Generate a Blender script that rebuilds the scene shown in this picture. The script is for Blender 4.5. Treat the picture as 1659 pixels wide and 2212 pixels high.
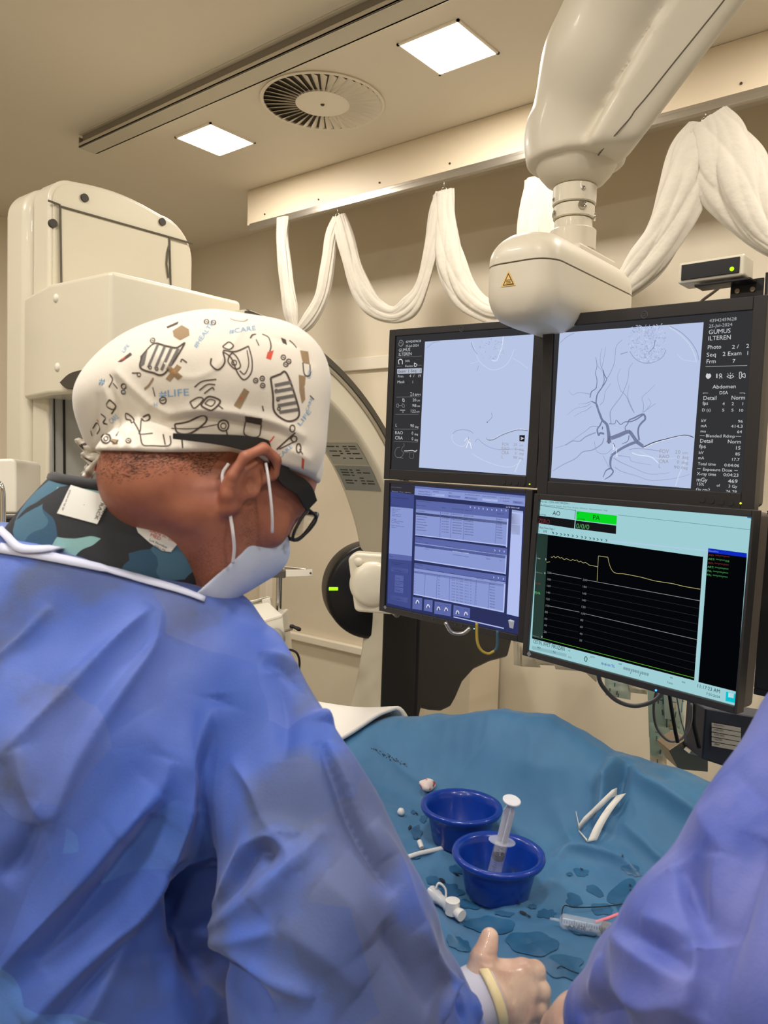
import bpy, bmesh, math, random
import numpy as np
from math import sin, cos, tan, pi, radians, sqrt, atan2
from mathutils import Vector, Matrix
from mathutils.bvhtree import BVHTree
for o in list(bpy.data.objects): bpy.data.objects.remove(o)
SC = bpy.context.scene; COL = SC.collection
random.seed(4); RNG = np.random.default_rng(4)

# ------------------------------------------------------------ camera
FPX = 1680.0; YAW = radians(39.4); PITCH = radians(3.1); ROLL = 0.030
EYE = np.array([0, 0, 1.65]); UP = np.array([0, 0, 1.0])
Fh = np.array([cos(YAW), sin(YAW), 0]); Rh = np.array([sin(YAW), -cos(YAW), 0])
cF = Fh*cos(PITCH) - UP*sin(PITCH); cu0 = UP*cos(PITCH) + Fh*sin(PITCH)
cR = Rh*cos(ROLL) + cu0*sin(ROLL); cU = cu0*cos(ROLL) - Rh*sin(ROLL)
cam = bpy.data.cameras.new('camera'); co = bpy.data.objects.new('camera', cam); COL.objects.link(co)
cam.sensor_fit = 'VERTICAL'; cam.sensor_height = 36; cam.lens = FPX*36/2212; cam.clip_start = 0.02
M = Matrix(((cR[0], cU[0], -cF[0], EYE[0]), (cR[1], cU[1], -cF[1], EYE[1]), (cR[2], cU[2], -cF[2], EYE[2]), (0, 0, 0, 1)))
co.matrix_world = M; SC.camera = co
cam.dof.use_dof = True; cam.dof.focus_distance = 1.7; cam.dof.aperture_fstop = 9.0

def ray(px, py): return cF + (px-829.5)/FPX*cR - (py-1106)/FPX*cU
def P(px, py, d): return EYE + d*ray(px, py)          # the point d metres in front of the camera seen at a photo pixel
def onz(px, py, z): r = ray(px, py); return EYE + r*((z-EYE[2])/r[2])
def onx(px, py, x): r = ray(px, py); return EYE + r*((x-EYE[0])/r[0])
def ony(px, py, y): r = ray(px, py); return EYE + r*((y-EYE[1])/r[1])

# ------------------------------------------------------------ world, exposure
w = bpy.data.worlds.new('world'); SC.world = w; w.use_nodes = True
w.node_tree.nodes['Background'].inputs[0].default_value = (0.9, 0.87, 0.82, 1)
w.node_tree.nodes['Background'].inputs[1].default_value = 0.15
SC.view_settings.view_transform = 'Standard'; SC.view_settings.look = 'None'
SC.view_settings.exposure = 0.0; SC.view_settings.gamma = 1
SC.view_settings.use_curve_mapping = False
try:
    SC.cycles.use_denoising = True
    SC.cycles.max_bounces = 7
except Exception: pass
LIGHT_COL = (1.0, 0.945, 0.865)
PANELS = [(2.08, 1.50), (2.085, 2.68), (2.08, 0.30), (0.25, 1.50), (0.25, 0.30), (0.25, 2.68), (-1.2, 0.3), (-1.2, 1.5), (0.25, -1.0), (2.08, -1.0), (-1.2, -1.0)]  # first two are in view; the rest are unseen, added for room light
PANEL_W = 12.5
def panel_lamp(x, y, wt, s=0.2):
    l = bpy.data.lights.new('panel_lamp', 'AREA'); l.shape = 'SQUARE'; l.size = s; l.energy = wt; l.color = LIGHT_COL
    return l

# ------------------------------------------------------------ colour and materials
def lin(c): return tuple(((v/255)/12.92 if v/255 <= .04045 else ((v/255+.055)/1.055)**2.4) for v in c)
def mat(name, col, rough=.5, metal=0, bump=None, var=None, emit=None, trans=0, coat=0, sheen=0, sss=0, alpha=1, ior=1.45, spec=.5, var2=None):
    m = bpy.data.materials.new(name); m.use_nodes = True; N = m.node_tree.nodes; L = m.node_tree.links
    b = N['Principled BSDF']; c = (*lin(col), 1)
    b.inputs['Base Color'].default_value = c; b.inputs['Roughness'].default_value = rough; b.inputs['Metallic'].default_value = metal
    b.inputs['Transmission Weight'].default_value = trans; b.inputs['Coat Weight'].default_value = coat; b.inputs['Sheen Weight'].default_value = sheen
    b.inputs['IOR'].default_value = ior; b.inputs['Alpha'].default_value = alpha; b.inputs['Specular IOR Level'].default_value = spec
    if sss: b.inputs['Subsurface Weight'].default_value = sss; b.inputs['Subsurface Radius'].default_value = (.02, .007, .004); b.inputs['Subsurface Scale'].default_value = 1.0
    if emit is not None: b.inputs['Emission Color'].default_value = c; b.inputs['Emission Strength'].default_value = emit
    tc = N.new('ShaderNodeTexCoord')
    src = None
    for v in (var, var2):
        if not v: continue
        col2, scale, lo, hi = v[:4]; kind = v[4] if len(v) > 4 else 'noise'
        n = N.new('ShaderNodeTexNoise' if kind == 'noise' else 'ShaderNodeTexVoronoi'); n.inputs['Scale'].default_value = scale
        if kind == 'noise': n.inputs['Detail'].default_value = v[5] if len(v) > 5 else 5; fac = n.outputs['Fac']
        else: fac = n.outputs['Color']
        L.new(tc.outputs['Object'], n.inputs['Vector'])
        mr = N.new('ShaderNodeMapRange'); mr.inputs[1].default_value = lo; mr.inputs[2].default_value = hi
        L.new(fac, mr.inputs[0])
        mx = N.new('ShaderNodeMix'); mx.data_type = 'RGBA'; L.new(mr.outputs[0], mx.inputs[0])
        if src is None: mx.inputs[6].default_value = c
        else: L.new(src, mx.inputs[6])
        mx.inputs[7].default_value = (*lin(col2), 1); src = mx.outputs[2]
    if src is not None: L.new(src, b.inputs['Base Color'])
    if bump:
        n = N.new('ShaderNodeTexNoise'); n.inputs['Scale'].default_value = bump[0]; n.inputs['Detail'].default_value = 6
        L.new(tc.outputs['Object'], n.inputs['Vector'])
        bp = N.new('ShaderNodeBump'); bp.inputs['Strength'].default_value = bump[1]; bp.inputs['Distance'].default_value = bump[2] if len(bump) > 2 else .01
        L.new(n.outputs['Fac'], bp.inputs['Height']); L.new(bp.outputs[0], b.inputs['Normal'])
    return m
def glow(name, col, k=1.0):
    m = bpy.data.materials.new(name); m.use_nodes = True; N = m.node_tree.nodes; L = m.node_tree.links
    N.remove(N['Principled BSDF']); e = N.new('ShaderNodeEmission'); e.inputs[0].default_value = (*lin(col), 1); e.inputs[1].default_value = k
    L.new(e.outputs[0], N['Material Output'].inputs[0]); return m
_g = {}
def G(col, k=1.0):
    key = (col, k)
    if key not in _g: _g[key] = glow('screen_colour', col, k)
    return _g[key]
MT = dict(
 wall=mat('wall_paint', (226, 214, 192), .55, bump=(60, .05, .002), var=((220, 207, 185), 1.3, .4, .7)),
 ceil=mat('ceiling_paint', (232, 222, 204), .6, var=((227, 216, 198), .9, .4, .7)),
 floor=mat('vinyl_floor', (150, 150, 142), .35, var=((130, 132, 126), 40, .4, .6)),
 trim=mat('white_trim', (236, 226, 208), .35),
 doorw=mat('door_laminate', (226, 212, 188), .4),
 alu=mat('brushed_aluminium', (190, 184, 174), .28, .9),
 plast=mat('equipment_plastic', (222, 214, 194), .33, coat=.15, bump=(500, .03, .0005)),
 plastw=mat('white_plastic', (232, 226, 212), .35, coat=.2),
 grey=mat('grey_recess', (150, 150, 150), .45),
 greyd=mat('dark_grey_pad', (72, 66, 58), .5),
 black=mat('black_plastic', (22, 22, 26), .35, spec=.4),
 bez=mat('charcoal_bezel', (44, 42, 42), .42, spec=.45, bump=(900, .05, .0004)),
 chrome=mat('chrome', (205, 203, 200), .12, 1),
 steel=mat('steel', (150, 138, 122), .32, .85),
 dot=mat('screw_hole', (60, 54, 46), .6),
 line=mat('seam_shadow_gap', (96, 90, 80), .8),
 curtain=mat('curtain_cloth', (192, 184, 170), .8, sheen=.2, bump=(13, .35, .02)),
)
def LEDm(c, k=4): return G(c, k)

# ------------------------------------------------------------ object helpers
WL = {}
def link(name, me, parent=None):
    o = bpy.data.objects.new(name, me); COL.objects.link(o)
    if parent: o.parent = parent
    return o
def wloc(o):
    return WL.get(o.name, np.zeros(3)) if o else np.zeros(3)
def thing(name, label, cat, loc, group=None):
    o = link(name, None); o.location = Vector([float(v) for v in loc]); o.empty_display_size = .05; WL[o.name] = np.array(loc, float)
    o['label'] = label; o['category'] = cat
    if group: o['group'] = group
    return o
def tag(o, label, cat, group=None, kind=None):
    if label: o['label'] = label
    if cat: o['category'] = cat
    if group: o['group'] = group
    if kind: o['kind'] = kind
    return o
class MB:
    def __init__(s): s.v = []; s.f = []; s.m = []; s.mats = []
    def mi(s, m):
        if m not in s.mats: s.mats.append(m)
        return s.mats.index(m)
    def add(s, vs, fs, m=None):
        b = len(s.v); s.v.extend([tuple(map(float, v)) for v in vs]); k = s.mi(m) if m else 0
        for f in fs: s.f.append(tuple(b+i for i in f)); s.m.append(k)
        return s
    def box(s, c, size, R=None, m=None):
        c = np.array(c, float); h = np.array(size, float)/2; R = np.eye(3) if R is None else np.array(R)
        vs = [c + R@(h*np.array([x, y, z])) for x in (-1, 1) for y in (-1, 1) for z in (-1, 1)]
        return s.add(vs, [(0, 1, 3, 2), (4, 6, 7, 5), (0, 4, 5, 1), (2, 3, 7, 6), (0, 2, 6, 4), (1, 5, 7, 3)], m)
    def box2(s, lo, hi, m=None):
        lo = np.array(lo, float); hi = np.array(hi, float); return s.box((lo+hi)/2, np.abs(hi-lo), None, m)
    def prism(s, poly, vec, m=None):      # poly: list of 3D points (planar), extruded by vec
        n = len(poly); poly = [np.array(p, float) for p in poly]; vec = np.array(vec, float)
        vs = poly + [p+vec for p in poly]
        fs = [tuple(range(n))[::-1], tuple(range(n, 2*n))] + [(i, (i+1) % n, n+(i+1) % n, n+i) for i in range(n)]
        return s.add(vs, fs, m)
    def tube(s, pts, r, n=12, m=None, cap=True, flat=1.0, upv=None, closed=False):
        pts = np.array(pts, float); k = len(pts); r = np.full(k, r) if np.isscalar(r) else np.array(r, float)
        T = np.gradient(pts, axis=0) if not closed else (np.roll(pts, -1, 0)-np.roll(pts, 1, 0))
        T /= np.linalg.norm(T, axis=1)[:, None]+1e-12
        u = np.array(upv, float) if upv is not None else (UP if abs(T[0][2]) < .9 else np.array([1., 0, 0]))
        vs = []
        for i in range(k):
            a = np.cross(T[i], u); a /= np.linalg.norm(a)+1e-12; b = np.cross(a, T[i])
            if upv is None: u = b
            for j in range(n):
                t = 2*pi*j/n; vs.append(pts[i] + r[i]*(cos(t)*a + sin(t)*b*flat))
        fs = [(i*n+j, i*n+(j+1) % n, (i+1)*n+(j+1) % n, (i+1)*n+j) for i in range(k-1) for j in range(n)]
        if closed: fs += [((k-1)*n+j, (k-1)*n+(j+1) % n, (j+1) % n, j) for j in range(n)]
        elif cap: fs += [tuple(range(n))[::-1], tuple((k-1)*n+j for j in range(n))]
        return s.add(vs, fs, m)
    def cyl(s, a, b, r, n=24, m=None): return s.tube([a, b], r, n, m)
    def lathe(s, c, prof, n=48, m=None, ax=None, R=None):   # prof: (radius, height)
        vs = []; R = np.eye(3) if R is None else R
        for r_, h in prof:
            for j in range(n):
                t = 2*pi*j/n; vs.append(np.array(c) + R@np.array([r_*cos(t), r_*sin(t), h]))
        fs = [(i*n+j, i*n+(j+1) % n, (i+1)*n+(j+1) % n, (i+1)*n+j) for i in range(len(prof)-1) for j in range(n)]
        return s.add(vs, fs, m)
    def grid(s, X, m=None, closed_u=False):
        a, b = X.shape[:2]
        fs = [(i*b+j, i*b+j+1, (i+1)*b+j+1, (i+1)*b+j) for i in range(a-1) for j in range(b-1)]
        if closed_u: fs += [((a-1)*b+j, (a-1)*b+j+1, j+1, j) for j in range(b-1)]
        return s.add(X.reshape(-1, 3), fs, m)
    def ribbon(s, pts, wd, nrm, m=None, off=0.0):           # flat strip, pts 3D, wd widths, nrm face normals
        pts = np.array(pts, float); k = len(pts)
        if k < 2: return s
        wd = np.full(k, wd) if np.isscalar(wd) else np.array(wd); nr = np.array(nrm, float); nr = np.tile(nr, (k, 1)) if nr.ndim == 1 else nr
        T = np.gradient(pts, axis=0); S = np.cross(T, nr); S /= np.linalg.norm(S, axis=1)[:, None]+1e-12
        pts = pts + nr*off
        vs = []
        for i in range(k): vs += [pts[i]-S[i]*wd[i]/2, pts[i]+S[i]*wd[i]/2]
        return s.add(vs, [(2*i, 2*i+1, 2*i+3, 2*i+2) for i in range(k-1)], m)
    def build(s, name, m=None, parent=None, smooth=None, bevel=0, seg=3, solid=0, sub=0, origin=None):
        V = np.array(s.v, float)
        if origin is None: origin = wloc(parent) if parent else np.array([(V[:, 0].min()+V[:, 0].max())/2, (V[:, 1].min()+V[:, 1].max())/2, V[:, 2].min()])
        me = bpy.data.meshes.new(name); me.from_pydata((V-origin).tolist(), [], s.f)
        for q in (s.mats if s.mats else [m]): me.materials.append(q)
        if s.mats: me.polygons.foreach_set('material_index', s.m)
        me.validate(); me.update()
        bm = bmesh.new(); bm.from_mesh(me); bmesh.ops.recalc_face_normals(bm, faces=bm.faces); bm.to_mesh(me); bm.free()
        o = link(name, me, parent); WL[o.name] = np.array(origin, float)
        if not parent: o.location = Vector(origin.tolist() if hasattr(origin, 'tolist') else origin)
        if smooth is not None:
            me.polygons.foreach_set('use_smooth', [True]*len(me.polygons))
            if smooth > 0:
                try: me.set_sharp_from_angle(angle=radians(smooth))
                except Exception: pass
        if bevel:
            b = o.modifiers.new('bevel', 'BEVEL'); b.width = bevel; b.segments = seg; b.limit_method = 'ANGLE'; b.angle_limit = radians(35)
            me.polygons.foreach_set('use_smooth', [True]*len(me.polygons)); b.harden_normals = False
            try: me.set_sharp_from_angle(angle=radians(50)) if not bevel else None
            except Exception: pass
            wn = o.modifiers.new('wn', 'WEIGHTED_NORMAL'); wn.keep_sharp = True
        if solid: q = o.modifiers.new('solid', 'SOLIDIFY'); q.thickness = solid; q.offset = 0
        if sub: q = o.modifiers.new('sub', 'SUBSURF'); q.levels = sub; q.render_levels = sub
        return o
def catmull(pts, n=8):
    p = np.array(pts, float); p = np.vstack([2*p[0]-p[1], p, 2*p[-1]-p[-2]]); out = []
    for i in range(1, len(p)-2):
        for t in np.linspace(0, 1, n, endpoint=False):
            a, b, c, d = p[i-1:i+3]
            out.append(.5*((2*b)+(c-a)*t+(2*a-5*b+4*c-d)*t*t+(3*b-a-3*c+d)*t**3))
    out.append(p[-2]); return np.array(out)
def rotm(yaw=0, tilt=0, roll=0):
    return np.array((Matrix.Rotation(yaw, 3, 'Z') @ Matrix.Rotation(tilt, 3, 'X') @ Matrix.Rotation(roll, 3, 'Y')))
# text -> mesh data
def text_data(items):
    """items: list of strings; returns list of (verts Nx2 scaled so capitals are 1 tall, faces, width)"""
    obs = []
    for t in items:
        c = bpy.data.curves.new('t', 'FONT'); c.body = t; c.size = 1.0; c.resolution_u = 2
        o = bpy.data.objects.new('t', c); COL.objects.link(o); obs.append(o)
    dg = bpy.context.evaluated_depsgraph_get(); dg.update(); out = []
    for o in obs:
        e = o.evaluated_get(dg); me = e.to_mesh()
        V = np.array([v.co[:2] for v in me.vertices]).reshape(-1, 2)/0.70
        Fc = [tuple(p.vertices) for p in me.polygons]; out.append((V, Fc, V[:, 0].max() if len(V) else 0)); e.to_mesh_clear()
    for o in obs:
        c = o.data; bpy.data.objects.remove(o); bpy.data.curves.remove(c)
    return out

# ------------------------------------------------------------ implicit surfaces -> mesh (naive surface nets)
def surfnet(f, lo, hi, h):
    ax = [np.arange(lo[i], hi[i]+h, h) for i in range(3)]; n = [len(a) for a in ax]
    V = np.empty(n, np.float32); X, Y = np.meshgrid(ax[0], ax[1], indexing='ij')
    st = max(1, int(400000/(n[0]*n[1])))
    for k in range(0, n[2], st):
        z = ax[2][k:k+st]; Q = np.stack([np.repeat(X[..., None], len(z), 2), np.repeat(Y[..., None], len(z), 2), np.broadcast_to(z, (n[0], n[1], len(z)))], -1).reshape(-1, 3)
        V[:, :, k:k+st] = f(Q).reshape(n[0], n[1], len(z))
    I = V < 0; s = [slice(None, -1), slice(1, None)]
    cnt = np.zeros([a-1 for a in n], np.int8); acc = np.zeros([a-1 for a in n]+[3], np.float32)
    for axis in range(3):
        o1, o2 = [a for a in range(3) if a != axis]
        for p in (0, 1):
            for q in (0, 1):
                sa = [None]*3; sb = [None]*3; sa[axis] = s[0]; sb[axis] = s[1]; sa[o1] = sb[o1] = s[p]; sa[o2] = sb[o2] = s[q]
                a = V[tuple(sa)]; b = V[tuple(sb)]; cr = (a < 0) != (b < 0); t = np.where(cr, a/(a-b+1e-20), 0)
                cnt += cr; acc[..., axis] += t
                if p: acc[..., o1] += cr
                if q: acc[..., o2] += cr
    act = cnt > 0; idx = np.full(act.shape, -1, np.int64); idx[act] = np.arange(act.sum())
    pos = acc[act]/cnt[act][:, None]; base = np.argwhere(act); pos = (pos+base)*h+np.array(lo)
    F = []
    for axis in range(3):
        o1, o2 = [(1, 2), (2, 0), (0, 1)][axis]
        sa = [slice(1, -1)]*3; sb = [slice(1, -1)]*3; sa[axis] = slice(0, -1); sb[axis] = slice(1, None)
        A = I[tuple(sa)]; B = I[tuple(sb)]; e = np.argwhere(A != B); flip = A[tuple(e.T)]
        e = e.copy(); e[:, o1] += 1; e[:, o2] += 1
        def c(d1, d2):
            g = e.copy(); g[:, o1] += d1; g[:, o2] += d2; return idx[tuple(g.T)]
        q = np.stack([c(-1, -1), c(0, -1), c(0, 0), c(-1, 0)], 1); q[~flip] = q[~flip][:, ::-1]; F.append(q)
    F = np.concatenate(F); F = F[(F >= 0).all(1)]
    return pos, F
def np_mesh(name, V, F, m, parent=None, origin=None, smooth_it=0):
    V = np.asarray(V, float)
    if smooth_it: V = lap(V, F, smooth_it)
    if origin is None: origin = wloc(parent) if parent else V.mean(0)
    me = bpy.data.meshes.new(name); me.vertices.add(len(V)); me.vertices.foreach_set('co', (V-origin).astype(np.float32).ravel())
    k = F.shape[1]; me.loops.add(len(F)*k); me.loops.foreach_set('vertex_index', F.astype(np.int32).ravel())
    me.polygons.add(len(F)); me.polygons.foreach_set('loop_start', np.arange(0, len(F)*k, k, dtype=np.int32))
    me.polygons.foreach_set('use_smooth', np.ones(len(F), bool)); me.update(calc_edges=True); me.validate()
    for q in (m if isinstance(m, (list, tuple)) else [m]): me.materials.append(q)
    o = link(name, me, parent); WL[o.name] = np.array(origin, float)
    if not parent: o.location = Vector(origin.tolist())
    return o
def lap(V, F, it=2, lam=.5):
    e = np.concatenate([F[:, [i, (i+1) % F.shape[1]]] for i in range(F.shape[1])]); n = len(V)
    deg = np.bincount(e.ravel(), minlength=n).astype(float)[:, None]+1e-9
    for _ in range(it):
        S = np.stack([np.bincount(e[:, 0], V[e[:, 1], k], n)+np.bincount(e[:, 1], V[e[:, 0], k], n) for k in range(3)], 1)
        V = V*(1-lam)+lam*S/deg
    return V
def vnorm(V, F):
    a, b, c, d = (V[F[:, i]] for i in (0, 1, 2, 3)); nn = np.cross(c-a, d-b); N = np.zeros_like(V)
    for k in range(3):
        for i in range(4): N[:, k] += np.bincount(F[:, i], nn[:, k], len(V))
    return N/(np.linalg.norm(N, axis=1)[:, None]+1e-12)
def bvh(V, F): return BVHTree.FromPolygons(V.tolist(), F.tolist())
def cast(B, px, py, o=None, d=None):
    o = EYE if o is None else o; r = ray(px, py) if d is None else d
    h = B.ray_cast(Vector(o.tolist()), Vector(r.tolist()))
    return (None, None) if h[0] is None else (np.array(h[0]), np.array(h[1]))
# SDF pieces
def smin(a, b, k): hh = np.clip(.5+.5*(b-a)/k, 0, 1); return b*(1-hh)+a*hh-k*hh*(1-hh)
def smax(a, b, k): return -smin(-a, -b, k)
def s_ell(Q, c, r, R=None):
    q = Q-np.array(c)
    if R is not None: q = q@np.array(R)
    r = np.array(r, float); k0 = np.linalg.norm(q/r, axis=1); k1 = np.linalg.norm(q/(r*r), axis=1)+1e-9
    return k0*(k0-1)/k1
def s_cone(Q, a, b, ra, rb):
    a = np.array(a, float); b = np.array(b, float); d = b-a; t = np.clip(((Q-a)@d)/(d@d), 0, 1)
    return np.linalg.norm(Q-a-t[:, None]*d, axis=1)-(ra+(rb-ra)*t)
def s_chain(Q, pts, rs, k=.01):
    out = None
    for i in range(len(pts)-1):
        d = s_cone(Q, pts[i], pts[i+1], rs[i], rs[i+1]); out = d if out is None else (smin(out, d, k) if k else np.minimum(out, d))
    return out
def s_box(Q, c, h, r=0.0, R=None):
    q = Q-np.array(c)
    if R is not None: q = q@np.array(R)
    q = np.abs(q)-(np.array(h)-r)
    return np.linalg.norm(np.maximum(q, 0), axis=1)+np.minimum(q.max(1), 0)-r
def seg_dist(V, pts):
    pts = np.array(pts); D = np.full(len(V), 1e9)
    for i in range(len(pts)-1):
        a, b = pts[i], pts[i+1]; d = b-a; t = np.clip(((V-a)@d)/(d@d+1e-12), 0, 1); D = np.minimum(D, np.linalg.norm(V-a-t[:, None]*d, axis=1))
    return D
def folds(V, F, lst):
    """each fold: (photo points along it, height in m, half width in m): raised or sunk line on the cloth; taper at its ends"""
    N = vnorm(V, F); B = bvh(V, F); disp = np.zeros(len(V))
    for f in lst:
        pp = catmull(np.array([(p[0], p[1], 0) for p in f[0]], float), 4); hits = [cast(B, p[0], p[1])[0] for p in pp]; hits = [h for h in hits if h is not None]
        if len(hits) < 2: continue
        H = np.array(hits); lo = H.min(0)-3*f[2]; hi = H.max(0)+3*f[2]; s = ((V > lo) & (V < hi)).all(1)
        if not s.any(): continue
        Vs = V[s]; best = np.full(len(Vs), 1e9); tt = np.zeros(len(Vs))
        for i in range(len(H)-1):
            a, b = H[i], H[i+1]; d = b-a; t = np.clip(((Vs-a)@d)/(d@d+1e-12), 0, 1); dd = np.linalg.norm(Vs-a-t[:, None]*d, axis=1)
            m = dd < best; best[m] = dd[m]; tt[m] = (i+t[m])/(len(H)-1)
        asym = f[3] if len(f) > 3 else 0
        disp[s] += f[1]*np.exp(-(best/f[2]+1e-6)**1.35)*(np.sin(np.clip(tt, .0, 1)*pi)**.5*.85+.15)
    return V+N*disp[:, None]
def noise3(Q, scale, seed=0, n=14):
    r = np.random.default_rng(seed); out = np.zeros(len(Q))
    for i in range(n):
        k = r.normal(size=3); k *= scale*r.uniform(.5, 1.6)/np.linalg.norm(k); out += np.sin(Q@k+r.uniform(0, 6.28))
    return out/sqrt(n)
# ============================================================ THE ROOM
XW, YW, CZ = 3.05, 4.5, 3.0
def structure(name, mb, m, **k):
    o = mb.build(name, m, **k); o['kind'] = 'structure'; return o
structure('floor', MB().box2((-2.6, -2.6, -.1), (XW+.1, YW+.1, 0)), MT['floor'])
structure('ceiling', MB().box2((-2.6, -2.6, CZ), (XW+.1, YW+.1, CZ+.1)), MT['ceil'])
structure('wall_right', MB().box2((XW, -2.6, 0), (XW+.1, YW+.1, CZ)), MT['wall'])
structure('wall_far', MB().box2((-2.6, YW, 0), (XW, YW+.1, CZ)), MT['wall'])
structure('wall_left', MB().box2((-2.7, -2.6, 0), (-2.6, YW+.1, CZ)), MT['wall'])
structure('wall_near', MB().box2((-2.6, -2.7, 0), (XW+.1, -2.6, CZ)), MT['wall'])
# rails and frames on the right wall
structure('trim_1', MB().box2((XW-.02, -2.6, 2.16), (XW, 3.95, 2.225)), MT['trim'], bevel=.004)
structure('trim_2', MB().box2((XW-.035, 2.04, .685), (XW, 3.28, .725)), MT['trim'], bevel=.006)
structure('baseboard_right', MB().box2((XW-.015, -2.6, 0), (XW, YW, .1)), MT['trim'])
structure('trim_3', MB().box2((-2.6, YW-.02, 2.28), (1.9, YW, 2.36)), mat('brown_bumper_rail', (112, 96, 80), .5), bevel=.004)
d = structure('door_1', MB().box2((XW-.03, 3.38, 0), (XW-.002, 4.3, 2.12)), MT['doorw'], bevel=.003)
fr = MB(); fr.box2((XW-.05, 3.32, 0), (XW, 3.38, 2.155)); fr.box2((XW-.05, 4.3, 0), (XW, 4.36, 2.155)); fr.box2((XW-.05, 3.32, 2.11), (XW, 4.36, 2.155))
fr.build('door_frame', MT['trim'], d, bevel=.004)
MB().tube([(XW-.07, 3.46, 1.02), (XW-.07, 3.56, 1.02)], .01).build('door_handle', MT['chrome'], d, smooth=40)
for y in (2.35,):
    structure('trim_4', MB().box2((XW-.012, y, .1), (XW, y+.03, 2.16)), MT['trim'])
structure('trim_5', MB().box2((1.02, .0, CZ-.001), (1.026, 4.5, CZ)), MT['line'])
structure('trim_6', MB().box2((.4, 3.4, CZ-.001), (XW, 3.404, CZ)), MT['line']) if False else None

# dropped white beam with the curtain rail under its lower edge
b = structure('beam', MB().box2((2.56, -2.6, 2.83), (2.60, 3.03, CZ-.001)), mat('beam_panel', (226, 210, 184), .45), bevel=.002)
dd = MB()
for y in np.arange(2.9, -1, -.36): dd.tube([(2.556, y, 2.862), (2.5605, y, 2.862)], .004, 8)
dd.build('screw', MT['dot'], b)
rail = MB(); rail.box2((2.548, -2.6, 2.805), (2.582, 3.0, 2.832)); rail.box2((2.54, -2.6, 2.797), (2.548, 3.0, 2.818))
rr = rail.build('curtain_rail', MT['alu'], b, bevel=.002); rr['label'] = 'pale metal curtain rail'
# ceiling track
t = thing('ceiling_track', 'long grey metal equipment track running across the ceiling', 'ceiling track', (1.755, 3.1, CZ))
tr = MB(); y0, y1 = -2.5, 3.10
tr.box2((1.715, y0, 2.943), (1.796, y1, 2.95)); tr.box2((1.788, y0, 2.943), (1.796, y1, 2.999)); tr.box2((1.715, y0, 2.943), (1.720, y1, 2.962)); tr.box2((1.712, y0, 2.994), (1.79, y1, 2.9995))
tr.build('rail', mat('track_metal', (206, 197, 180), .45), t, bevel=.001)
MB().box2((1.727, y0+.01, 2.951), (1.786, y1-.006, 2.994)).build('channel_insert', mat('track_inner', (142, 134, 120), .5), t)
MB().box2((1.716, y1, 2.944), (1.795, y1+.004, 2.985)).build('end_cap', mat('track_end', (140, 132, 118), .45), t)
# ceiling panels
PM = glow('light_diffuser', (255, 247, 232), 12.0)
lab = {0: 'square ceiling light panel, the nearer and larger beside the monitor arm', 1: 'small square ceiling light panel beyond the track, near the round air diffuser'}
for i, (x, y) in enumerate(PANELS):
    q = thing('ceiling_light', lab.get(i, 'added square ceiling light panel out of view, for general room light'), 'ceiling light', (x, y, CZ), 'square ceiling light panels')
    f = MB(); s = .118
    for a, b_ in (((-s, -s), (s, -s+.008)), ((-s, s-.008), (s, s)), ((-s, -s), (-s+.008, s)), ((s-.008, -s), (s, s))):
        f.box2((x+a[0], y+a[1], CZ-.006), (x+b_[0], y+b_[1], CZ-.0005))
    f.build('frame', MT['trim'], q)
    MB().box2((x-.11, y-.11, CZ-.004), (x+.11, y+.11, CZ-.001)).build('diffuser', PM, q)
    l = bpy.data.objects.new('panel_lamp', panel_lamp(x, y, PANEL_W)); COL.objects.link(l); l.parent = q; l.location = (0, 0, -.008)
# swirl diffuser
c = np.array([2.107, 2.083, CZ]); q = thing('air_diffuser', 'round swirl air diffuser with radial slots in the ceiling', 'air vent', c)
MB().lathe(c, [(.226, -.0005), (.229, -.006), (.222, -.008), (.216, -.006), (.216, -.001)], 72).build('rim', MT['trim'], q, smooth=40)
MB().lathe(c, [(.1, -.002), (.1, -.009), (0.0005, -.010)], 48).build('centre_plate', MT['trim'], q, smooth=40)
MB().lathe(c, [(.008, -.010), (.006, -.013), (.0003, -.013)], 16).build('screw', MT['dot'], q)
MB().lathe(c, [(.218, -.0008), (.095, -.0008)], 72).build('vane_gap_shade', mat('diffuser_shadow', (84, 76, 64), .8), q)  # flat dark ring: shade between the vanes, put in as colour
v = MB()
for k in range(40):
    a = 2*pi*k/40; R = rotm(a); r_ = np.array([R@np.array([r, s*w_, 0]) for r, w_ in ((.100, .0052), (.216, .0125)) for s in (-1, 1)])
    hh = [-.0012, -.0130, -.0012, -.0130]
    vs = [c+r_[j]+np.array([0, 0, hh[j]]) for j in range(4)]; v.add(vs, [(0, 1, 3, 2)])
v.build('vane_ring', MT['trim'], q, solid=.0008)
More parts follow.
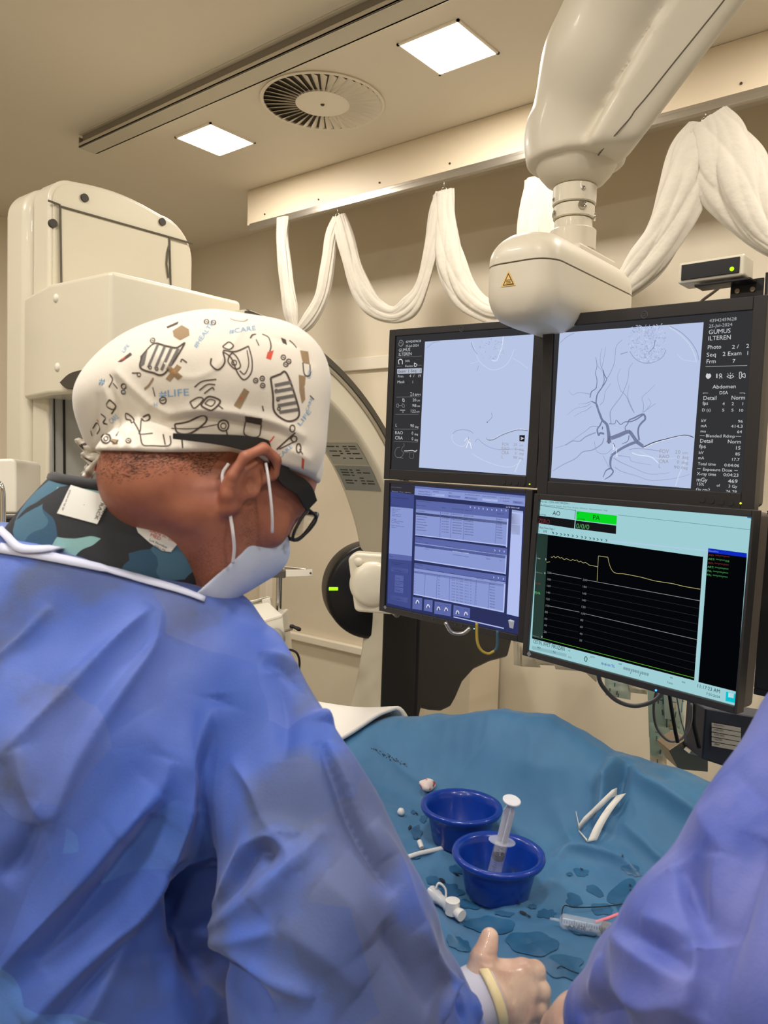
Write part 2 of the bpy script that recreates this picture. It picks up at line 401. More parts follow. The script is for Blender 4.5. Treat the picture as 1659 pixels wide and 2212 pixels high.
# ============================================================ CURTAIN SWAGS (one cloth wound over hooks)
def swag(name, label, path, wd, group, seed, twist=2.0):
    """path in photo pixels on the plane of the rail; wd widths in metres; a bunched cloth with deep lengthwise pleats"""
    X0 = 2.545
    pts = catmull([onx(px, py, X0) for px, py in path], 14); ws = catmull([(w_, 0, 0) for w_ in wd], 14)[:, 0]
    T = np.gradient(pts, axis=0); T /= np.linalg.norm(T, axis=1)[:, None]; n = 120; k = len(pts); X = np.zeros((n, k, 3))
    r = np.random.default_rng(seed); ph = r.uniform(0, 6.28, 8); L = np.r_[0, np.cumsum(np.linalg.norm(np.diff(pts, axis=0), axis=1))]
    xn = np.array([1., 0, 0])
    for i in range(k):
        a = np.cross(T[i], xn); a /= np.linalg.norm(a); s = L[i]; th = np.linspace(0, 2*pi, n, endpoint=False)
        tw = twist*s
        def pl(k_, a_): v_ = np.sin(k_*th/2+a_); return np.abs(v_)**.6
        rad = .72+.30*pl(4, tw+ph[0]+.6*sin(5*s))+.16*pl(6, -tw*.7+ph[1]+.8*sin(7*s+ph[5]))+.10*pl(10, tw*1.6+ph[2])
        rad *= 1+.05*sin(s*21+ph[4])
        X[:, i] = pts[i]+ws[i]*.5*rad[:, None]*(np.cos(th)[:, None]*a*1.2+np.sin(th)[:, None]*xn*.5)
    m = MB(); m.grid(X, closed_u=True); return m
swags = [
 ([(612, 470), (610, 520), (618, 600), (628, 670), (640, 712), (668, 690), (695, 640), (708, 570), (716, 510), (730, 472)], [.06, .055, .055, .065, .03, .06, .055, .055, .05, .04]),
 ([(732, 470), (750, 530), (770, 600), (800, 655), (845, 680), (885, 662), (912, 615), (932, 530), (944, 460), (956, 416)], [.05, .07, .07, .075, .05, .07, .05, .05, .06, .05]),
 ([(958, 415), (962, 480), (972, 560), (1000, 630), (1045, 668), (1085, 672), (1120, 650), (1145, 590), (1155, 480), (1165, 385)], [.065, .075, .085, .085, .06, .07, .07, .07, .10, .08]),
 ([(1170, 385), (1190, 470), (1230, 570), (1290, 625), (1345, 618), (1400, 560), (1450, 480), (1480, 400), (1500, 320), (1520, 268)], [.08, .1, .1, .1, .07, .10, .11, .11, .11, .07]),
 ([(1524, 266), (1550, 310), (1580, 380), (1620, 450), (1665, 505), (1720, 520), (1800, 480)], [.10, .13, .14, .12, .08, .08, .09]),
]
cm = MB()
for i, (p, w_) in enumerate(swags):
    s_ = swag('', '', p, w_, None, 10+i, 3+i); cm.add(s_.v, s_.f)
cur = cm.build('curtain', MT['curtain'], smooth=0)
tag(cur, 'long white curtain wound over hooks in hanging swags below the ceiling beam', 'curtain')
for i, (px, py, lb) in enumerate([(729, 468, 'first hook from the left'), (959, 412, 'second hook from the left, right of the first loop'), (1524, 262, 'hook at the upper right, holding the widest swag')]):
    p = onx(px, py, 2.545); m = MB()
    m.tube([(2.545, p[1], 2.80), (2.545, p[1], p[2]+.012)], .0018, 8)
    m.tube([np.array([2.545, p[1]+.012*sin(a), p[2]+.004+.010*cos(a)]) for a in np.linspace(.3, 6.0, 14)], .0018, 8)
    o = m.build('curtain_hook', MT['alu'], smooth=0); tag(o, 'metal curtain hook, '+lb, 'curtain hook', 'curtain hooks on the rail')

# ============================================================ GANTRY WITH C-ARM
g0 = thing('angiography_gantry', 'tall cream angiography gantry column with a large curved C-arm behind the surgeon', 'medical scanner', (1.7, 2.3, 0))
# column: rounded-top slab
def arch(x0, x1, z0, z1, ra, rb, rise=.05, n=10):
    pts = [(x0, z0)]
    for t in np.linspace(0, pi/2, n): pts.append((x0+ra-ra*cos(t), z1-ra+ra*sin(t)))
    for t in np.linspace(0, 1, n)[1:-1]:
        x = x0+ra+(x1-rb-x0-ra)*t; pts.append((x, z1+rise*sin(pi*t)*.6-rise*t*.55))
    for t in np.linspace(pi/2, 0, n): pts.append((x1-rb+rb*cos(t), z1-rise*.55-rb+rb*sin(t)))
    pts.append((x1, z0)); return pts
y0 = 2.3; xa = ony(104, 700, y0)[0]; xb = ony(417, 560, y0)[0]; zt = ony(160, 391, y0)[2]
oa = arch(xa, xb, .0, zt, .075, .13, .03)
MB().prism([(x, y0, z) for x, z in oa], (0, .10, 0)).build('front_shell', MT['plast'], g0, bevel=.012, seg=4)
MB().prism([(x, y0+.112, z) for x, z in arch(xa-.015, xb-.005, 0, zt-.002, .09, .14, .03)], (0, .15, 0)).build('rear_shell', MT['plast'], g0, bevel=.035, seg=5)
MB().prism([(x, y0-.004, z) for x, z in arch(xa+.012, xb-.012, .0, zt-.012, .065, .12, .03)], (0, .01, 0)).build('front_panel', mat('panel_plastic', (212, 204, 182), .4, bump=(500, .03, .0005)), g0, bevel=.002)
def poly_on_y(y, pts): return [ony(px, py, y) for px, py in pts]
pl = MB()
pl.prism(poly_on_y(y0-.0085, [(131, 447), (366, 513), (366, 700), (131, 700)]), (0, .004, 0))
pl.build('inset_panel', mat('inset_plastic', (206, 198, 176), .42), g0)
ln = MB()
for a, b_ in (((128, 445), (366, 512)), ((366, 512), (415, 526)), ((130, 445), (134, 700)), ((366, 512), (371, 700)), ((104, 433), (130, 443))):
    A = ony(*a, y0-.011); B_ = ony(*b_, y0-.011); ln.tube([A, B_], .0032, 6)
ln.tube([ony(px, py, y0-.012) for px, py in ((366, 530), (362, 545), (360, 570), (364, 600))], .003, 6)
ln.build('panel_seam', MT['line'], g0)
for px, py in ((184, 427), (352, 479), (116, 482)):
    p = ony(px, py, y0-.01); MB().cyl(p, p+np.array([0, .012, 0]), .0125, 24).build('bolt_hole', MT['dot'], g0)
# lower recessed channel with two slots
MB().prism(poly_on_y(y0-.02, [(112, 842), (330, 842), (345, 1300), (112, 1300)]), (0, .012, 0)).build('carriage_channel', mat('channel_metal', (168, 168, 164), .4, .2), g0)
sl = MB()
for x1, x2 in ((137, 141), (117, 118.5)): sl.prism(poly_on_y(y0-.024, [(x1, 844), (x2, 844), (x2+3, 1300), (x1+3, 1300)]), (0, .006, 0))
sl.build('guide_slot', MT['black'], g0)
# box-shaped detector carriage
c1 = P(240, 583, 2.02); c2 = ony(522, 650, c1[1]); d1 = P(105, 597, 2.2); top = c1[2]
c2[2] = top; d1[2] = top
hb = top-ony(240, 845, c1[1])[2]-.0
far = np.array([c2[0], c2[1]+.35, top]); far2 = np.array([d1[0]+.05, d1[1]+.25, top])
bx = MB().prism([d1, c1, c2, far, far2], (0, 0, -hb)); bx.build('carriage_box', MT['plast'], g0, bevel=.014, seg=4)
nrm = np.cross(c1-d1, UP); nrm /= np.linalg.norm(nrm)
if nrm@(EYE-c1) < 0: nrm = -nrm
ex = (c1-d1)/np.linalg.norm(c1-d1)
for px, py in ((121, 644), (124, 793)):
    r_ = ray(px, py); t_ = ((d1-EYE)@nrm)/(r_@nrm); p = EYE+r_*t_
    MB().lathe(p, [(.012, 0), (.011, .003), (.006, .0055), (.0003, .0065)], 20, R=np.stack([ex, np.cross(nrm, ex), nrm], 1)).build('cover_cap', MT['plastw'], g0, smooth=0)
def onplane(px, py, p0, n): r_ = ray(px, py); return EYE+r_*(((p0-EYE)@n)/(r_@n))
hd = catmull([onplane(px, py, d1+nrm*.012, nrm) for px, py in ((127, 826), (150, 806), (185, 797), (235, 792), (300, 784))], 6)
hl = catmull([onplane(px, py, d1+nrm*.012, nrm) for px, py in ((127, 826), (140, 838), (160, 840), (235, 832), (300, 826))], 6)
MB().prism(list(hd)+list(hl[::-1][:-1]), -nrm*.05).build('handle_pad', MT['greyd'], g0, bevel=.008)
# the C: a ring segment in the plane y = 1.6
RC = np.array([1.277, 0, 1.136]); Ro = .928; Ri = .815; ya, yb = 1.60, 1.80
def ringseg(r0, r1, y1, y2, a0, a1, n=72):
    X = np.zeros((n, 5, 3))
    for i, a in enumerate(np.linspace(a0, a1, n)):
        for j, (r_, y_) in enumerate(((r0, y1), (r1, y1), (r1, y2), (r0, y2), (r0, y1))):
            X[i, j] = (RC[0]+r_*cos(a), y_, RC[2]+r_*sin(a))
    m = MB(); m.grid(X); m.f += [(0, 1, 2, 3), ((n-1)*5, (n-1)*5+1, (n-1)*5+2, (n-1)*5+3)]; m.m += [0, 0]; return m
A0, A1 = radians(85), radians(-50)
ringseg(Ro, Ri, ya, yb, A0, A1).build('c_arm', MT['plast'], g0, bevel=.012, smooth=30)
ringseg(Ro-.004, Ro-.022, ya-.006, ya+.01, A0, A1).build('guide_rail', mat('dark_rail', (92, 88, 80), .35, .5), g0, smooth=30)
ringseg(Ro-.03, Ro-.038, ya-.004, ya+.01, A0, A1).build('guide_rail', mat('rail_metal', (168, 160, 146), .3, .6), g0, smooth=30)
# notice plates on the inner face
st = MB(); dk = MB()
def inner(a, t, off=.002): return np.array([RC[0]+(Ri-off)*cos(a), ya+.01+t*(yb-ya-.02), RC[2]+(Ri-off)*sin(a)])
for (b0, b1, m_) in ((radians(47), radians(40.5), (184, 182, 172)), (radians(40), radians(33), (150, 154, 150))):
    X = np.array([[inner(a, t) for t in (0.08, .95)] for a in np.linspace(b0, b1, 8)]); st.grid(X, mat('notice_plate', m_, .35, .1))
    for r_ in range(6):
        a = b0+(b1-b0)*(.18+.11*r_)
        for t0, t1 in ((.15, .32), (.36, .46), (.55, .62), (.66, .85)):
            if random.random() < .75: dk.grid(np.array([[inner(a, t0, .0025), inner(a, t1, .0025)], [inner(a+.006, t0, .0025), inner(a+.006, t1, .0025)]]))
st.build('notice_plate', None, g0); dk.build('notice_print', MT['greyd'], g0)
# pivot joint on the C: cream cover and black disc with a green light
bc = P(797, 1262, 2.28)
pc = bc.copy(); dn = -cF*.0+np.array([-.62, -.78, 0]); dn /= np.linalg.norm(dn)
Rd = np.stack([np.cross(UP, dn), UP, dn], 1)
pc = P(806, 1276, 2.78)
MB().lathe(pc, [(.0003, .03), (.155, .03), (.168, .022), (.172, .01), (.172, -.10), (.15, -.12), (.0003, -.12)], 64, R=Rd).build('pivot_disc', MT['black'], g0, smooth=40)
lp = pc-Rd[:, 0]*.148+Rd[:, 1]*.012+dn*.031
MB().box(lp, (.032, .011, .003), Rd).build('status_light', LEDm((160, 245, 30), 1.6), g0)
cvp = [P(px, py, 2.12) for px, py in ((752, 1206), (768, 1194), (850, 1200), (850, 1328), (775, 1322), (766, 1318))]
MB().prism(cvp, cF*.12).build('pivot_cover', MT['plast'], g0, bevel=.008)
kc = P(806, 1262, 2.115)
MB().lathe(kc, [(.062, -.02), (.06, .006), (.05, .014), (.02, .018), (.0003, .018)], 40, R=Rd).build('cover_boss', MT['plast'], g0, smooth=0)
kc = P(775, 1214, 2.112); MB().lathe(kc, [(.011, -.01), (.010, .004), (.0003, .005)], 24, R=Rd).build('cover_cap', MT['plast'], g0, smooth=0)
kc = P(857, 1328, 1.98); MB().lathe(kc, [(.007, -.03), (.007, .003), (.004, .004), (.004, .001), (.0003, .001)], 24, R=Rd).build('socket_screw', MT['steel'], g0, smooth=30)

# black curved tube housing below the monitors
hp = [(905, 1300), (1150, 1300), (1150, 1345), (1108, 1380), (1098, 1420), (1060, 1430), (1025, 1447), (1000, 1475), (985, 1510), (975, 1528), (955, 1537), (930, 1535), (912, 1530), (905, 1560), (896, 1556)]
yh = 1.36; hh_ = MB().prism([ony(px, py, yh) for px, py in hp], (0, .14, 0)).build('detector_housing', MT['black'], None, bevel=.012, seg=3)
tag(hh_, 'glossy black curved housing under the left monitors, beside the C-arm', 'equipment housing')

# ============================================================ CEILING BOOM
bm_ = thing('ceiling_boom', 'cream ceiling boom arm carrying the bank of monitors', 'ceiling boom', P(1240, 560, 1.45))
PB = mat('boom_plastic', (208, 199, 180), .42, coat=.06)
x0_ = P(1190, 552, 1.36)[0]; yn = P(1190, 552, 1.36)[1]; zs = P(1190, 552, 1.36)[2]
yw = onx(1037, 575, x0_)[1]; xl = ony(1380, 622, yn)[0]
def boxframe(name, z0, z1, ins_t, ins_b, m):
    cx, cy = (x0_+xl)/2, (yn+yw)/2; hx, hy = abs(xl-x0_)/2, abs(yw-yn)/2; n = 16; levels = 10; X = []
    def ring(z, ix, iy, r_):
        out = []
        for qx, qy, a0 in ((1, 1, 0), (-1, 1, pi/2), (-1, -1, pi), (1, -1, 1.5*pi)):
            for t in np.linspace(0, pi/2, 8):
                rr_ = min(r_, .92*(hx-ix), .92*(hy-iy)); out.append((cx+qx*(hx-ix-rr_)+rr_*cos(a0+t), cy+qy*(hy-iy-rr_)+rr_*sin(a0+t), z))
        return out
    for t in np.linspace(0, 1, levels):
        z = z0+(z1-z0)*t
        e = ins_t*(1-sqrt(max(0, 1-(max(0, t-.1)/.9)**2))) if ins_t else ins_b*(1-sqrt(max(0, 1-(1-min(1, t/.6))**2)))
        X.append(ring(z, e*1.0, e*1.2, .045))
    X = np.array(X); mb = MB(); mb.grid(np.swapaxes(X, 0, 1), closed_u=True); nn = X.shape[1]
    for lv in (0, levels-1): mb.f.append(tuple(k*levels+lv for k in range(nn))); mb.m.append(0)
    return mb.build(name, m, bm_, smooth=50)
boxframe('lower_cover', zs-.108, zs-.0015, 0, .036, PB)
boxframe('upper_cover', zs+.0015, zs+.062, .04, 0, PB)
tri = P(1097, 605, 1.3); tri = onx(1097, 607, x0_-.0012)
tp = [onx(px, py, x0_-.0012) for px, py in ((1098, 584), (1082, 620), (1113, 616))]; tpi = [onx(px, py, x0_-.0018) for px, py in ((1098, 589), (1086, 617), (1110, 614))]; tpj = [onx(px, py, x0_-.0024) for px, py in ((1098, 594), (1089, 615), (1107, 612))]
tl = MB(); Y1 = mat('sticker_yellow', (228, 190, 110), .5); Y2 = mat('sticker_brown', (88, 62, 40), .5)
tl.prism(tp, (.0006, 0, 0), Y1); tl.prism(tpi, (.0006, 0, 0), Y2); tl.prism(tpj, (.0006, 0, 0), Y1)
for i in range(3):
    a = onx(1093+i*.0, 605+i*3.2, x0_-.003); b_ = onx(1103, 604+i*3.0, x0_-.003); tl.tube([a, b_], .0004, 5, Y2)
wt = tl.build('warning_sticker', None, bm_); wt['label'] = 'small yellow triangular warning sticker'
cx, cy = (x0_+xl)/2+.005, (yn+yw)/2+.0
axc = np.array([cx, cy, 0])
dcol = (axc-EYE)@Fh/cos(0)
zc = lambda py: P(1237, py, (axc-EYE)@cF+.0)[2]
dC = float(np.dot(axc-EYE*np.array([1, 1, 0]), Fh)); z_ = lambda py: P(1237, py, dC)[2]
hubx = EYE+0; ctr = P(1237, 520, dC); ctr[2] = 0; ccx, ccy = ctr[0], ctr[1]
px2m = dC/FPX
def cyl_(name, pa, pb, ra, m=PB, rb=None):
    rb = rb or ra; zA, zB = z_(pa), z_(pb); e = .002
    return MB().lathe((ccx, ccy, 0), [(.0003, zB), (rb*px2m-e, zB), (rb*px2m, zB+e), (ra*px2m, zA-e), (ra*px2m-e, zA), (.0003, zA)], 48).build(name, m, bm_, smooth=35)
cyl_('base_collar', 500, 545, 49); cyl_('collar', 478, 505, 40); cyl_('collar', 449, 477, 43.5); cyl_('collar', 408, 447, 46)
MB().box((ccx+.02, ccy, zs+.06), (.17, .10, .02)).build('collar_plate', PB, bm_, bevel=.006)
for px, py, r_ in ((1188, 437, .004), (1241, 424, .0045), (1188, 468, .008), (1241, 458, .009), (1276, 472, .008), (1232, 428, .0)):
    if r_ == 0: continue
    R0 = 45.5*px2m if py < 448 else 43.5*px2m
    lat = np.clip((px-1234)*px2m/R0, -.985, .985); a = math.asin(lat); nd = -Fh*cos(a)+Rh*sin(a); p = np.array([ccx, ccy, z_(py)])+nd*R0
    Rr = np.stack([np.cross(UP, nd), UP, nd], 1); MB().lathe(p, [(r_, -.001), (r_, .002), (r_*.6, .003), (r_*.55, .001), (.0003, .001)], 20, R=Rr).build('screw', MT['chrome'], bm_, smooth=30)
# bowl joint
MB().lathe((ccx, ccy, 0), [(.0003, z_(405)), (44*px2m, z_(407)), (62*px2m, z_(398)), (76*px2m, z_(382)), (86*px2m, z_(364)), (92*px2m, z_(345)), (93*px2m, z_(320)), (.0003, z_(320))], 56).build('ball_joint', PB, bm_, smooth=0)
# hood and arm (implicit, fused)
J = P(1240, 330, dC)
def armsdf(Q):
    a0 = P(1240, 300, dC); a1 = P(1300, 130, dC-.08); a2 = P(1430, -140, dC-.2); a3 = P(1640, -620, dC-.35)
    hood = s_chain(Q, [a0, a1, a2, a3], [.098, .108, .125, .13], .03)
    zc0 = np.array([ccx, ccy, z_(352)])
    hood = smin(hood, np.maximum(np.linalg.norm((Q-zc0)[:, :2], axis=1)-.0975, np.abs((Q-zc0)[:, 2]-.035)-.045), .02)
    hood = smax(hood, (z_(368)-Q[:, 2]), .012)
    b0 = P(1296, 345, dC-.075); b1 = P(1532, -10, dC-.2); b2 = P(1890, -560, dC-.40); dr = (b2-b0)/np.linalg.norm(b2-b0)
    sd = np.cross(dr, -cF); sd /= np.linalg.norm(sd); nf = np.cross(sd, dr)
    q = Q-(b0+b2)/2; L = np.linalg.norm(b2-b0)/2; ww = .060+.020*np.clip(q@dr/L, -1, 1)
    dx = np.abs(q@sd)-ww; dz = np.abs(q@nf)-.055; dy = np.abs(q@dr)-L; k = np.stack([dx, dy, dz], 1)+.018
    rib = np.linalg.norm(np.maximum(k, 0), axis=1)+np.minimum(k.max(1), 0)-.018
    rib = smax(rib, (z_(368)-Q[:, 2]), .012)
    d = smin(hood, rib, .005)
    return smax(d, Q[:, 2]-2.97, .01)
lo = np.array([.6, .1, 2.1]); hi = np.array([1.7, 1.0, 3.0])
V_, F_ = surfnet(armsdf, lo, hi, .0075); np_mesh('arm', V_, F_, PB, bm_, smooth_it=3)
Bv = bvh(V_, F_); sp = []
for px, py in ((1281, 352), (1300, 325), (1330, 290), (1360, 256), (1372, 238), (1400, 205), (1450, 142), (1500, 80), (1550, 18), (1570, -8)):
    h, n_ = cast(Bv, px, py)
    if h is not None: sp.append(h+n_*.0004)
if len(sp) > 2: MB().tube(catmull(sp, 6), .0012, 6).build('arm_seam', MT['line'], bm_)
# frame carrying the monitors (hangs from the box)
# ============================================================ MONITORS
mf = MB()
mf.box((1.505, .76, 1.70), (.02, .60, .06)); mf.box((1.50, .72, 1.66), (.024, .08, .56)); mf.box((1.505, .76, 1.46), (.02, .60, .05)); mf.box((1.49, .72, 1.95), (.03, .05, .03))
mf.build('mount_frame', MT['black'], bm_, bevel=.004)
class Scr:
    def __init__(s, c, yaw, tilt, roll, w, h):
        s.c = np.array(c, float); s.R = rotm(radians(yaw), radians(tilt), radians(roll)); s.w = w; s.h = h; s.n = -s.R[:, 1]   # outward normal = local -y
    def uv(s, px, py, off=0.0):
        p0 = s.c+s.n*off; r = ray(px, py); t = ((p0-EYE)@s.n)/(r@s.n); q = s.R.T@(EYE+t*r-s.c); return q[0], q[2]
    def pt(s, u, v, off=0.0): return s.c+s.R@np.array([u, -off, v])
def monitor(S, label, area, depth=.04, logo=None):
    """area: photo corners (top left, top right, bottom right, bottom left) of the visible panel inside the bezel"""
    t = thing('monitor', label, 'monitor', S.pt(0, -S.h/2, -.03), 'bank of medical monitors')
    uv = np.array([S.uv(*a) for a in area]); l, r_ = uv[[0, 3], 0].mean(), uv[[1, 2], 0].mean(); tp, bt = uv[[0, 1], 1].mean(), uv[[2, 3], 1].mean()
    S.l, S.r, S.t, S.b = l, r_, tp, bt; W, H = S.w/2, S.h/2
    f = MB()
    def q(x0, x1, z0, z1, d0, d1): f.box(S.pt((x0+x1)/2, (z0+z1)/2, (d0+d1)/2), (x1-x0, abs(d1-d0), z1-z0), S.R)
    q(-W, l, -H, H, .006, -.02); q(r_, W, -H, H, .006, -.02); q(l, r_, tp, H, .006, -.02); q(l, r_, -H, bt, .006, -.02)
    f.build('bezel', MT['bez'], t, bevel=.0015)
    g = MB(); g.box(S.pt(0, 0, -.02-depth/2), (S.w-.006, depth, S.h-.006), S.R); g.build('rear_housing', mat('housing_plastic', (88, 80, 72), .5), t, bevel=.008)
    return t
def panel(S, t, col, k=1.0):
    MB().box(S.pt((S.l+S.r)/2, (S.t+S.b)/2, -.003), (S.r-S.l, .004, S.t-S.b), S.R).build('screen', G(col, k), t)
def rects(S, t, name, lst, off):
    """lst: (x0, y0, x1, y1, colour) given as photo corners: top left, bottom right; or 4 corners + colour"""
    m = MB()
    for r_ in lst:
        if len(r_) == 5 and not isinstance(r_[0], tuple):
            a = S.uv(r_[0], r_[1], off); b = S.uv(r_[2], r_[3], off); c = [(a[0], a[1]), (b[0], a[1]), (b[0], b[1]), (a[0], b[1])]
        else: c = [S.uv(*r_[i], off) for i in range(len(r_)-1)]
        m.add([S.pt(u, v, off) for u, v in c], [tuple(range(len(c)))], G(r_[-1]) if isinstance(r_[-1], tuple) else r_[-1])
    return m.build(name, None, t)
def texts(S, t, name, lst, off):
    """lst: (string, px, py of baseline start, cap height px, colour[, width px])"""
    dat = text_data([x[0] for x in lst]); m = MB()
    for (V, Fc, wd), x in zip(dat, lst):
        if not len(V): continue
        u, v = S.uv(x[1], x[2], off); u2, v2 = S.uv(x[1], x[2]-x[3], off); hh = abs(v2-v); sx = hh*.9
        if len(x) > 5 and x[5]:
            u3, _ = S.uv(x[1]+x[5], x[2], off); sx = abs(u3-u)/wd
        m.add([S.pt(u+p[0]*sx, v+p[1]*hh, off) for p in V], Fc, G(x[4]))
    return m.build(name, None, t)
def lines(S, t, name, lst, off):
    """lst: (points px, width px or list, colour)"""
    m = MB()
    for pts, wd, col in lst:
        k = max(2, 1)
        if len(pts) > 2:
            p = catmull([(a[0], a[1], 0) for a in pts], 5)[:, :2]
        else: p = np.array(pts, float)
        W = wd if np.isscalar(wd) else np.interp(np.linspace(0, 1, len(p)), np.linspace(0, 1, len(wd)), wd)
        p3 = np.array([S.pt(*S.uv(a, b, off), off) for a, b in p]); sc = S.pxm
        m.ribbon(p3, W*sc, S.n, G(col))
    return m.build(name, None, t)
def dots(S, t, name, lst, r, m_, off=.0065):
    for px, py in lst:
        u, v = S.uv(px, py, off); MB().cyl(S.pt(u, v, off-.001), S.pt(u, v, off+.0006), r, 16).build(name, m_, t)
def logo(S, t, px, py, r=.0052, col=(86, 86, 90)):
    u, v = S.uv(px, py, .0065); m = MB(); k = mat('logo_grey', col, .4)
    m.tube([S.pt(u+r*cos(a), v+r*sin(a), .0065) for a in np.linspace(0, 2*pi, 24, endpoint=False)], r*.1, 6, k, closed=True)
    for s in (-1, 1): m.tube(catmull([S.pt(u+s*r*.35+r*.25*cos(a), v+r*.45*sin(a), .0065) for a in np.linspace(.6, 5.6, 7)], 3), r*.08, 5, k)
    m.build('round_logo', None, t)
W1 = (196, 200, 204); LB = (184, 197, 229); DG = (52, 52, 55)

# ---- upper left
S1 = Scr((1.445, .979, 1.80), -86.3, .4, 1.0, .392, .350); S1.pxm = 1.62/FPX
t1 = monitor(S1, 'upper left monitor showing a nearly blank pale blue x-ray with a dark text column', [(856, 728), (1158, 704), (1138, 1030), (845, 1012)])
panel(S1, t1, DG)
rects(S1, t1, 'x_ray_image', [((918, 738), (1156, 722), (1136, 1027), (905, 1010), LB)], .0004)
rects(S1, t1, 'sidebar_highlight', [((858, 797), (911, 795), (911, 806), (858, 808), (176, 182, 196))], .0006)
c_ = W1
texts(S1, t1, 'screen_text', [('43942459628', 876, 741, 5, c_, 33), ('25-Jul-2024', 876, 750, 5, c_, 28), ('GUMUS', 861, 760, 7, c_, 25), ('ILTEREN', 861, 769, 7, c_, 28), ('50%', 875, 782, 4.5, c_, 10), ('Review', 875, 793, 4.5, c_, 18),
 ('Exam  1', 860, 805, 6, (70, 74, 86), 23), ('Seq', 887, 804, 6, (70, 74, 86), 12), ('3', 906, 804, 6, (70, 74, 86)), ('Frm', 859, 816, 6, c_, 12), ('4  /', 884, 815, 6, c_, 11), ('19', 902, 815, 6, c_, 7), ('Mask', 858, 828, 6, c_, 16), ('1', 890, 828, 6, c_),
 ('0', 891, 855, 6, c_), ('BPM', 896, 855, 4.5, c_, 12), ('20', 891, 867, 6, c_, 8), ('cm', 900, 867, 4.5, c_, 7), ('98', 890, 879, 6, c_, 9), ('cm', 900, 879, 4.5, c_, 7), ('22', 890, 891, 6, c_, 8), ('cm', 899, 891, 4.5, c_, 7),
 ('L', 854, 922, 7, c_), ('90', 886, 923, 7, c_, 8), ('deg', 896, 924, 4.5, c_, 8), ('RAO', 853, 938, 7, c_, 17), ('0', 889, 939, 7, c_), ('deg', 895, 940, 4.5, c_, 8), ('CRA', 853, 949, 7, c_, 17), ('0', 889, 951, 7, c_), ('deg', 895, 952, 4.5, c_, 8),
 ('FOV', 1084, 963, 7, (150, 154, 158), 15), ('20', 1109, 963, 6, (150, 154, 158), 8), ('cm', 1122, 964, 5, (150, 154, 158), 8), ('RAO', 1083, 972, 7, (150, 154, 158), 17), ('0', 1112, 973, 6, (150, 154, 158)), ('deg', 1121, 973, 5, (150, 154, 158), 10),
 ('CRA', 1083, 981, 7, (150, 154, 158), 16), ('0', 1112, 982, 6, (150, 154, 158)), ('deg', 1121, 982, 5, (150, 154, 158), 10), ('L', 1083, 990, 7, (150, 154, 158)), ('90', 1108, 991, 6, (150, 154, 158), 9), ('deg', 1120, 992, 5, (150, 154, 158), 10)], .0008)
k_ = (190, 200, 222); dk_ = (140, 152, 186)
L1 = [(((857, 772), (911, 769)), .8, (120, 120, 124)), (((856, 858), (907, 857)), .8, (120, 120, 124)), (((854, 895), (905, 895)), .8, (120, 120, 124)), (((852, 927), (903, 927)), .8, (120, 120, 124)), (((851, 954), (902, 955)), .8, (120, 120, 124)), (((857, 792), (868, 791)), .8, (120, 120, 124)), (((903, 789), (911, 789)), .8, (120, 120, 124)),
 (((1050, 946), (1057, 950), (1068, 948), (1080, 941), (1100, 933), (1120, 928), (1140, 930)), 3.2, (120, 130, 158)), (((1050, 946), (1057, 949), (1068, 947), (1080, 940), (1100, 932), (1120, 927), (1140, 929)), 1.6, (228, 234, 250)),
 (((1061, 891), (1063, 900), (1058, 907), (1053, 911)), 1.0, (130, 140, 170)), (((1052, 911), (1053, 914)), 1.6, (60, 66, 90)),
 (((978, 937), (985, 931), (1000, 928), (1015, 931), (1022, 936)), 1.2, dk_), (((978, 937), (976, 946), (982, 958), (995, 964), (1004, 962), (1010, 950)), 1.2, (208, 216, 236)),
 (((1010, 945), (1014, 958)), 1.8, (236, 240, 250)), (((1014, 948), (1007, 968)), 1.8, (236, 240, 250)), (((1011, 944), (1013, 953)), 1.2, (90, 100, 130)), (((1016, 956), (1018, 969)), 1.8, (236, 240, 250)), (((1003, 953), (1009, 945)), 1.5, (228, 232, 246)),
 (((1026, 955), (1032, 948), (1042, 957), (1060, 967), (1084, 972), (1110, 970), (1133, 974)), .9, dk_), (((1020, 980), (1040, 992), (1070, 1004), (1100, 1009), (1118, 1002), (1134, 985)), 1.1, (208, 216, 236)), (((1125, 990), (1112, 1020)), 2.2, (208, 216, 236)),
 (((1019, 738), (1026, 755), (1034, 778), (1046, 790), (1062, 799), (1080, 796), (1094, 787), (1104, 772), (1110, 755)), 1.4, (206, 214, 234)), (((1087, 727), (1085, 745), (1079, 765), (1072, 779), (1062, 778)), 2.0, (218, 226, 244)), (((1018, 739), (1022, 752), (1031, 765)), 1.4, dk_),
 (((1108, 774), (1122, 782), (1140, 796)), 1.0, (206, 214, 234)), (((1016, 786), (1034, 780)), .8, (206, 214, 234)), (((922, 752), (935, 741), (950, 737)), .8, dk_), (((1034, 790), (1030, 802)), .8, dk_)]
for i in range(70):
    a = random.uniform(0, 6.28); x = 1062+26*random.uniform(-1, 1); y = 754+24*random.uniform(-1, 1)
    if ((x-1062)/28)**2+((y-752)/26)**2 < 1: L1.append((((x, y), (x+3*cos(a), y+3*sin(a))), .9, random.choice([dk_, (206, 214, 234), (160, 172, 204)])))
lines(S1, t1, 'x_ray_trace', L1, .0007)
gry = (150, 150, 152)
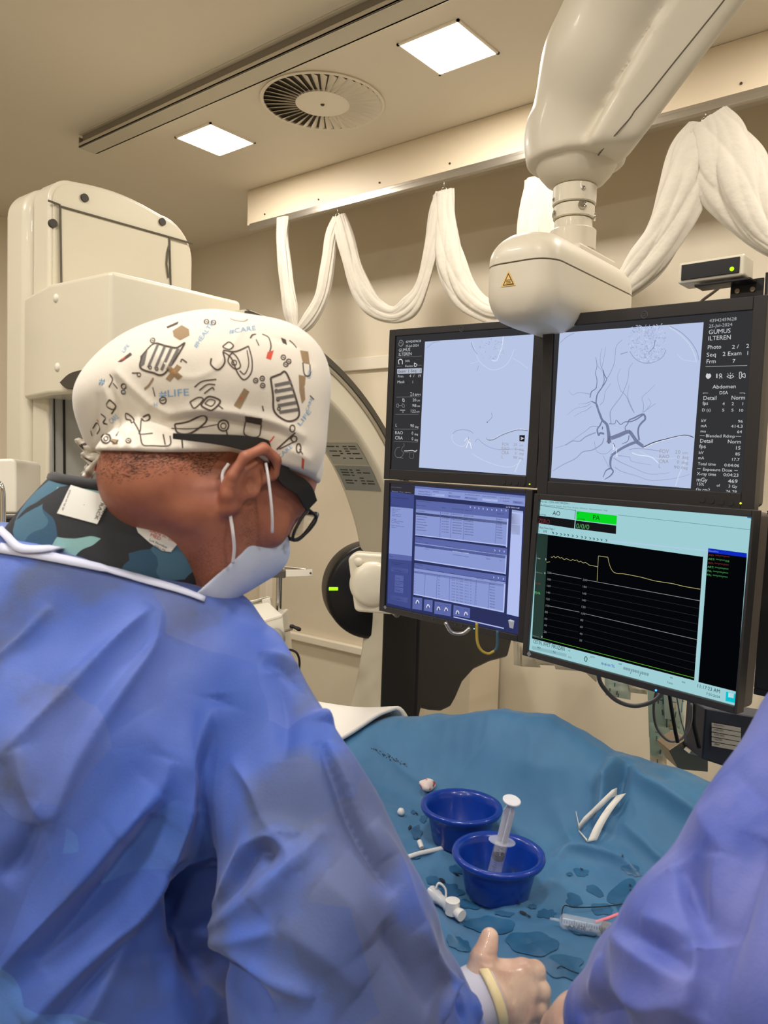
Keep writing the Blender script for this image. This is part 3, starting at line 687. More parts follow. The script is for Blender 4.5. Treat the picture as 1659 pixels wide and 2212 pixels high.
lines(S1, t1, 'sidebar_icon', [(((862, 740), (865, 735), (870, 737), (871, 743), (867, 748), (862, 746), (862, 740)), 1.2, gry), (((864, 742), (867, 739), (869, 744), (866, 746)), .8, gry), (((862, 787), (861, 779), (865, 776), (869, 779), (869, 787)), 2.0, (220, 220, 222)), (((895, 784), (901, 788), (896, 792), (895, 784)), 1.4, (230, 230, 230)), (((886, 848), (890, 848)), 1, c_), (((886, 855), (890, 855)), 1, c_), (((888, 848), (888, 855)), 1, c_),
 (((870, 861), (873, 863), (873, 868), (870, 866), (870, 861)), 1.4, c_), (((857, 873), (861, 873), (861, 879), (857, 879), (857, 873)), 1, gry), (((862, 876), (868, 876)), 1, gry), (((869, 872), (873, 874), (873, 880), (869, 878), (869, 872)), 1, gry), (((864, 886), (875, 886)), 1.2, c_), (((869, 890), (872, 890)), 2.4, gry), (((888, 884), (888, 891)), 1, c_),
 (((872, 957), (873, 963), (869, 967), (868, 974), (872, 978), (868, 986), (864, 988), (871, 990)), 1.2, (112, 112, 114)), (((864, 966), (857, 968), (853, 978), (856, 987), (866, 989)), 1.2, (112, 112, 114)), (((873, 974), (880, 974), (890, 973), (897, 975), (901, 972)), 2.4, (190, 190, 192)), (((873, 978), (900, 978)), .8, (112, 112, 114)), (((885, 979), (885, 989), (893, 989), (893, 979)), 1.0, (112, 112, 114))], .0009)
rects(S1, t1, 'play_icon', [((1122, 940), (1134, 940), (1133, 954), (1122, 953), (26, 28, 34)), ((1125, 943), (1132, 947), (1125, 951), (240, 240, 245))], .0010)
dots(S1, t1, 'bezel_button', [(1088, 1041), (1101, 1042), (1115, 1043), (1129, 1045)], .0052, mat('button_dark', (38, 38, 40), .5)); dots(S1, t1, 'power_light', [(1144, 1046)], .0014, LEDm((205, 230, 50), 2)); logo(S1, t1, 997, 711)

# ---- upper right
S2 = Scr((1.391, .546, 1.780), -91.9, 2.5, 1.2, .41, .352); S2.pxm = 1.37/FPX
t2 = monitor(S2, 'upper right monitor showing branching dark vessels on a pale blue angiogram', [(1202, 706), (1626, 671), (1606, 1064), (1182, 1040)])
panel(S2, t2, DG)
rects(S2, t2, 'angiogram_image', [((1209, 719), (1520, 696), (1492, 1055), (1190, 1032), LB)], .0004)
s = lambda x, y: (1140+x/3.1965, 640+y/3.1965)
def T2(txt, x, y, h, w, col=(206, 210, 214)): p = s(x, y); return (txt, p[0], p[1], h/3.1965, col, w/3.1965)
texts(S2, t2, 'screen_text', [T2('43942459628', 1254, 180, 22, 186, (176, 180, 184)), T2('25-Jul-2024', 1249, 217, 22, 162, (176, 180, 184)), T2('GUMUS', 1247, 262, 30, 152), T2('ILTEREN', 1244, 306, 30, 156), T2('Photo', 1240, 366, 28, 95), T2('2 /', 1408, 362, 26, 48), T2('2', 1507, 357, 28, 20),
 T2('Seq', 1233, 418, 28, 65), T2('2 Exam', 1344, 412, 28, 130), T2('1', 1508, 406, 28, 12), T2('Frm', 1231, 464, 28, 66), T2('7', 1412, 460, 26, 20), T2('Abdomen', 1275, 638, 26, 160), T2('DSA', 1322, 677, 22, 60), T2('Detail', 1210, 716, 28, 92), T2('Norm', 1404, 714, 28, 95),
 T2('fps', 1206, 750, 24, 38), T2('4', 1343, 752, 20, 16), T2('2', 1407, 752, 20, 16), T2('1', 1476, 752, 20, 10), T2('D (s)', 1202, 795, 20, 60), T2('5', 1340, 796, 20, 16), T2('5', 1404, 796, 20, 16), T2('10', 1454, 797, 20, 33), T2('kV', 1198, 868, 20, 34), T2('96', 1450, 873, 20, 34), T2('mA', 1194, 904, 20, 42), T2('414.3', 1403, 907, 20, 80), T2('ms', 1191, 940, 18, 38), T2('64', 1444, 945, 20, 34),
 T2('Blended Rdmp', 1228, 973, 20, 202), T2('Detail', 1187, 1010, 26, 90), T2('Norm', 1379, 1015, 26, 92), T2('fps', 1183, 1048, 26, 46), T2('15', 1430, 1058, 24, 38), T2('kV', 1180, 1088, 20, 34), T2('85', 1432, 1098, 20, 33), T2('mA', 1176, 1125, 20, 42), T2('17.7', 1404, 1135, 20, 58), T2('Total time', 1174, 1165, 20, 124), T2('0:04:06', 1356, 1175, 20, 103),
 T2('Exposure Dose', 1208, 1203, 20, 203), T2('X-ray time', 1168, 1235, 22, 132), T2('0:04:23', 1350, 1242, 22, 104), T2('mGy', 1164, 1278, 28, 76), T2('469', 1382, 1288, 26, 66), T2('15%', 1163, 1305, 20, 54), T2('of', 1303, 1314, 18, 24), T2('3 Gy', 1384, 1320, 20, 62), T2('Gy.cm2', 1160, 1342, 20, 98), T2('76.78', 1366, 1358, 22, 76),
 T2('FOV', 908, 1082, 26, 66, (150, 154, 160)), T2('20', 1016, 1086, 24, 38, (150, 154, 160)), T2('cm', 1066, 1088, 18, 38, (150, 154, 160)), T2('RAO', 905, 1116, 24, 72, (150, 154, 160)), T2('0', 1030, 1120, 22, 18, (150, 154, 160)), T2('deg', 1062, 1122, 22, 48, (150, 154, 160)), T2('CRA', 903, 1150, 24, 70, (150, 154, 160)), T2('0', 1028, 1154, 22, 18, (150, 154, 160)), T2('deg', 1060, 1157, 22, 48, (150, 154, 160)), T2('L', 902, 1184, 24, 16, (150, 154, 160)), T2('90', 1006, 1190, 22, 42, (150, 154, 160)), T2('deg', 1057, 1193, 22, 48, (150, 154, 160))], .0010)
V1, V2, V3 = (100, 106, 130), (118, 126, 158), (146, 156, 192); VW = (222, 230, 248)
def Lp(*p): return tuple(s(x, y) for x, y in p)
Lv = [(Lp((560, 1010), (562, 985), (556, 930), (545, 885), (515, 855), (500, 820), (485, 780), (475, 745), (440, 725)), [12, 9, 7.5, 6.5, 5.5, 5.5, 4.5, 3.5, 2.5], V2), (Lp((575, 980), (630, 960), (680, 938), (705, 935)), [9, 9.5, 9, 8], V2), (Lp((705, 935), (730, 970), (755, 1005), (795, 1035)), [8, 7.5, 8.5, 7], V2),
 (Lp((755, 1005), (710, 1020), (650, 1050), (605, 1080)), [6.5, 6.5, 6, 5.5], V2), (Lp((605, 1080), (580, 1100), (570, 1150), (575, 1185), (590, 1210), (570, 1240), (530, 1265)), [6, 6, 5, 4, 3.5, 3, 1.5], V2), (Lp((575, 1185), (540, 1205), (520, 1250)), [4, 2.5, 1.5], V2), (Lp((795, 1035), (800, 1045)), [6, 4], V2),
 (Lp((770, 995), (762, 940), (768, 900), (790, 870), (810, 850), (808, 825), (795, 815), (770, 822), (735, 840), (700, 855), (690, 880), (672, 905), (675, 925)), [4, 4, 4, 4.5, 4.5, 4.5, 4, 3.5, 3.5, 3, 2, 1.8, 2], V2), (Lp((795, 820), (750, 850), (712, 865), (670, 868), (640, 885), (612, 855), (600, 880), (560, 880)), [3, 3, 2.5, 2, 2, 1.5, 1.5, 1.5], V2),
 (Lp((528, 950), (500, 945), (490, 960), (480, 920), (500, 890), (516, 850)), [4.5, 4.5, 4, 3.5, 3.5, 3], V2), (Lp((548, 570), (532, 600), (505, 640), (480, 680), (472, 740), (485, 780)), [1.8, 2.4, 2.8, 3, 3.4, 3.4], V2), (Lp((652, 300), (610, 350), (600, 450), (570, 530), (545, 570)), [1, 1.1, 1.3, 1.5, 1.8], V3), (Lp((545, 570), (528, 540), (520, 510), (528, 580), (515, 620)), [2, 2.6, 2, 1.6, 1.6], V2),
 (Lp((520, 510), (505, 480), (500, 430), (510, 360)), [1.5, 1.2, 1, .8], V3), (Lp((510, 500), (525, 430), (540, 350)), [1.2, 1, .7], V3), (Lp((430, 700), (440, 660), (470, 635), (478, 580), (468, 530), (478, 480), (470, 420)), [2.6, 2.4, 2, 1.7, 1.5, 1.2, 1], V2), (Lp((480, 480), (500, 500), (515, 520)), [1, 1, 1], V3), (Lp((440, 680), (400, 670), (350, 665), (310, 680), (285, 655)), [1.4, 1.2, 1, .8, .6], V3), (Lp((440, 725), (400, 740), (350, 745)), [1.6, 1, .7], V3),
 (Lp((440, 760), (400, 790), (370, 800), (320, 830)), [1.4, 1.1, .9, .7], V3), (Lp((435, 740), (400, 760), (330, 775), (270, 820)), [1.3, 1, .8, .6], V3), (Lp((575, 880), (570, 800), (600, 750), (650, 680), (690, 580), (700, 500), (725, 460)), [2.4, 2, 1.7, 1.5, 1.2, 1, .8], V3), (Lp((500, 750), (525, 720), (535, 660), (575, 600)), [1.4, 1.2, 1, .8], V3), (Lp((640, 650), (620, 560), (640, 500)), [1, .8, .7], V3),
 (Lp((735, 805), (705, 750), (680, 690), (640, 650)), [1.8, 1.6, 1.4, 1.1], V3), (Lp((735, 805), (715, 760), (690, 690), (700, 610)), [1.4, 1.2, 1, .8], V3), (Lp((795, 805), (800, 750), (790, 700), (840, 650), (880, 610)), [1.6, 1.2, 1, .8, .6], V3), (Lp((800, 800), (840, 770), (885, 740)), [1.6, 1.2, .8], V3), (Lp((820, 780), (850, 740), (830, 700)), [1, .8, .6], V3),
 (Lp((490, 900), (440, 900), (400, 930), (350, 965), (300, 1000), (250, 1030), (185, 1048)), [1.6, 1.5, 1.2, 1, 1, 1, .8], V3), (Lp((470, 940), (400, 970), (360, 1000), (310, 1000), (260, 1030)), [2.8, 2.6, 2.4, 2, 1.4], V3), (Lp((525, 980), (510, 1020), (450, 1060), (380, 1075), (330, 1120), (240, 1165), (175, 1205)), [2.6, 2.6, 2.4, 2, 1.8, 1.6, 1.2], V3), (Lp((590, 1115), (650, 1150), (720, 1180), (830, 1225), (940, 1225), (980, 1215)), [1.6, 1.4, 1.1, .9, .8, .6], V3),
 (Lp((600, 1180), (650, 1210), (750, 1240), (850, 1270), (1000, 1260), (1120, 1230)), [1.4, 1.2, 1, .9, .8, .7], V3), (Lp((620, 1100), (700, 1110), (720, 1140), (850, 1165)), [1.4, 1.1, .9, .7], V3), (Lp((460, 1000), (470, 1060), (500, 1085), (545, 1085), (585, 1050)), 1.0, V3), (Lp((700, 960), (690, 1000), (650, 1020)), [2.4, 2, 1.4], V2), (Lp((520, 1100), (560, 1180)), 1, V3),
 (Lp((720, 1080), (760, 1095), (850, 1110), (900, 1150)), 2.0, VW), (Lp((700, 1060), (750, 1050), (850, 1060), (920, 1070)), 1.4, V3), (Lp((1100, 1120), (1050, 1220), (1020, 1310)), 2.0, (206, 214, 236)), (Lp((770, 1070), (900, 1120), (1090, 1110)), 1.0, (206, 214, 236)),
 (Lp((590, 1020), (595, 1045), (590, 1060)), 2.6, VW), (Lp((610, 1050), (618, 1110)), 2.4, VW), (Lp((570, 1110), (590, 1075)), 1.6, VW), (Lp((590, 1015), (604, 1040)), 1.6, (40, 44, 60)), (Lp((805, 1040), (870, 1010), (960, 985), (1060, 962), (1110, 962), (1145, 975)), [3, 2.8, 2.2, 2, 1.8, 1.6], (60, 66, 88)), (Lp((805, 1045), (870, 1015), (960, 989), (1060, 965), (1110, 965)), [1.6, 1.5, 1.2, 1, .8], (240, 244, 252)),
 (Lp((980, 205), (1060, 250), (1130, 320), (1170, 390), (1180, 440)), 1.4, V3), (Lp((975, 212), (1050, 262), (1115, 330), (1150, 400), (1165, 455)), 2, (204, 212, 236)), (Lp((640, 400), (690, 385)), 2, V3), (Lp((225, 320), (270, 280), (320, 255)), 1.2, V3), (Lp((705, 380), (740, 430), (800, 460), (870, 455), (930, 420), (955, 370)), 1.5, V3), (Lp((880, 300), (870, 350), (840, 385)), 1.2, V1), (Lp((1030, 400), (1080, 440), (1160, 450)), 1.0, (206, 214, 236))]
for i in range(340):
    x = random.gauss(830, 85); y = random.uniform(195, 455); a = random.uniform(0, 6.28)
    if ((x-830)/130)**2+((y-300)/165)**2 < 1: Lv.append((Lp((x, y), (x+14*cos(a), y+14*sin(a))), 1.0, random.choice([V3, (160, 170, 204), (208, 216, 238), (170, 180, 214)])))
for (x, y) in ((562, 985), (560, 1000), (516, 910), (755, 1005), (705, 935), (475, 632)):
    r_ = {(562, 985): 22, (560, 1000): 22, (516, 910): 11, (755, 1005): 17, (705, 935): 13, (475, 632): 5}[(x, y)]
    Lv.append((Lp((x-r_*.3, y), (x+r_*.3, y)), r_*.55, V1))
lines(S2, t2, 'vessel_trace', Lv, .0007)
ic = (206, 210, 212)
lines(S2, t2, 'sidebar_icon', [(Lp((1228, 485), (1515, 478)), .7, ic), (Lp((1213, 672), (1213, 668), (1245, 668)), .7, ic), (Lp((1462, 668), (1497, 668), (1497, 674)), .7, ic), (Lp((1188, 962), (1222, 963)), .7, ic), (Lp((1436, 967), (1472, 968)), .7, ic), (Lp((1170, 1190), (1194, 1191)), .7, ic), (Lp((1426, 1203), (1450, 1204)), .7, ic),
 (Lp((1245, 535), (1238, 550), (1246, 562), (1258, 550), (1250, 538)), 5, ic), (Lp((1306, 535), (1306, 565)), 2.2, ic), (Lp((1330, 533), (1322, 545), (1330, 553), (1340, 545), (1330, 533)), 1.2, ic), (Lp((1324, 568), (1328, 556), (1338, 556), (1342, 568)), 1.2, ic), (Lp((1375, 555), (1395, 545), (1422, 553), (1400, 566), (1375, 555)), 1.2, ic), (Lp((1396, 555), (1402, 556)), 3.4, ic), (Lp((1385, 540), (1380, 532)), 1, ic), (Lp((1399, 537), (1399, 527)), 1, ic), (Lp((1413, 540), (1418, 532)), 1, ic),
 (Lp((1462, 525), (1462, 565), (1475, 560), (1475, 525), (1462, 525)), 1.2, ic), (Lp((1478, 545), (1498, 532), (1500, 562), (1478, 550)), 1.2, ic)], .0010)
bt2 = [s(x, y) for x, y in ((1205, 1405), (1267, 1412), (1335, 1420), (1400, 1426))]
dots(S2, t2, 'bezel_button', bt2, .0052, mat('button_dark2', (38, 38, 40), .5)); dots(S2, t2, 'power_light', [s(1470, 1430)], .0016, LEDm((215, 232, 40), 2)); logo(S2, t2, 1392, 680, .006)

# ---- lower left
S3 = Scr((1.423, .974, 1.465), -93.5, .3, 1.1, .41, .315); S3.pxm = 1.62/FPX
t3 = monitor(S3, 'lower left monitor with blue patient lists and table windows', [(843, 1044), (1140, 1066), (1120, 1372), (835, 1308)])
panel(S3, t3, (44, 50, 92))
z = lambda x, y: (820+x/4.8794, 1020+y/4.8794)
def R3(x0, y0, x1, y1, x2, y2, x3, y3, c): return (z(x0, y0), z(x1, y1), z(x2, y2), z(x3, y3), c)
PBL = (138, 152, 210); MBL = (92, 104, 168); DBL = (66, 76, 136); HL = (178, 190, 238); NV = (36, 42, 84)
rects(S3, t3, 'window_layout', [R3(118, 120, 365, 145, 363, 235, 116, 200, (52, 50, 56)), R3(116, 205, 363, 238, 360, 385, 115, 362, DBL), R3(115, 362, 355, 385, 340, 885, 98, 855, PBL), R3(98, 855, 340, 885, 338, 935, 96, 912, MBL), R3(96, 912, 338, 935, 326, 1440, 82, 1380, DBL),
 R3(372, 145, 1535, 250, 1530, 362, 368, 240, PBL), R3(372, 145, 1535, 250, 1534, 275, 371, 168, MBL), R3(385, 290, 1365, 385, 1358, 490, 383, 400, MBL), R3(383, 385, 1358, 490, 1345, 780, 375, 660, PBL), R3(383, 422, 1353, 525, 1352, 555, 383, 446, NV), R3(375, 678, 1345, 805, 1343, 870, 373, 742, MBL), R3(373, 742, 1343, 872, 1330, 1070, 366, 920, PBL), R3(373, 752, 1340, 882, 1339, 912, 372, 778, DBL),
 R3(368, 955, 1332, 1095, 1330, 1155, 364, 1010, MBL), R3(364, 1012, 1328, 1160, 1310, 1480, 357, 1285, PBL), R3(364, 1040, 1326, 1185, 1325, 1212, 363, 1062, DBL), R3(1395, 395, 1512, 412, 1465, 1525, 1340, 1495, HL), R3(1395, 395, 1512, 412, 1511, 432, 1394, 415, DBL), R3(1390, 432, 1485, 445, 1480, 555, 1386, 545, (70, 68, 76)), R3(1386, 550, 1480, 560, 1476, 662, 1380, 652, (58, 56, 64)),
 R3(350, 1315, 450, 1330, 445, 1455, 345, 1440, MBL), R3(470, 1340, 560, 1350, 555, 1475, 465, 1458, MBL), R3(580, 1360, 757, 1390, 750, 1520, 575, 1490, MBL), R3(780, 1400, 955, 1435, 950, 1540, 775, 1510, MBL), R3(780, 1520, 1310, 1640, 1308, 1652, 778, 1530, HL), R3(122, 995, 302, 1025, 300, 1070, 120, 1040, MBL), R3(162, 1080, 253, 1092, 252, 1152, 160, 1142, MBL), R3(160, 1145, 252, 1160, 250, 1212, 158, 1202, MBL), R3(158, 1208, 250, 1222, 249, 1278, 156, 1264, MBL), R3(112, 1290, 296, 1325, 292, 1376, 110, 1340, MBL),
 R3(558, 222, 685, 236, 684, 262, 556, 248, HL), R3(724, 240, 852, 254, 850, 276, 723, 262, MBL), R3(898, 260, 1030, 272, 1028, 295, 896, 280, MBL), R3(1085, 275, 1246, 290, 1244, 315, 1083, 298, HL), R3(1405, 300, 1518, 312, 1516, 340, 1403, 328, MBL)], .0004)
rects(S3, t3, 'window_border', [R3(1358, 490, 1345, 490, 1330, 790, 1343, 795, HL), R3(1505, 430, 1513, 432, 1462, 1510, 1455, 1508, HL), R3(1338, 885, 1328, 884, 1318, 1075, 1328, 1078, HL), R3(1328, 1180, 1312, 1178, 1298, 1470, 1312, 1474, HL), R3(375, 655, 1345, 768, 1344, 780, 375, 664, HL), R3(368, 915, 1330, 1062, 1329, 1074, 367, 926, HL), R3(357, 1278, 1310, 1466, 1309, 1480, 357, 1290, HL), R3(640, 400, 644, 400, 638, 690, 634, 690, MBL), R3(755, 405, 759, 405, 748, 700, 744, 700, MBL), R3(890, 420, 894, 420, 882, 715, 878, 715, MBL), R3(1232, 480, 1236, 480, 1220, 750, 1216, 750, MBL), R3(480, 1060, 484, 1060, 472, 1305, 468, 1305, MBL), R3(605, 1080, 609, 1080, 600, 1335, 596, 1335, MBL), R3(738, 1100, 742, 1100, 735, 1360, 731, 1360, MBL), R3(1018, 1140, 1022, 1140, 1004, 1415, 1000, 1415, MBL), R3(1156, 1165, 1160, 1165, 1146, 1440, 1142, 1440, MBL)], .0006)
K = (42, 46, 78); tx = []
def T3(t, x, y, h, w, c=K): p = z(x, y); tx.append((t, p[0], p[1], h/4.8794, c, w/4.8794))
T3('Selected Filters', 410, 205, 12, 118); T3('Advanced Filters', 405, 232, 12, 128); T3('Modality', 562, 208, 12, 62); T3('All', 562, 242, 12, 20); T3('Date', 726, 222, 12, 38); T3('All', 728, 256, 12, 20); T3('End Review status', 898, 240, 12, 158); T3('All', 902, 274, 12, 24); T3('Exam Description', 1083, 258, 12, 148); T3('Local Priors', 1270, 275, 12, 102); T3('Include', 1300, 308, 12, 66); T3('Reset', 1430, 325, 12, 56)
T3('Jul 25 2024 11:25', 1332, 372, 13, 142, (226, 230, 246)); T3('1/3 Examinations', 390, 308, 11, 150); T3('Patient Name', 390, 352, 11, 96); T3('Date', 658, 378, 11, 34); T3('Accession Num', 766, 388, 11, 122); T3('Patient ID', 900, 404, 11, 74); T3('Exam ID', 1240, 440, 12, 68)
rws = [('BOZKURT SERCAN', 'Jul 25 2024', 'ABH0224342', '14854246024', 'MI3703')]+[('DEMIR ALI', 'Jul 24 2024', 'ABH0232135', '3685371088', 'PT02831')]*1
for i in range(8):
    y = 402+i*28; T3(['KOZANOGLU SERTAC', 'SUKRU ERTAC BAYIR', 'ERDEM ALI', 'SOZTURK HAKAN', 'SOYDEMIR MEHMET', 'KOMOREMME', 'SAHIN AZMI', 'RASUL ABDULKERIM'][i] if False else '. . . . . . . . . . .', 388, y+8, 10, 110)
    T3('Jul %d 2024' % (25-i//2), 655, y+34, 11, 72); T3('ABH02%05d' % (23513+i*731), 764, y+46, 11, 100); T3('%d' % (3685371088+i*7731), 892, y+60, 11, 96); T3('PT0%04d' % (2810+i*17), 1232, y+98, 11, 60)
    T3('#######', 388, y+10, 8, 90+12*(i % 3))
T3('1/1 Series', 380, 700, 10, 74); T3('Series', 382, 738, 10, 46); T3('Type', 476, 748, 10, 36); T3('Images', 700, 784, 10, 56); T3('Description', 772, 800, 11, 92); T3('Modality', 1016, 832, 11, 68); T3('Manufacturer', 1122, 850, 11, 114); T3('Room', 1264, 866, 11, 44)
T3('DYNAMIC/PLUGGED', 476, 792, 9, 118); T3('PHOTO', 476, 812, 9, 44); T3('SeriesNumber unassigned', 770, 836, 10, 170, (226, 230, 246)); T3('SeriesNumber unassigned', 770, 872, 10, 170); T3('GEMS', 1120, 884, 10, 46); T3('GEMS', 1120, 916, 10, 46); T3('Yes', 1262, 934, 10, 24)
T3('1/16 Images', 368, 972, 10, 88); T3('Image', 368, 1004, 10, 46); T3('Views', 490, 1022, 10, 42); T3('Frames', 618, 1046, 10, 56); T3('Angle', 746, 1066, 10, 44); T3('SID (mm)', 1022, 1124, 10, 74); T3('DSA scan', 1162, 1146, 10, 72)
for i in range(9):
    T3(str(i+1), 366, 1062+i*30, 9, 7); T3(str([32, 32, 27, 48, 46, 54, 60, 12, 34][i]), 618, 1108+i*30, 10, 16); T3('LAO  %d | CRA   %d | L   0' % (20+i, 14+i), 758, 1108+i*30, 10, 210) ; T3('0', 1016, 1150+i*30, 10, 7); T3('MI%03d' % (300+i*7), 1160, 1182+i*30, 11, 54)
T3('Worklist', 122, 160, 9, 110, (120, 120, 126)); T3('Browser  Tools  Options', 130, 205, 10, 200, (150, 156, 190)); T3('WORKSTATION', 135, 272, 12, 165); T3('Applications', 120, 348, 10, 82); 
for i, (t_, w_) in enumerate((('Applications', 90), ('2D Viewer', 66), ('DICOM', 34), ('Reporting Tool', 100), ('Smart Viewer', 94))): T3(t_, 130, 390+i*18, 10, w_)
for i, (t_, w_) in enumerate((('Tools', 48), ('Background Mode', 124), ('Mini Viewer', 84))): T3(t_, 126, 496+i*18, 10, w_)
T3('Open applications', 120, 562, 10, 140); T3('Viewer 2', 124, 582, 10, 50); T3('Filters', 102, 890, 10, 40); T3('Examinations filters', 125, 948, 10, 135); T3('Highlighted', 130, 968, 10, 84); T3('Send Images', 145, 1036, 11, 88); T3('Tools', 176, 1120, 11, 40); T3('Utilities', 170, 1182, 11, 44); T3('System', 168, 1245, 11, 46); T3('Logout', 176, 1338, 12, 56); T3('Systems', 604, 1400, 10, 50); T3('Search', 686, 1405, 10, 50); T3('Import', 800, 1432, 10, 52); T3('Push', 890, 1452, 10, 40); T3('Exit', 384, 1372, 10, 26)
texts(S3, t3, 'screen_text', tx, .0009)
il = []
for x, y in ((955, 368), (1002, 375), (1044, 382), (1090, 386), (1134, 392), (1182, 396), (1232, 398), (1282, 402), (1332, 405), (1214, 824), (1262, 828), (1312, 836), (1202, 1108), (1250, 1114), (1302, 1124)): il.append(((z(x-4, y-9), z(x+5, y), z(x-3, y+9)), 1.0, (210, 216, 240)))
for x, y in ((510, 1415), (620, 1440), (700, 1450), (820, 1480), (908, 1495), (398, 1370)):
    il.append(((z(x-16, y+14), z(x-4, y-18), z(x+12, y-8), z(x+16, y+12)), 2.6, (214, 216, 226))); il.append(((z(x-8, y), z(x+6, y+16)), 2.4, (60, 60, 72)))
lines(S3, t3, 'toolbar_icon', il, .0010)
rects(S3, t3, 'bin_icon', [((z(1355, 1562)), z(1420, 1570), z(1408, 1650), z(1370, 1640), (150, 150, 158)), (z(1353, 1560), z(1380, 1552), z(1422, 1568), z(1395, 1580), (206, 206, 212))], .0011)
dots(S3, t3, 'bezel_button', [z(x, y) for x, y in ((440, 1516), (558, 1545), (800, 1605), (866, 1618), (932, 1633))], .0022, mat('button_grey', (60, 60, 64), .4)); dots(S3, t3, 'power_light', [z(996, 1650)], .0013, LEDm((120, 190, 255), 2))
u, v = S3.uv(*z(58, 1424), .0065); MB().box(S3.pt(u, v, .0065), (.007, .0008, .007), S3.R@rotm(0, 0, pi/4)).build('diamond_logo', mat('logo_silver', (120, 122, 128), .4), t3)

# ---- lower right
S4 = Scr((1.345, .540, 1.446), -100.1, -2.0, 1.0, .434, .325); S4.pxm = 1.33/FPX
t4 = monitor(S4, 'lower right monitor with a black pressure curve chart in a pale cyan window', [(1163, 1075), (1623, 1122), (1592, 1526), (1147, 1405)])
panel(S4, t4, (158, 206, 212))
q4 = lambda x, y: (1120+x/3.0779, 1060+y/3.0779)
def R4(x0, y0, x1, y1, x2, y2, x3, y3, c): return (q4(x0, y0), q4(x1, y1), q4(x2, y2), q4(x3, y3), c)
rects(S4, t4, 'window_layout', [R4(135, 165, 375, 195, 370, 252, 128, 215, (22, 22, 24)), R4(380, 198, 650, 232, 648, 288, 376, 252, (22, 22, 24)), R4(386, 135, 655, 166, 652, 226, 384, 195, (8, 214, 34)), R4(128, 283, 1228, 440, 1168, 1262, 90, 982, (5, 6, 9)), R4(128, 283, 196, 292, 160, 990, 90, 972, (44, 66, 58)), R4(1262, 382, 1518, 416, 1518, 444, 1260, 410, (14, 42, 190)), R4(1260, 410, 1518, 444, 1448, 1336, 1196, 1272, (4, 5, 8)), R4(90, 1030, 320, 1085, 318, 1106, 88, 1054, (140, 182, 190)), R4(136, 95, 378, 130, 377, 132, 136, 98, (60, 80, 90)), R4(660, 160, 1538, 258, 1538, 260, 660, 162, (60, 80, 90)), R4(378, 128, 382, 128, 376, 190, 372, 190, (90, 110, 116)),
  R4(1380, 1336, 1447, 1352, 1442, 1412, 1376, 1398, (10, 190, 206)), R4(1396, 1342, 1432, 1350, 1430, 1380, 1394, 1372, (196, 222, 226)), R4(1522, 145, 1558, 150, 1556, 186, 1520, 180, (48, 110, 168)), R4(600, 330, 1255, 395, 1255, 402, 600, 338, (176, 202, 230))], .0004)
tx4 = []
def T4(t, x, y, h, w, c): p = q4(x, y); tx4.append((t, p[0], p[1], h/3.0779, c, w/3.0779))
k0 = (20, 26, 28); T4('AO', 226, 162, 30, 50, k0); T4('PA', 492, 192, 32, 48, k0); T4('P1', 137, 126, 9, 10, k0); T4('P2', 390, 154, 9, 12, k0); T4('mmHg', 134, 160, 9, 48, k0); T4('mmHg', 388, 190, 9, 54, k0); T4('ZERO', 130, 212, 28, 78, (120, 48, 52)); T4('0/0/0', 382, 248, 32, 88, (84, 170, 96))
T4('Mac-Lab - CETIN, IFFET FIRUZAN 1', 146, 76, 12, 195, k0); T4('Edit  Measurements  Results  Real-Time  Review  Windows  Administration  Help', 140, 96, 9, 455, (90, 110, 118)); T4('Real-Time: Page 1', 140, 250, 13, 102, k0); T4('-  25   +', 134, 272, 14, 100, k0)
T4('CETIN, IFFET FIRUZAN', 96, 1012, 26, 214, k0); T4('BSA', 126, 1046, 12, 22, k0); T4('Kg', 230, 1075, 12, 16, k0); T4('HR', 328, 1066, 9, 16, k0); T4('ECG', 330, 1110, 10, 22, k0); T4('0', 434, 1134, 38, 24, (20, 92, 54)); T4('SpO2', 475, 1106, 10, 32, k0); T4('***', 546, 1168, 30, 66, (18, 34, 170)); T4('%', 616, 1172, 20, 24, (40, 50, 190)); T4('NBP', 664, 1154, 10, 24, k0); T4('***/***/***', 694, 1204, 36, 174, (52, 20, 70)); T4('RR', 1008, 1246, 10, 18, k0); T4('Temp', 986, 1278, 12, 40, k0); T4('**', 1084, 1286, 22, 24, (40, 40, 70)); T4('11:17:23 AM', 1184, 1306, 24, 158, k0); T4('7/25/2024', 1246, 1356, 16, 94, k0)
T4('Baseline', 1264, 404, 12, 66, (110, 130, 220)); gr = (76, 168, 92); rd = (130, 48, 50)
for i, (t_, c) in enumerate((('AO: ***/***/***', rd), ('ART: ***/***/10', gr), ('AO: ***/***/***', rd), ('ART: ***/***/***', gr), ('PA: ***/***/***', gr), ('PA: ***/***/***', gr))): T4(t_, 1264-i*2.4, 432+i*26.5, 13, 140, c)
for i in range(10):
    t_ = str(200-20*i); T4(t_, 190-i*2.6, 550+i*43.6, 14, 28 if i < 6 else 20, (128, 132, 134)); T4(t_, 426-i*2.6, 598+i*44.6, 14, 30 if i < 6 else 20, (128, 132, 134))
T4('1 fwd', 120, 452, 9, 24, (180, 190, 190)); T4('50mm/s', 114, 545, 9, 46, (120, 132, 128)); T4('P1 AO', 112, 620, 11, 36, (130, 56, 50)); T4('P2 PA', 106, 684, 16, 38, (90, 210, 96)); T4('50mm/s', 92, 966, 9, 46, (120, 132, 128))
texts(S4, t4, 'screen_text', tx4, .0010)
def L4(*p): return tuple(q4(x, y) for x, y in p)
y1 = (206, 196, 130); ls = [(L4((186, 474), (195, 476), (203, 472), (210, 475)), .9, y1)]
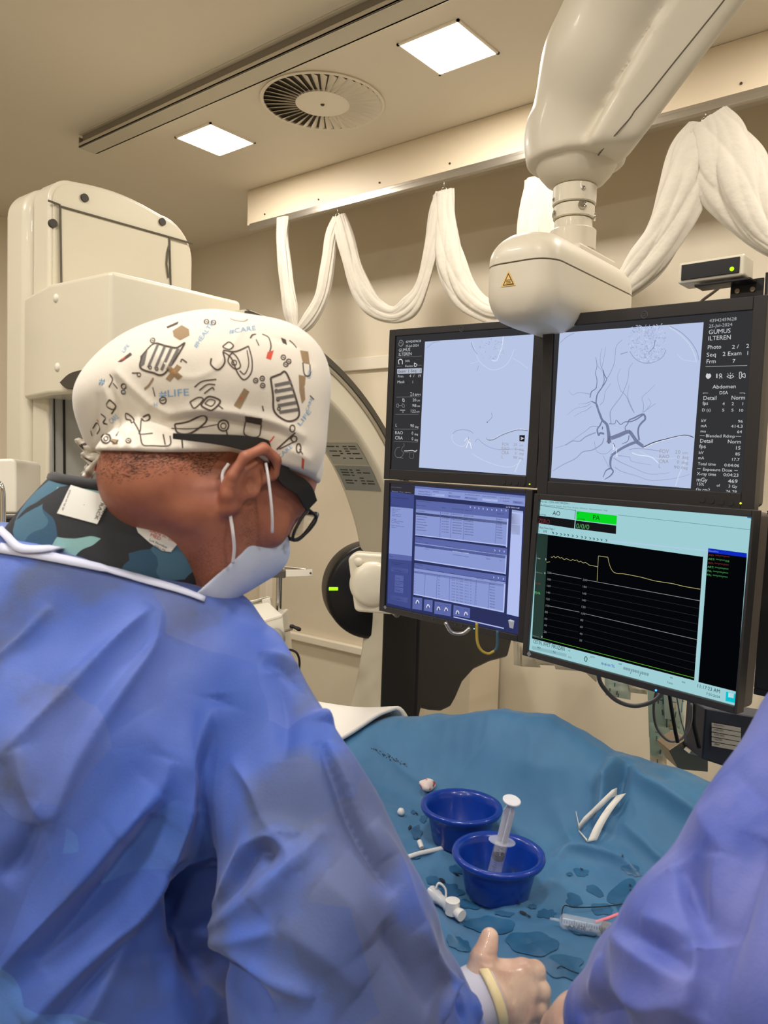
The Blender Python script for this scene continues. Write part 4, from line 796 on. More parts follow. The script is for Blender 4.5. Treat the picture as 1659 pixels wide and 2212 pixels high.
wv = [(216, 440), (224, 444), (236, 435), (246, 446), (262, 437), (276, 448), (288, 445), (304, 458), (318, 452), (334, 459), (350, 464), (360, 457), (374, 464), (388, 461), (402, 474), (412, 468), (430, 480), (446, 478), (462, 488), (474, 496), (500, 500), (526, 506)]
ls.append((L4(*wv), .9, y1)); ls.append((L4((523, 600), (531, 436)), .9, y1)); ls.append((L4((531, 434), (594, 442)), .9, y1)); ls.append((L4((594, 442), (602, 480), (614, 515), (632, 540), (660, 551), (700, 553), (780, 568), (830, 579), (900, 598), (960, 608), (1030, 619), (1090, 634), (1150, 645), (1208, 655)), .9, y1))
ls.append((L4((162, 982), (1168, 1245)), 1.0, (96, 186, 52)))
for i in range(10):
    b = i in (0, 5); c = (150, 152, 150) if b else (54, 57, 58); w_ = .9 if b else .5
    xr = 1212-i*5.0; ls.append((L4((216-i*2.5, 548+i*43.6), (418-i*2.5, 585+i*44.4)), w_, c)); ls.append((L4((456-i*2.5, 594+i*44.8), (xr, 733+i*51.5)), w_, c))
for x, y in ((230, 282), (254, 285), (282, 290), (306, 293), (330, 296), (360, 300), (389, 305), (422, 309), (446, 312), (476, 317), (501, 321), (526, 324), (551, 327), (584, 331)): ls.append((L4((x-5, y-7), (x+5, y), (x-4, y+7)), 1.4, (24, 28, 32)))
for x, y in ((182, 456), (176, 548), (156, 972)): ls.append((L4((x-2, y-6), (x+1, y), (x-2, y+6)), 1.6, (206, 216, 214)))
ls.append((L4((1232, 450), (1180, 1250)), 3.0, (168, 206, 212)))
lines(S4, t4, 'chart_trace', ls, .0008)
dots(S4, t4, 'power_light', [q4(914, 1327)], .0018, LEDm((60, 150, 255), 2.5))
u, v = S4.uv(*q4(70, 1086), .0065); MB().box(S4.pt(u, v, .0065), (.008, .0008, .008), S4.R@rotm(0, 0, pi/4)).build('diamond_logo', mat('logo_silver2', (120, 122, 128), .4), t4)

# ---- partly visible screen at the right edge
S5 = Scr((1.50, .13, 1.43), -95, 0, 1.0, .36, .32); S5.pxm = 1.2/FPX
t5 = monitor(S5, 'dark monitor cut off by the right edge of the photo', [(1650, 1120), (1900, 1100), (1880, 1600), (1640, 1460)]); panel(S5, t5, (8, 10, 14), .6)

# ---- sensor camera on a slotted bracket above the upper right monitor
sc_ = thing('infrared_receiver', 'grey receiver box with a green light standing above the upper right monitor', 'receiver', P(1600, 655, 1.3))
SB = Scr(P(1539, 582, 1.30), -92, 0, 0, .13, .035)
ua, ub = SB.uv(1466, 590)[0], SB.uv(1610, 575)[0]; um = (ua+ub)/2; w_ = ub-ua
MB().box(SB.pt(um, 0, -.02), (w_, .05, .036), SB.R).build('case', MT['plast'], sc_, bevel=.005)
MB().box(SB.pt(um, 0, .0058), (w_-.014, .003, .026), SB.R).build('dark_window', MT['black'], sc_, bevel=.001)
u, v = SB.uv(1581, 581, .0075); MB().cyl(SB.pt(u, v, .007), SB.pt(u, v, .0085), .0034, 20).build('status_light', LEDm((176, 245, 20), 1.8), sc_)
br = MB(); br.box(SB.pt(um+.02, -.024, -.015), (.09, .04, .004), SB.R); br.build('bracket', MT['black'], sc_, bevel=.001)
pp = MB(); ux = SB.uv(1600, 640)[0]; pp.box(SB.pt(ux, -.06, -.03), (.052, .004, .085), SB.R); pp.box(SB.pt(ux+.03, -.055, -.045), (.004, .035, .09), SB.R); pp.build('slotted_post', MT['black'], sc_, bevel=.001)
sp_ = MB(); 
for dx in (-.012, .012): sp_.box(SB.pt(ux+dx, -.062, -.0265), (.0035, .002, .03), SB.R)
sp_.build('slot', MT['plast'], sc_)
for dx in (-.014, .01): MB().cyl(SB.pt(ux+dx, -.035, -.028), SB.pt(ux+dx, -.035, -.025), .004, 16).build('bolt', MT['steel'], sc_)
cb = MB().tube(catmull([P(1566, 612, 1.34), P(1540, 632, 1.36), P(1510, 656, 1.38), P(1490, 690, 1.42)], 6), .0028, 10).build('cable', mat('grey_cable', (150, 142, 130), .5), smooth=0)
tag(cb, 'thin grey cable running down behind the upper right monitor from the receiver', 'cable')
# ============================================================ TABLE, DRAPE AND WHAT LIES ON IT
DR = mat('drape_cloth', (66, 118, 158), .62, bump=(420, .12, .0012), var=((56, 106, 148), 6, .35, .7), sheen=.15)
ridge_y = [-1.2, -.3, .25, .40, .44, .528, .58, .647, .75, .844, 1.043, 1.3, 1.6, 2.4]; ridge_z = [1.10, 1.13, 1.17, 1.185, 1.19, 1.186, 1.205, 1.228, 1.222, 1.195, 1.150, 1.08, 1.05, 1.05]
def sst(a, b, x): t = np.clip((x-a)/(b-a), 0, 1); return t*t*(3-2*t)
def dz(x, y):
    rz = np.interp(y, ridge_y, ridge_z)-.028
    z = 1.038+(rz-1.038)*sst(1.13, 1.28, x)
    z += .010*np.sin(x*9+y*5)*sst(1.1, 1.25, x)+.002*np.sin(x*23-y*17)
    z -= (sst(1.30, 1.50, x)**1.0)*.62
    z -= .55*(1-sst(.50, .66, x))
    return z
nx, ny = 330, 560
gx = np.linspace(.50, 1.52, nx); gy = np.linspace(-1.0, 1.48, ny); XX, YY = np.meshgrid(gx, gy, indexing='ij')
ed = 1.13+.10*np.clip((1.30-XX)/.3, -1, 1.2)+.02*np.sin(XX*14)      # the far hem
YY = np.minimum(YY, 9); YY = -1.0+(YY+1.0)*(ed+1.0)/2.48
Zz = dz(XX, YY); Vd = np.stack([XX, YY, Zz], -1).reshape(-1, 3)
ii = np.arange(nx*ny).reshape(nx, ny); Fd = np.stack([ii[:-1, :-1], ii[1:, :-1], ii[1:, 1:], ii[:-1, 1:]], -1).reshape(-1, 4)
fl = [([(1062, 1540), (1048, 1600), (1015, 1650), (985, 1700)], .0035, .010), ([(800, 1590), (850, 1640), (895, 1680), (935, 1700)], .004, .012), ([(940, 1560), (1060, 1545), (1180, 1540)], .003, .02),
 ([(1340, 1645), (1318, 1680), (1308, 1740), (1296, 1790)], .026, .013), ([(1356, 1655), (1336, 1700), (1326, 1760)], -.022, .010), ([(1362, 1655), (1400, 1690), (1460, 1730), (1540, 1780)], .018, .014), ([(1330, 1690), (1300, 1690), (1280, 1710)], .007, .01), ([(1345, 1770), (1390, 1820), (1450, 1870), (1500, 1900)], .008, .010), ([(1250, 1840), (1300, 1838), (1340, 1855), (1385, 1900)], .010, .012), ([(1180, 1880), (1230, 1845), (1290, 1830)], .008, .012), ([(1230, 1800), (1238, 1840), (1200, 1860)], .007, .012),
 ([(1150, 1920), (1190, 1880), (1225, 1860)], -.008, .015), ([(860, 1560), (900, 1580), (960, 1570)], -.004, .02), ([(1100, 1640), (1200, 1660), (1300, 1640)], .004, .03), ([(1200, 1730), (1220, 1790), (1240, 1830)], .005, .02), ([(1390, 1930), (1340, 1960), (1300, 1990)], .006, .014),
 ([(930, 1960), (960, 2010), (1000, 2060)], .007, .014), ([(1060, 1960), (1100, 1970), (1140, 1950)], .006, .012), ([(980, 1990), (1050, 2000), (1120, 2010)], -.004, .016), ([(1160, 2040), (1190, 2080), (1230, 2100)], .004, .016), ([(890, 1800), (940, 1830), (980, 1900)], .004, .015), ([(1440, 1690), (1500, 1720), (1560, 1740)], .006, .02), ([(1120, 1550), (1150, 1600), (1130, 1680)], .0025, .012)]
Vd = folds(Vd, Fd, [(a_, b_*1.35, c_) for a_, b_, c_ in fl])
Vd[:, 2] += .0016*noise3(Vd*np.array([1, 1, 0]), 60, 3)+.0008*noise3(Vd*np.array([1, 1, 0]), 150, 5)
drape = np_mesh('surgical_drape', Vd, Fd, DR, smooth_it=0); Bd = bvh(Vd, Fd)
tag(drape, 'blue-green surgical drape with creases and dark wet stains, covering the patient and table', 'surgical drape')
drape.modifiers.new('solid', 'SOLIDIFY').thickness = .0012
# wet stains (darker cloth): follow the drape surface
def blob(px, py, rx, ry, seed, ang=0, n=40):
    r = np.random.default_rng(seed); a = np.linspace(0, 2*pi, n, endpoint=False); k = 1+sum(r.uniform(-.22, .22)*np.sin(j*a+r.uniform(0, 6))/sqrt(j) for j in range(2, 9))
    x = rx*k*np.cos(a); y = ry*k*np.sin(a); return [(px+x_*cos(ang)-y_*sin(ang), py+x_*sin(ang)+y_*cos(ang)) for x_, y_ in zip(x, y)]
def decal(B, poly, off, m, mb, rings=5):
    c = np.mean(poly, 0); rows = []
    for k in range(rings+1):
        t = k/rings; row = []
        for p in poly:
            q = c+(np.array(p)-c)*max(t, .02); h, n_ = cast(B, q[0], q[1])
            if h is None: return
            if n_@(EYE-h) < 0: n_ = -n_
            row.append(h+n_*off)
        rows.append(row)
    X = np.array(rows); mb.grid(np.swapaxes(X, 0, 1), m, closed_u=True)
stain = mat('wet_drape', (46, 96, 136), .4, bump=(200, .1, .001), var=((40, 88, 126), 30, .4, .6)); blood = mat('dried_blood', (40, 44, 50), .5)
ms = MB(); r = np.random.default_rng(2)
for i, (px, py, rx, ry, a) in enumerate([(1255, 1885, 16, 9, .2), (1240, 1945, 18, 14, .5), (1285, 1925, 22, 9, .5), (1350, 1935, 40, 28, -.5), (1365, 1880, 20, 12, .6), (1300, 1965, 26, 12, .1), (1180, 1975, 20, 10, 0), (975, 1925, 26, 14, .2), (985, 1880, 15, 10, .4), (940, 1905, 18, 12, .3), (1010, 1955, 24, 10, .2), (900, 1800, 12, 14, .3), (915, 1770, 7, 9, .2), (893, 1755, 6, 4, .2), (1060, 2000, 50, 20, .1), (1150, 2040, 60, 24, .1), (1215, 2090, 50, 26, .2), (990, 2040, 26, 14, .4), (1090, 1975, 20, 6, .1), (1230, 1890, 6, 4, 0), (1395, 1915, 6, 9, .3), (1150, 1960, 10, 5, .2), (900, 1850, 8, 8, .2), (1260, 2010, 40, 12, .2)]):
    decal(Bd, blob(px, py, rx, ry, i, a), .0006+.00006*i, stain, ms)
ms.build('wet_stain', None, drape, smooth=0)['label'] = 'darker wet patches on the drape'
mb_ = MB()
for i, (px, py, rx, ry) in enumerate([(955, 1905, 8, 3), (985, 1890, 5, 2), (1130, 1975, 9, 3), (1142, 1982, 4, 2), (1365, 1927, 6, 2), (1361, 1915, 3, 2), (1256, 1880, 4, 1.6), (1120, 1955, 3, 2), (1345, 1850, 2, 1), (905, 1815, 4, 2), (885, 1790, 3, 5), (900, 1760, 2, 2)]): decal(Bd, blob(px, py, rx, ry, 50+i, .5), .0025, blood, mb_, 3)
for i in range(46):
    t = i/45; px, py = 806+t*75+random.uniform(-3, 3), 1617+t*38+random.uniform(-5, 5)*min(1, t*3); decal(Bd, blob(px, py, random.uniform(.6, 2), random.uniform(.5, 1.4), 90+i, .6, 8), .0015, blood, mb_, 1)
mb_.build('dark_spatter', None, drape)
# patient and table under the drape
pt_ = MB().box2((.68, -1.1, .86), (1.28, 1.9, .93)); tb = pt_.build('operating_table', MT['greyd'], bevel=.02); tag(tb, 'radiology table hidden under the blue-green drape', 'operating table')
MB().box2((.88, .9, .0), (1.12, 1.3, .86)).build('pedestal', MT['plast'], tb, bevel=.02)
# white cloth at the head end
gx2 = np.linspace(.92, 1.44, 90); gy2 = np.linspace(1.02, 1.75, 120); X2, Y2 = np.meshgrid(gx2, gy2, indexing='ij')
Y2 = Y2+.16*np.clip((1.30-X2)/.3, -1, 1.2)*(1-(Y2-1.02)/.73)
Z2 = np.maximum(dz(X2, Y2), 1.02)+.022+.05*sst(1.05, 1.5, Y2)+.004*np.sin(X2*40+Y2*11)-.26*sst(1.34, 1.44, X2)
V2_ = np.stack([X2, Y2, Z2], -1).reshape(-1, 3); i2 = np.arange(90*120).reshape(90, 120); F2 = np.stack([i2[:-1, :-1], i2[1:, :-1], i2[1:, 1:], i2[:-1, 1:]], -1).reshape(-1, 4)
wc = np_mesh('white_towel', V2_, F2, mat('white_cotton', (232, 226, 216), .8, bump=(350, .35, .002), sheen=.3)); wc.modifiers.new('solid', 'SOLIDIFY').thickness = .008
tag(wc, 'folded white cotton towel lying across the head end of the drape', 'towel')
# bowls
BW = mat('bowl_plastic', (10, 52, 146), .28, coat=.25, bump=(60, .03, .001))
def bowl(px, py, d, R_, label):
    c = P(px, py, d); zt = c[2]; h = .062; c = c.copy(); zb = zt-h
    t = tag(MB().lathe((c[0], c[1], 0), [(.0003, zb), (R_*.64, zb), (R_*.68, zb+.003), (R_*.80, zt-.022), (R_*.81, zt-.014), (R_*.86, zt-.011), (R_*.98, zt-.008), (R_, zt-.004), (R_*.985, zt), (R_*.9, zt+.0008), (R_*.83, zt-.003), (R_*.79, zt-.012), (R_*.64, zb+.006), (R_*.6, zb+.0035), (.0003, zb+.0035)], 80).build('bowl', BW, smooth=0), label, 'bowl', 'blue plastic bowls')
    return t, c, zb
b1, c1_, zb1 = bowl(997, 1738, 1.285, .0675, 'empty dark blue plastic bowl, the farther of the two')
b2, c2_, zb2 = bowl(1077, 1840, 1.13, .0675, 'dark blue plastic bowl holding water and the standing syringe')
WT = mat('water', (120, 160, 200), .03, trans=1.0, ior=1.33)
wd = MB().lathe((c2_[0], c2_[1], 0), [(.0003, zb2+.004), (.0425, zb2+.004), (.049, zb2+.022), (.0003, zb2+.022)], 48).build('water', mat('bowl_water', (40, 80, 150), .03, alpha=.25), smooth=30); tag(wd, 'shallow clear water inside the front blue bowl', 'water')
# syringes
CL = mat('clear_barrel', (224, 228, 238), .15, alpha=.27); FP = mat('frosted_plunger', (226, 226, 232), .35, trans=.15); RB = mat('black_rubber', (18, 18, 22), .5)
def syringe(name, tip, end, label, rb, flange=.5, plung=.45, text=None, roll=0, group='syringes'):
    """tip -> end of plunger; flange = share of the length where the barrel ends"""
    tip = np.array(tip, float); end = np.array(end, float); L = np.linalg.norm(end-tip); dr = (end-tip)/L; t = thing(name, label, 'syringe', tip, group)
    sd = np.cross(dr, cF); sd /= np.linalg.norm(sd); nf = np.cross(sd, dr); R = np.stack([sd, nf, dr], 1)
    if nf@cF > 0: pass
    f = flange*L; n0 = .012
    MB().lathe(tip, [(.0015, 0), (.002, n0), (rb*.7, n0+.002), (rb, n0+.005), (rb, f)], 32, R=R).build('barrel', CL, t, smooth=40)
    fl_ = MB(); a = np.linspace(0, 2*pi, 28, endpoint=False); poly = [tip+dr*f+sd*rb*2.0*cos(x)+nf*rb*1.15*sin(x) for x in a]; fl_.prism(poly, dr*.0014); fl_.build('finger_flange', CL, t, smooth=40)
    p0 = plung*L
    MB().lathe(tip+dr*p0, [(.0003, -.004), (rb*.9, 0), (rb*.9, .010), (.0003, .010)], 28, R=R).build('rubber_stopper', RB, t, smooth=40)
    pr_ = MB(); w_ = rb*.82
    for ax in (sd, nf):
        ot = nf if ax is sd else sd; A = tip+dr*(p0+.01); B_ = tip+dr*(L-.006)
        for (q0, q1, w0, w1) in ((A, A+(B_-A)*.85, w_, w_), (A+(B_-A)*.85, B_, w_, w_*.45)):
            vs = [q0-ax*w0-ot*.0008, q0+ax*w0-ot*.0008, q1+ax*w1-ot*.0008, q1-ax*w1-ot*.0008]; pr_.prism(vs, ot*.0016)
    pr_.build('plunger_rod', FP, t)
    MB().lathe(tip+dr*(L-.004), [(.0003, 0), (rb*.95, 0), (rb*1.3, .001), (rb*1.32, .003), (rb*1.2, .004), (.0003, .0035)], 32, R=R).build('thumb_rest', FP, t, smooth=40)
    if text:
        pm = MB(); ink = mat('scale_ink', (40, 40, 48), .6)
        dat = text_data(text[0]); 
        for (V, Fc, wd_), (s_, h_) in zip(dat, text[1]):
            vs = []
            for q in V:
                an = (q[1]-.5)*h_/rb if text[2] else q[0]*h_/rb-.3; al = s_*L-(q[0]*h_ if text[2] else -q[1]*h_)
                an = an if text[2] else an; vs.append(tip+dr*(al)+rb*1.004*(-nf*np.sign(nf@cF)*cos(an)+sd*sin(an)*(-1 if not text[2] else 1)))
            pm.add(vs, Fc, ink)
        for k in range(text[3]):
            s_ = .14+(flange-.2)*k/max(1, text[3]-1); an = np.linspace(.25, .25+(.6 if k % 5 == 0 else .35), 6); X = np.array([[tip+dr*(s_*L+e)+rb*1.004*(-nf*np.sign(nf@cF)*cos(a)+sd*sin(a)) for e in (0, .0004)] for a in an]); pm.grid(X, ink)
        pm.build('scale_print', None, t)
    return t
tipA = P(1080, 1905, 1.155); tipA[2] = zb2+.012; endA = P(1106, 1727, 1.10)
tipA = np.array([c2_[0]+.0, c2_[1]+.01, zb2+.008])
syringe('syringe', tipA, endA, 'large white syringe standing upright in the front blue bowl', .0098, .52, .33, (['20', 'ml'], [(.42, .0046), (.48, .003)], False, 14))
zs_ = cast(Bd, 1200, 1990)[0][2]+.011
tipB = onz(1188, 1984, zs_); endB = onz(1378, 2021, zs_)
syringe('syringe', tipB, endB, 'clear syringe lying on the drape with its black stopper by the right sleeve', .0095, .80, .60, (['BERIKA', '10'], [(.42, .005), (.5, .003)], True, 22))
# small items
WP = mat('white_plastic_part', (232, 230, 226), .35, trans=.1)
def on_drape(px, py, up=.0): h, n_ = cast(Bd, px, py); return h+np.array([0, 0, up])
a = on_drape(905, 1850, .005); b_ = on_drape(985, 1832, .005)
tag(MB().tube([on_drape(870, 1860, .004), a, b_, on_drape(1000, 1829, .004)], .0035, 12).build('plastic_tube', WP, smooth=30), 'thin white plastic tube lying left of the front bowl', 'tube')
p = on_drape(911, 1838, .005); q = p+np.array([.006, .010, .006]); tag(MB().tube([p, q], .0042, 14).build('needle_cap', WP, smooth=30), 'small white cap lying left of the bowls', 'cap')
p = on_drape(866, 1762, .006); tag(MB().lathe(p, [(.0003, -.005), (.006, -.003), (.007, .002), (.004, .007), (.0003, .008)], 16).build('gauze_ball', WP, smooth=0), 'small white piece half hidden beside the blue sleeve', 'gauze')
# valve
A = on_drape(930, 1945, .012); Bv_ = on_drape(992, 1993, .012); dv = (Bv_-A)/np.linalg.norm(Bv_-A)
tv = thing('valve_connector', 'white plastic valve connector lying near the gloved hand', 'connector', (A+Bv_)/2)
MB().tube([A+(Bv_-A)*t for t in (0, .25, .3, .55, .6, .8)], [.010, .009, .0075, .007, .009, .009], 20).build('valve_body', mat('translucent_part', (226, 228, 232), .25, trans=.35), tv, smooth=40)
up_ = np.array([0, 0, 1.]); cz = A+(Bv_-A)*.76
MB().tube([cz-up_*.006, cz+up_*.012], [.010, .010], 24).build('turn_knob', WP, tv, smooth=40)
MB().tube([A+(Bv_-A)*.84, A+(Bv_-A)*1.0, A+(Bv_-A)*1.08], [.006, .008, .008], 16).build('end_port', WP, tv, smooth=40)
sdv = np.cross(dv, up_); MB().tube(catmull([A+(Bv_-A)*.15+up_*.008, A+(Bv_-A)*.2+up_*.018-sdv*.004, A+(Bv_-A)*.32+up_*.012-sdv*.01, A+(Bv_-A)*.4-sdv*.008], 5), .0016, 8).build('retaining_loop', WP, tv, smooth=0)
# folded white strip
def strip3(pts, wv, th=.0008):
    m = MB(); X = np.array([[np.array(p), np.array(p)+np.array(v)] for p, v in zip(pts, wv)]); m.grid(X); return m
k1 = on_drape(1243, 1778, .018); k2 = on_drape(1250, 1800, .002); k3 = on_drape(1330, 1757, .030); k4 = on_drape(1268, 1822, .002)
pts = [k1, k2, k3]; 
sm = MB(); upv_ = np.array([0, 0, .012]); 
sm.grid(np.array([[k1, k1+upv_*.2], [k2, k2+upv_]])); sp3 = [on_drape(1250+80*t, 1800-43*t, .003+.027*t) for t in np.linspace(0, 1, 9)]; sp3 = [p if i in (0, 8) else p+np.array([0, 0, .004]) for i, p in enumerate(sp3)]; sm.grid(np.array([[p, p+upv_*1.05] for p in sp3]))
w2 = on_drape(1333, 1768, .03)-k3; cv = catmull([k3, (k3*.6+k4*.4)+np.array([0, 0, .008]), (k3*.25+k4*.75)+np.array([0, 0, .008]), k4], 5)
sm.grid(np.array([[p, p+np.array([.010, -.012, .004])] for p in cv])); sm.grid(np.array([[k2, k2+upv_*.3], [k4, k4+upv_*.4]]))
o = sm.build('paper_strip', mat('paper_white', (232, 228, 218), .6), smooth=0, solid=.0007); tag(o, 'folded white paper strip standing on the drape right of the bowls', 'paper strip')
# stained gauze behind the far bowl
p = on_drape(924, 1706, .008)
def gz(Q): return np.linalg.norm((Q-p)/np.array([1.3, 1, .9]), axis=1)-.013+.0035*noise3(Q, 260, 8)
Vg, Fg = surfnet(gz, p-.03, p+.03, .0016); o = np_mesh('gauze_swab', Vg, Fg, mat('bloody_gauze', (232, 214, 206), .8, var=((188, 60, 54), 70, .5, .6))); tag(o, 'crumpled white gauze swab stained red behind the far bowl', 'gauze')
# wires
tag(MB().tube(catmull([on_drape(1212, 1988, .004), on_drape(1218, 1975, .012), on_drape(1240, 1972, .008), on_drape(1290, 1968, .006), on_drape(1345, 1960, .005), on_drape(1400, 1952, .01)], 6), .0008, 6).build('guide_wire', RB, smooth=0), 'thin black guide wire curving over the lying syringe', 'wire')
tag(MB().tube(catmull([on_drape(1203, 2095, .002), on_drape(1212, 2092, .003), on_drape(1228, 2098, .002), on_drape(1250, 2106, .002)], 5), .0005, 6).build('suture_thread', RB, smooth=0), 'short dark thread on the drape left of the right sleeve', 'thread')
tag(MB().tube([onz(1286, 1992, zs_+.004), onz(1312, 1984, zs_+.006), onz(1335, 1975, zs_+.006)], .0022, 10).build('pink_tube', mat('pink_plastic', (236, 130, 150), .4), smooth=40), 'small pink plastic stick beside the lying syringe', 'plastic stick')
# ============================================================ THE SURGEON IN FRONT
AZ, PT = radians(37), radians(38)
hf_ = Rh*cos(AZ)+Fh*sin(AZ); HF = hf_*cos(PT)-UP*sin(PT); HU = hf_*sin(PT)+UP*cos(PT); HS = np.cross(HF, HU)
EAR = P(527, 1046, .86); EW = .077
HO = EAR-HS*EW                                   # between the ears
RH = np.stack([HF, HU, HS], 1)                    # local: forward, up, side (towards the camera)
def H(f, u, s): return HO+RH@np.array([f, u, s])
surg = thing('person', 'person in a blue gown, printed white cap, glasses and mask, bending over the drape', 'person', (P(150, 2000, .8)[0], P(150, 2000, .8)[1], 0))
SK = mat('skin', (170, 108, 84), .5, sss=.08, bump=(700, .12, .0006), var=((148, 88, 70), 22, .4, .65), var2=((182, 124, 96), 9, .5, .75))
GW = mat('gown_cloth', (54, 88, 178), .62, bump=(380, .22, .0012), var=((84, 108, 188), 6, .42, .66), var2=((70, 84, 128), 5.5, .52, .60), sheen=.15)
WR = P(1052, 2148, .865)
N0 = P(285, 1215, .97); SR = P(590, 1500, .86); SL = P(-60, 1370, 1.15)
NECK = [H(-.040, -.010, 0), H(-.062, -.040, 0), P(335, 1150, .975), P(250, 1300, 1.01)]; NR = [.054, .056, .058, .066]
def core(Q, g=0.0):
    q = (Q-HO)@RH; d = s_ell(q, (-.008, .060, 0), (.096+g, .088+g, .076+g)); d = smin(d, s_ell(q, (.045, .03, 0), (.062+g, .080+g, .062+g)), .03)
    return smin(d, s_chain(Q, NECK, [r_+g for r_ in NR], .02), .022)
def skin(Q):
    q = (Q-HO)@RH; f, u, s = q.T; ss = np.abs(s)
    def E(c, r): return s_ell(q, c, r)
    d = core(Q)
    d = smin(d, E((.045, .02, 0), (.062, .085, .062)), .03)
    qs = np.stack([f, u, ss], 1)
    d = smin(d, s_cone(qs, (.0, -.035, .052), (.068, -.088, .022), .026, .020), .035)      # jaw
    d = smin(d, s_ell(q, (.078, -.098, 0), (.022, .018, .024)), .02)
    d = smin(d, s_ell(q, (.055, -.055, 0), (.045, .05, .042)), .03)
    d = smin(d, s_cone(q, (.100, .022, 0), (.124, -.018, 0), .010, .014), .014)             # nose
    d = smin(d, s_ell(qs, (.112, -.024, .013), (.014, .010, .009)), .008)
    d = smin(d, s_ell(qs, (.082, .036, .032), (.022, .010, .028)), .012)                      # brow
    d = smin(d, s_ell(qs, (.066, -.012, .048), (.026, .018, .018)), .02)                    # cheekbone
    d = smax(d, -s_ell(qs, (.104, .016, .033), (.018, .013, .017)), .01)
    d = smin(d, s_ell(qs, (.088, .015, .032), (.013, .0115, .0125)), .002)
    d = smin(d, s_ell(q, (.100, -.052, 0), (.010, .006, .022)), .008); d = smin(d, s_ell(q, (.098, -.064, 0), (.010, .006, .019)), .008)
    # neck
    d = smin(d, s_chain(Q, [H(-.02, -.055, .035), P(420, 1215, .94)], [.022, .020], 0), .03)
    # ear
    e = lambda a, b, c: (a, b, c)
    hx = [(.012, .012, .079), (.020, .030, .084), (.008, .043, .090), (-.014, .040, .095), (-.026, .018, .096), (-.023, -.006, .092), (-.012, -.024, .086), (.000, -.034, .081), (.008, -.026, .078)]
    ear = s_chain(q, hx, [.0045, .0055, .006, .0062, .006, .0056, .0066, .0078, .006], .004)
    ear = smin(ear, s_ell(q, (-.006, .002, .080), (.021, .034, .007)), .006)
    ear = smin(ear, s_chain(q, [(-.008, .026, .088), (-.015, .008, .089), (-.010, -.010, .086), (.002, -.017, .084)], [.003, .0038, .0038, .004], .003), .004)
    ear = smax(ear, -s_ell(q, (.003, .002, .092), (.0095, .012, .012)), .004)
    ear = smax(ear, -s_ell(q, (.008, .022, .093), (.009, .010, .009)), .004)
    ear = smin(ear, s_ell(q, (.0145, .0, .079), (.0055, .009, .0075)), .004)
    d = smin(d, ear, .005)
    # upper body under the gown and the arm reaching the glove
    d = smin(d, s_chain(Q, [N0-UP*.08, SR-UP*.05], [.08, .04], 0), .05); d = smin(d, s_chain(Q, [N0-UP*.08, SL-UP*.05], [.08, .04], 0), .05)
    return d
lo = np.minimum.reduce([H(0, 0, 0)-.24, N0-.26]); hi = np.maximum.reduce([H(0, 0, 0)+.19, N0+.2])
Vs, Fs = surfnet(skin, lo, hi, .0026); Vs = lap(Vs, Fs, 2)
# the torso and arm continue as one body mesh inside the gown
body = np_mesh('body', Vs, Fs, SK, surg); Bs = bvh(Vs, Fs)
# short dark stubble and hairline
def near(B, p): h = B.find_nearest(Vector(p.tolist())); return np.array(h[0]), np.array(h[1])
def snap(B, pts, off): 
    out = []; ns = []
    for p in pts: h, n_ = near(B, np.array(p, float)); out.append(h+n_*off); ns.append(n_)
    return np.array(out), np.array(ns)
HR = mat('dark_hair', (46, 36, 32), .7)
bd = MB()
for k in range(7500):
    p = H(r.uniform(-.002, .11), r.uniform(-.115, .01), r.uniform(-.02, .075)); h, n_ = near(Bs, p); q = RH.T@(h-HO)
    if q[1] > .012-.55*(q[0]) or q[0] < .012-(q[1]+.02)*.05 or q[2] > .0755: continue
    if q[1] > -.02 and q[0] > .07: continue
    t_ = -HU+r.normal(size=3)*.4; t_ -= n_*(t_@n_); t_ /= np.linalg.norm(t_); sd = np.cross(t_, n_)*.00013; e = h+t_*.0014+n_*.0006; bd.add([h-sd, h+sd, e], [(0, 1, 2)])
bd.build('beard_stubble', mat('stubble', (92, 72, 62), .8), surg)

# ---- printed cap
CP = mat('cap_cotton', (222, 214, 202), .85, bump=(500, .2, .0008), sheen=.3)
def cap(Q):
    q = (Q-HO)@RH
    d = s_ell(Q, P(405, 868, .93), (.128, .128, .097)) if False else None
    c1 = s_ell(Q, P(470, 850, .925), (.108, .108, .098)); c2 = s_ell(Q, P(345, 860, .945), (.088, .090, .086)); c3 = s_ell(Q, P(588, 835, .925), (.058, .075, .078)); c4 = s_ell(Q, P(270, 895, .95), (.054, .058, .062)); c5 = s_ell(Q, P(612, 935, .91), (.046, .055, .070))
    d = smin(smin(c1, c2, .035), smin(c3, c4, .03), .03); d = smin(d, c5, .03)
    d = smin(d, core(Q, .007), .014)
    # folds hanging over the band
    d = d+.0022*np.sin(noise3(Q, 14, 21)*2.2+Q[:, 2]*60)*1.0
    # hem plane: lies from the nape over the ear top to the brow
    e1 = P(240, 974, .93); e2 = P(500, 975, .86); e3 = H(.10, .078, 0); n_ = np.cross(e2-e1, HS+.0); n_ /= np.linalg.norm(n_)
    if n_@UP < 0: n_ = -n_
    a1 = (Q-e2)@n_; m_ = np.cross(e3-e2, HS); m_ /= np.linalg.norm(m_)
    if m_@UP < 0: m_ = -m_
    a2 = (Q-e2)@m_
    return smax(d, -smax(a1, -9+0*a1, .001) if False else -np.where((Q-e2)@hf_ > 0, a2, a1), .004)
lo = P(430, 850, .93)-.19; hi = lo+.38; lo[2] -= .0
_e1 = P(240, 974, .93); _e2 = P(500, 975, .86); _n = np.cross(_e2-_e1, HS); _n /= np.linalg.norm(_n); _n = _n if _n@UP > 0 else -_n; HM = (_n, _e2)
Vc, Fc_ = surfnet(cap, lo, hi, .0024); Vc = lap(Vc, Fc_, 3)
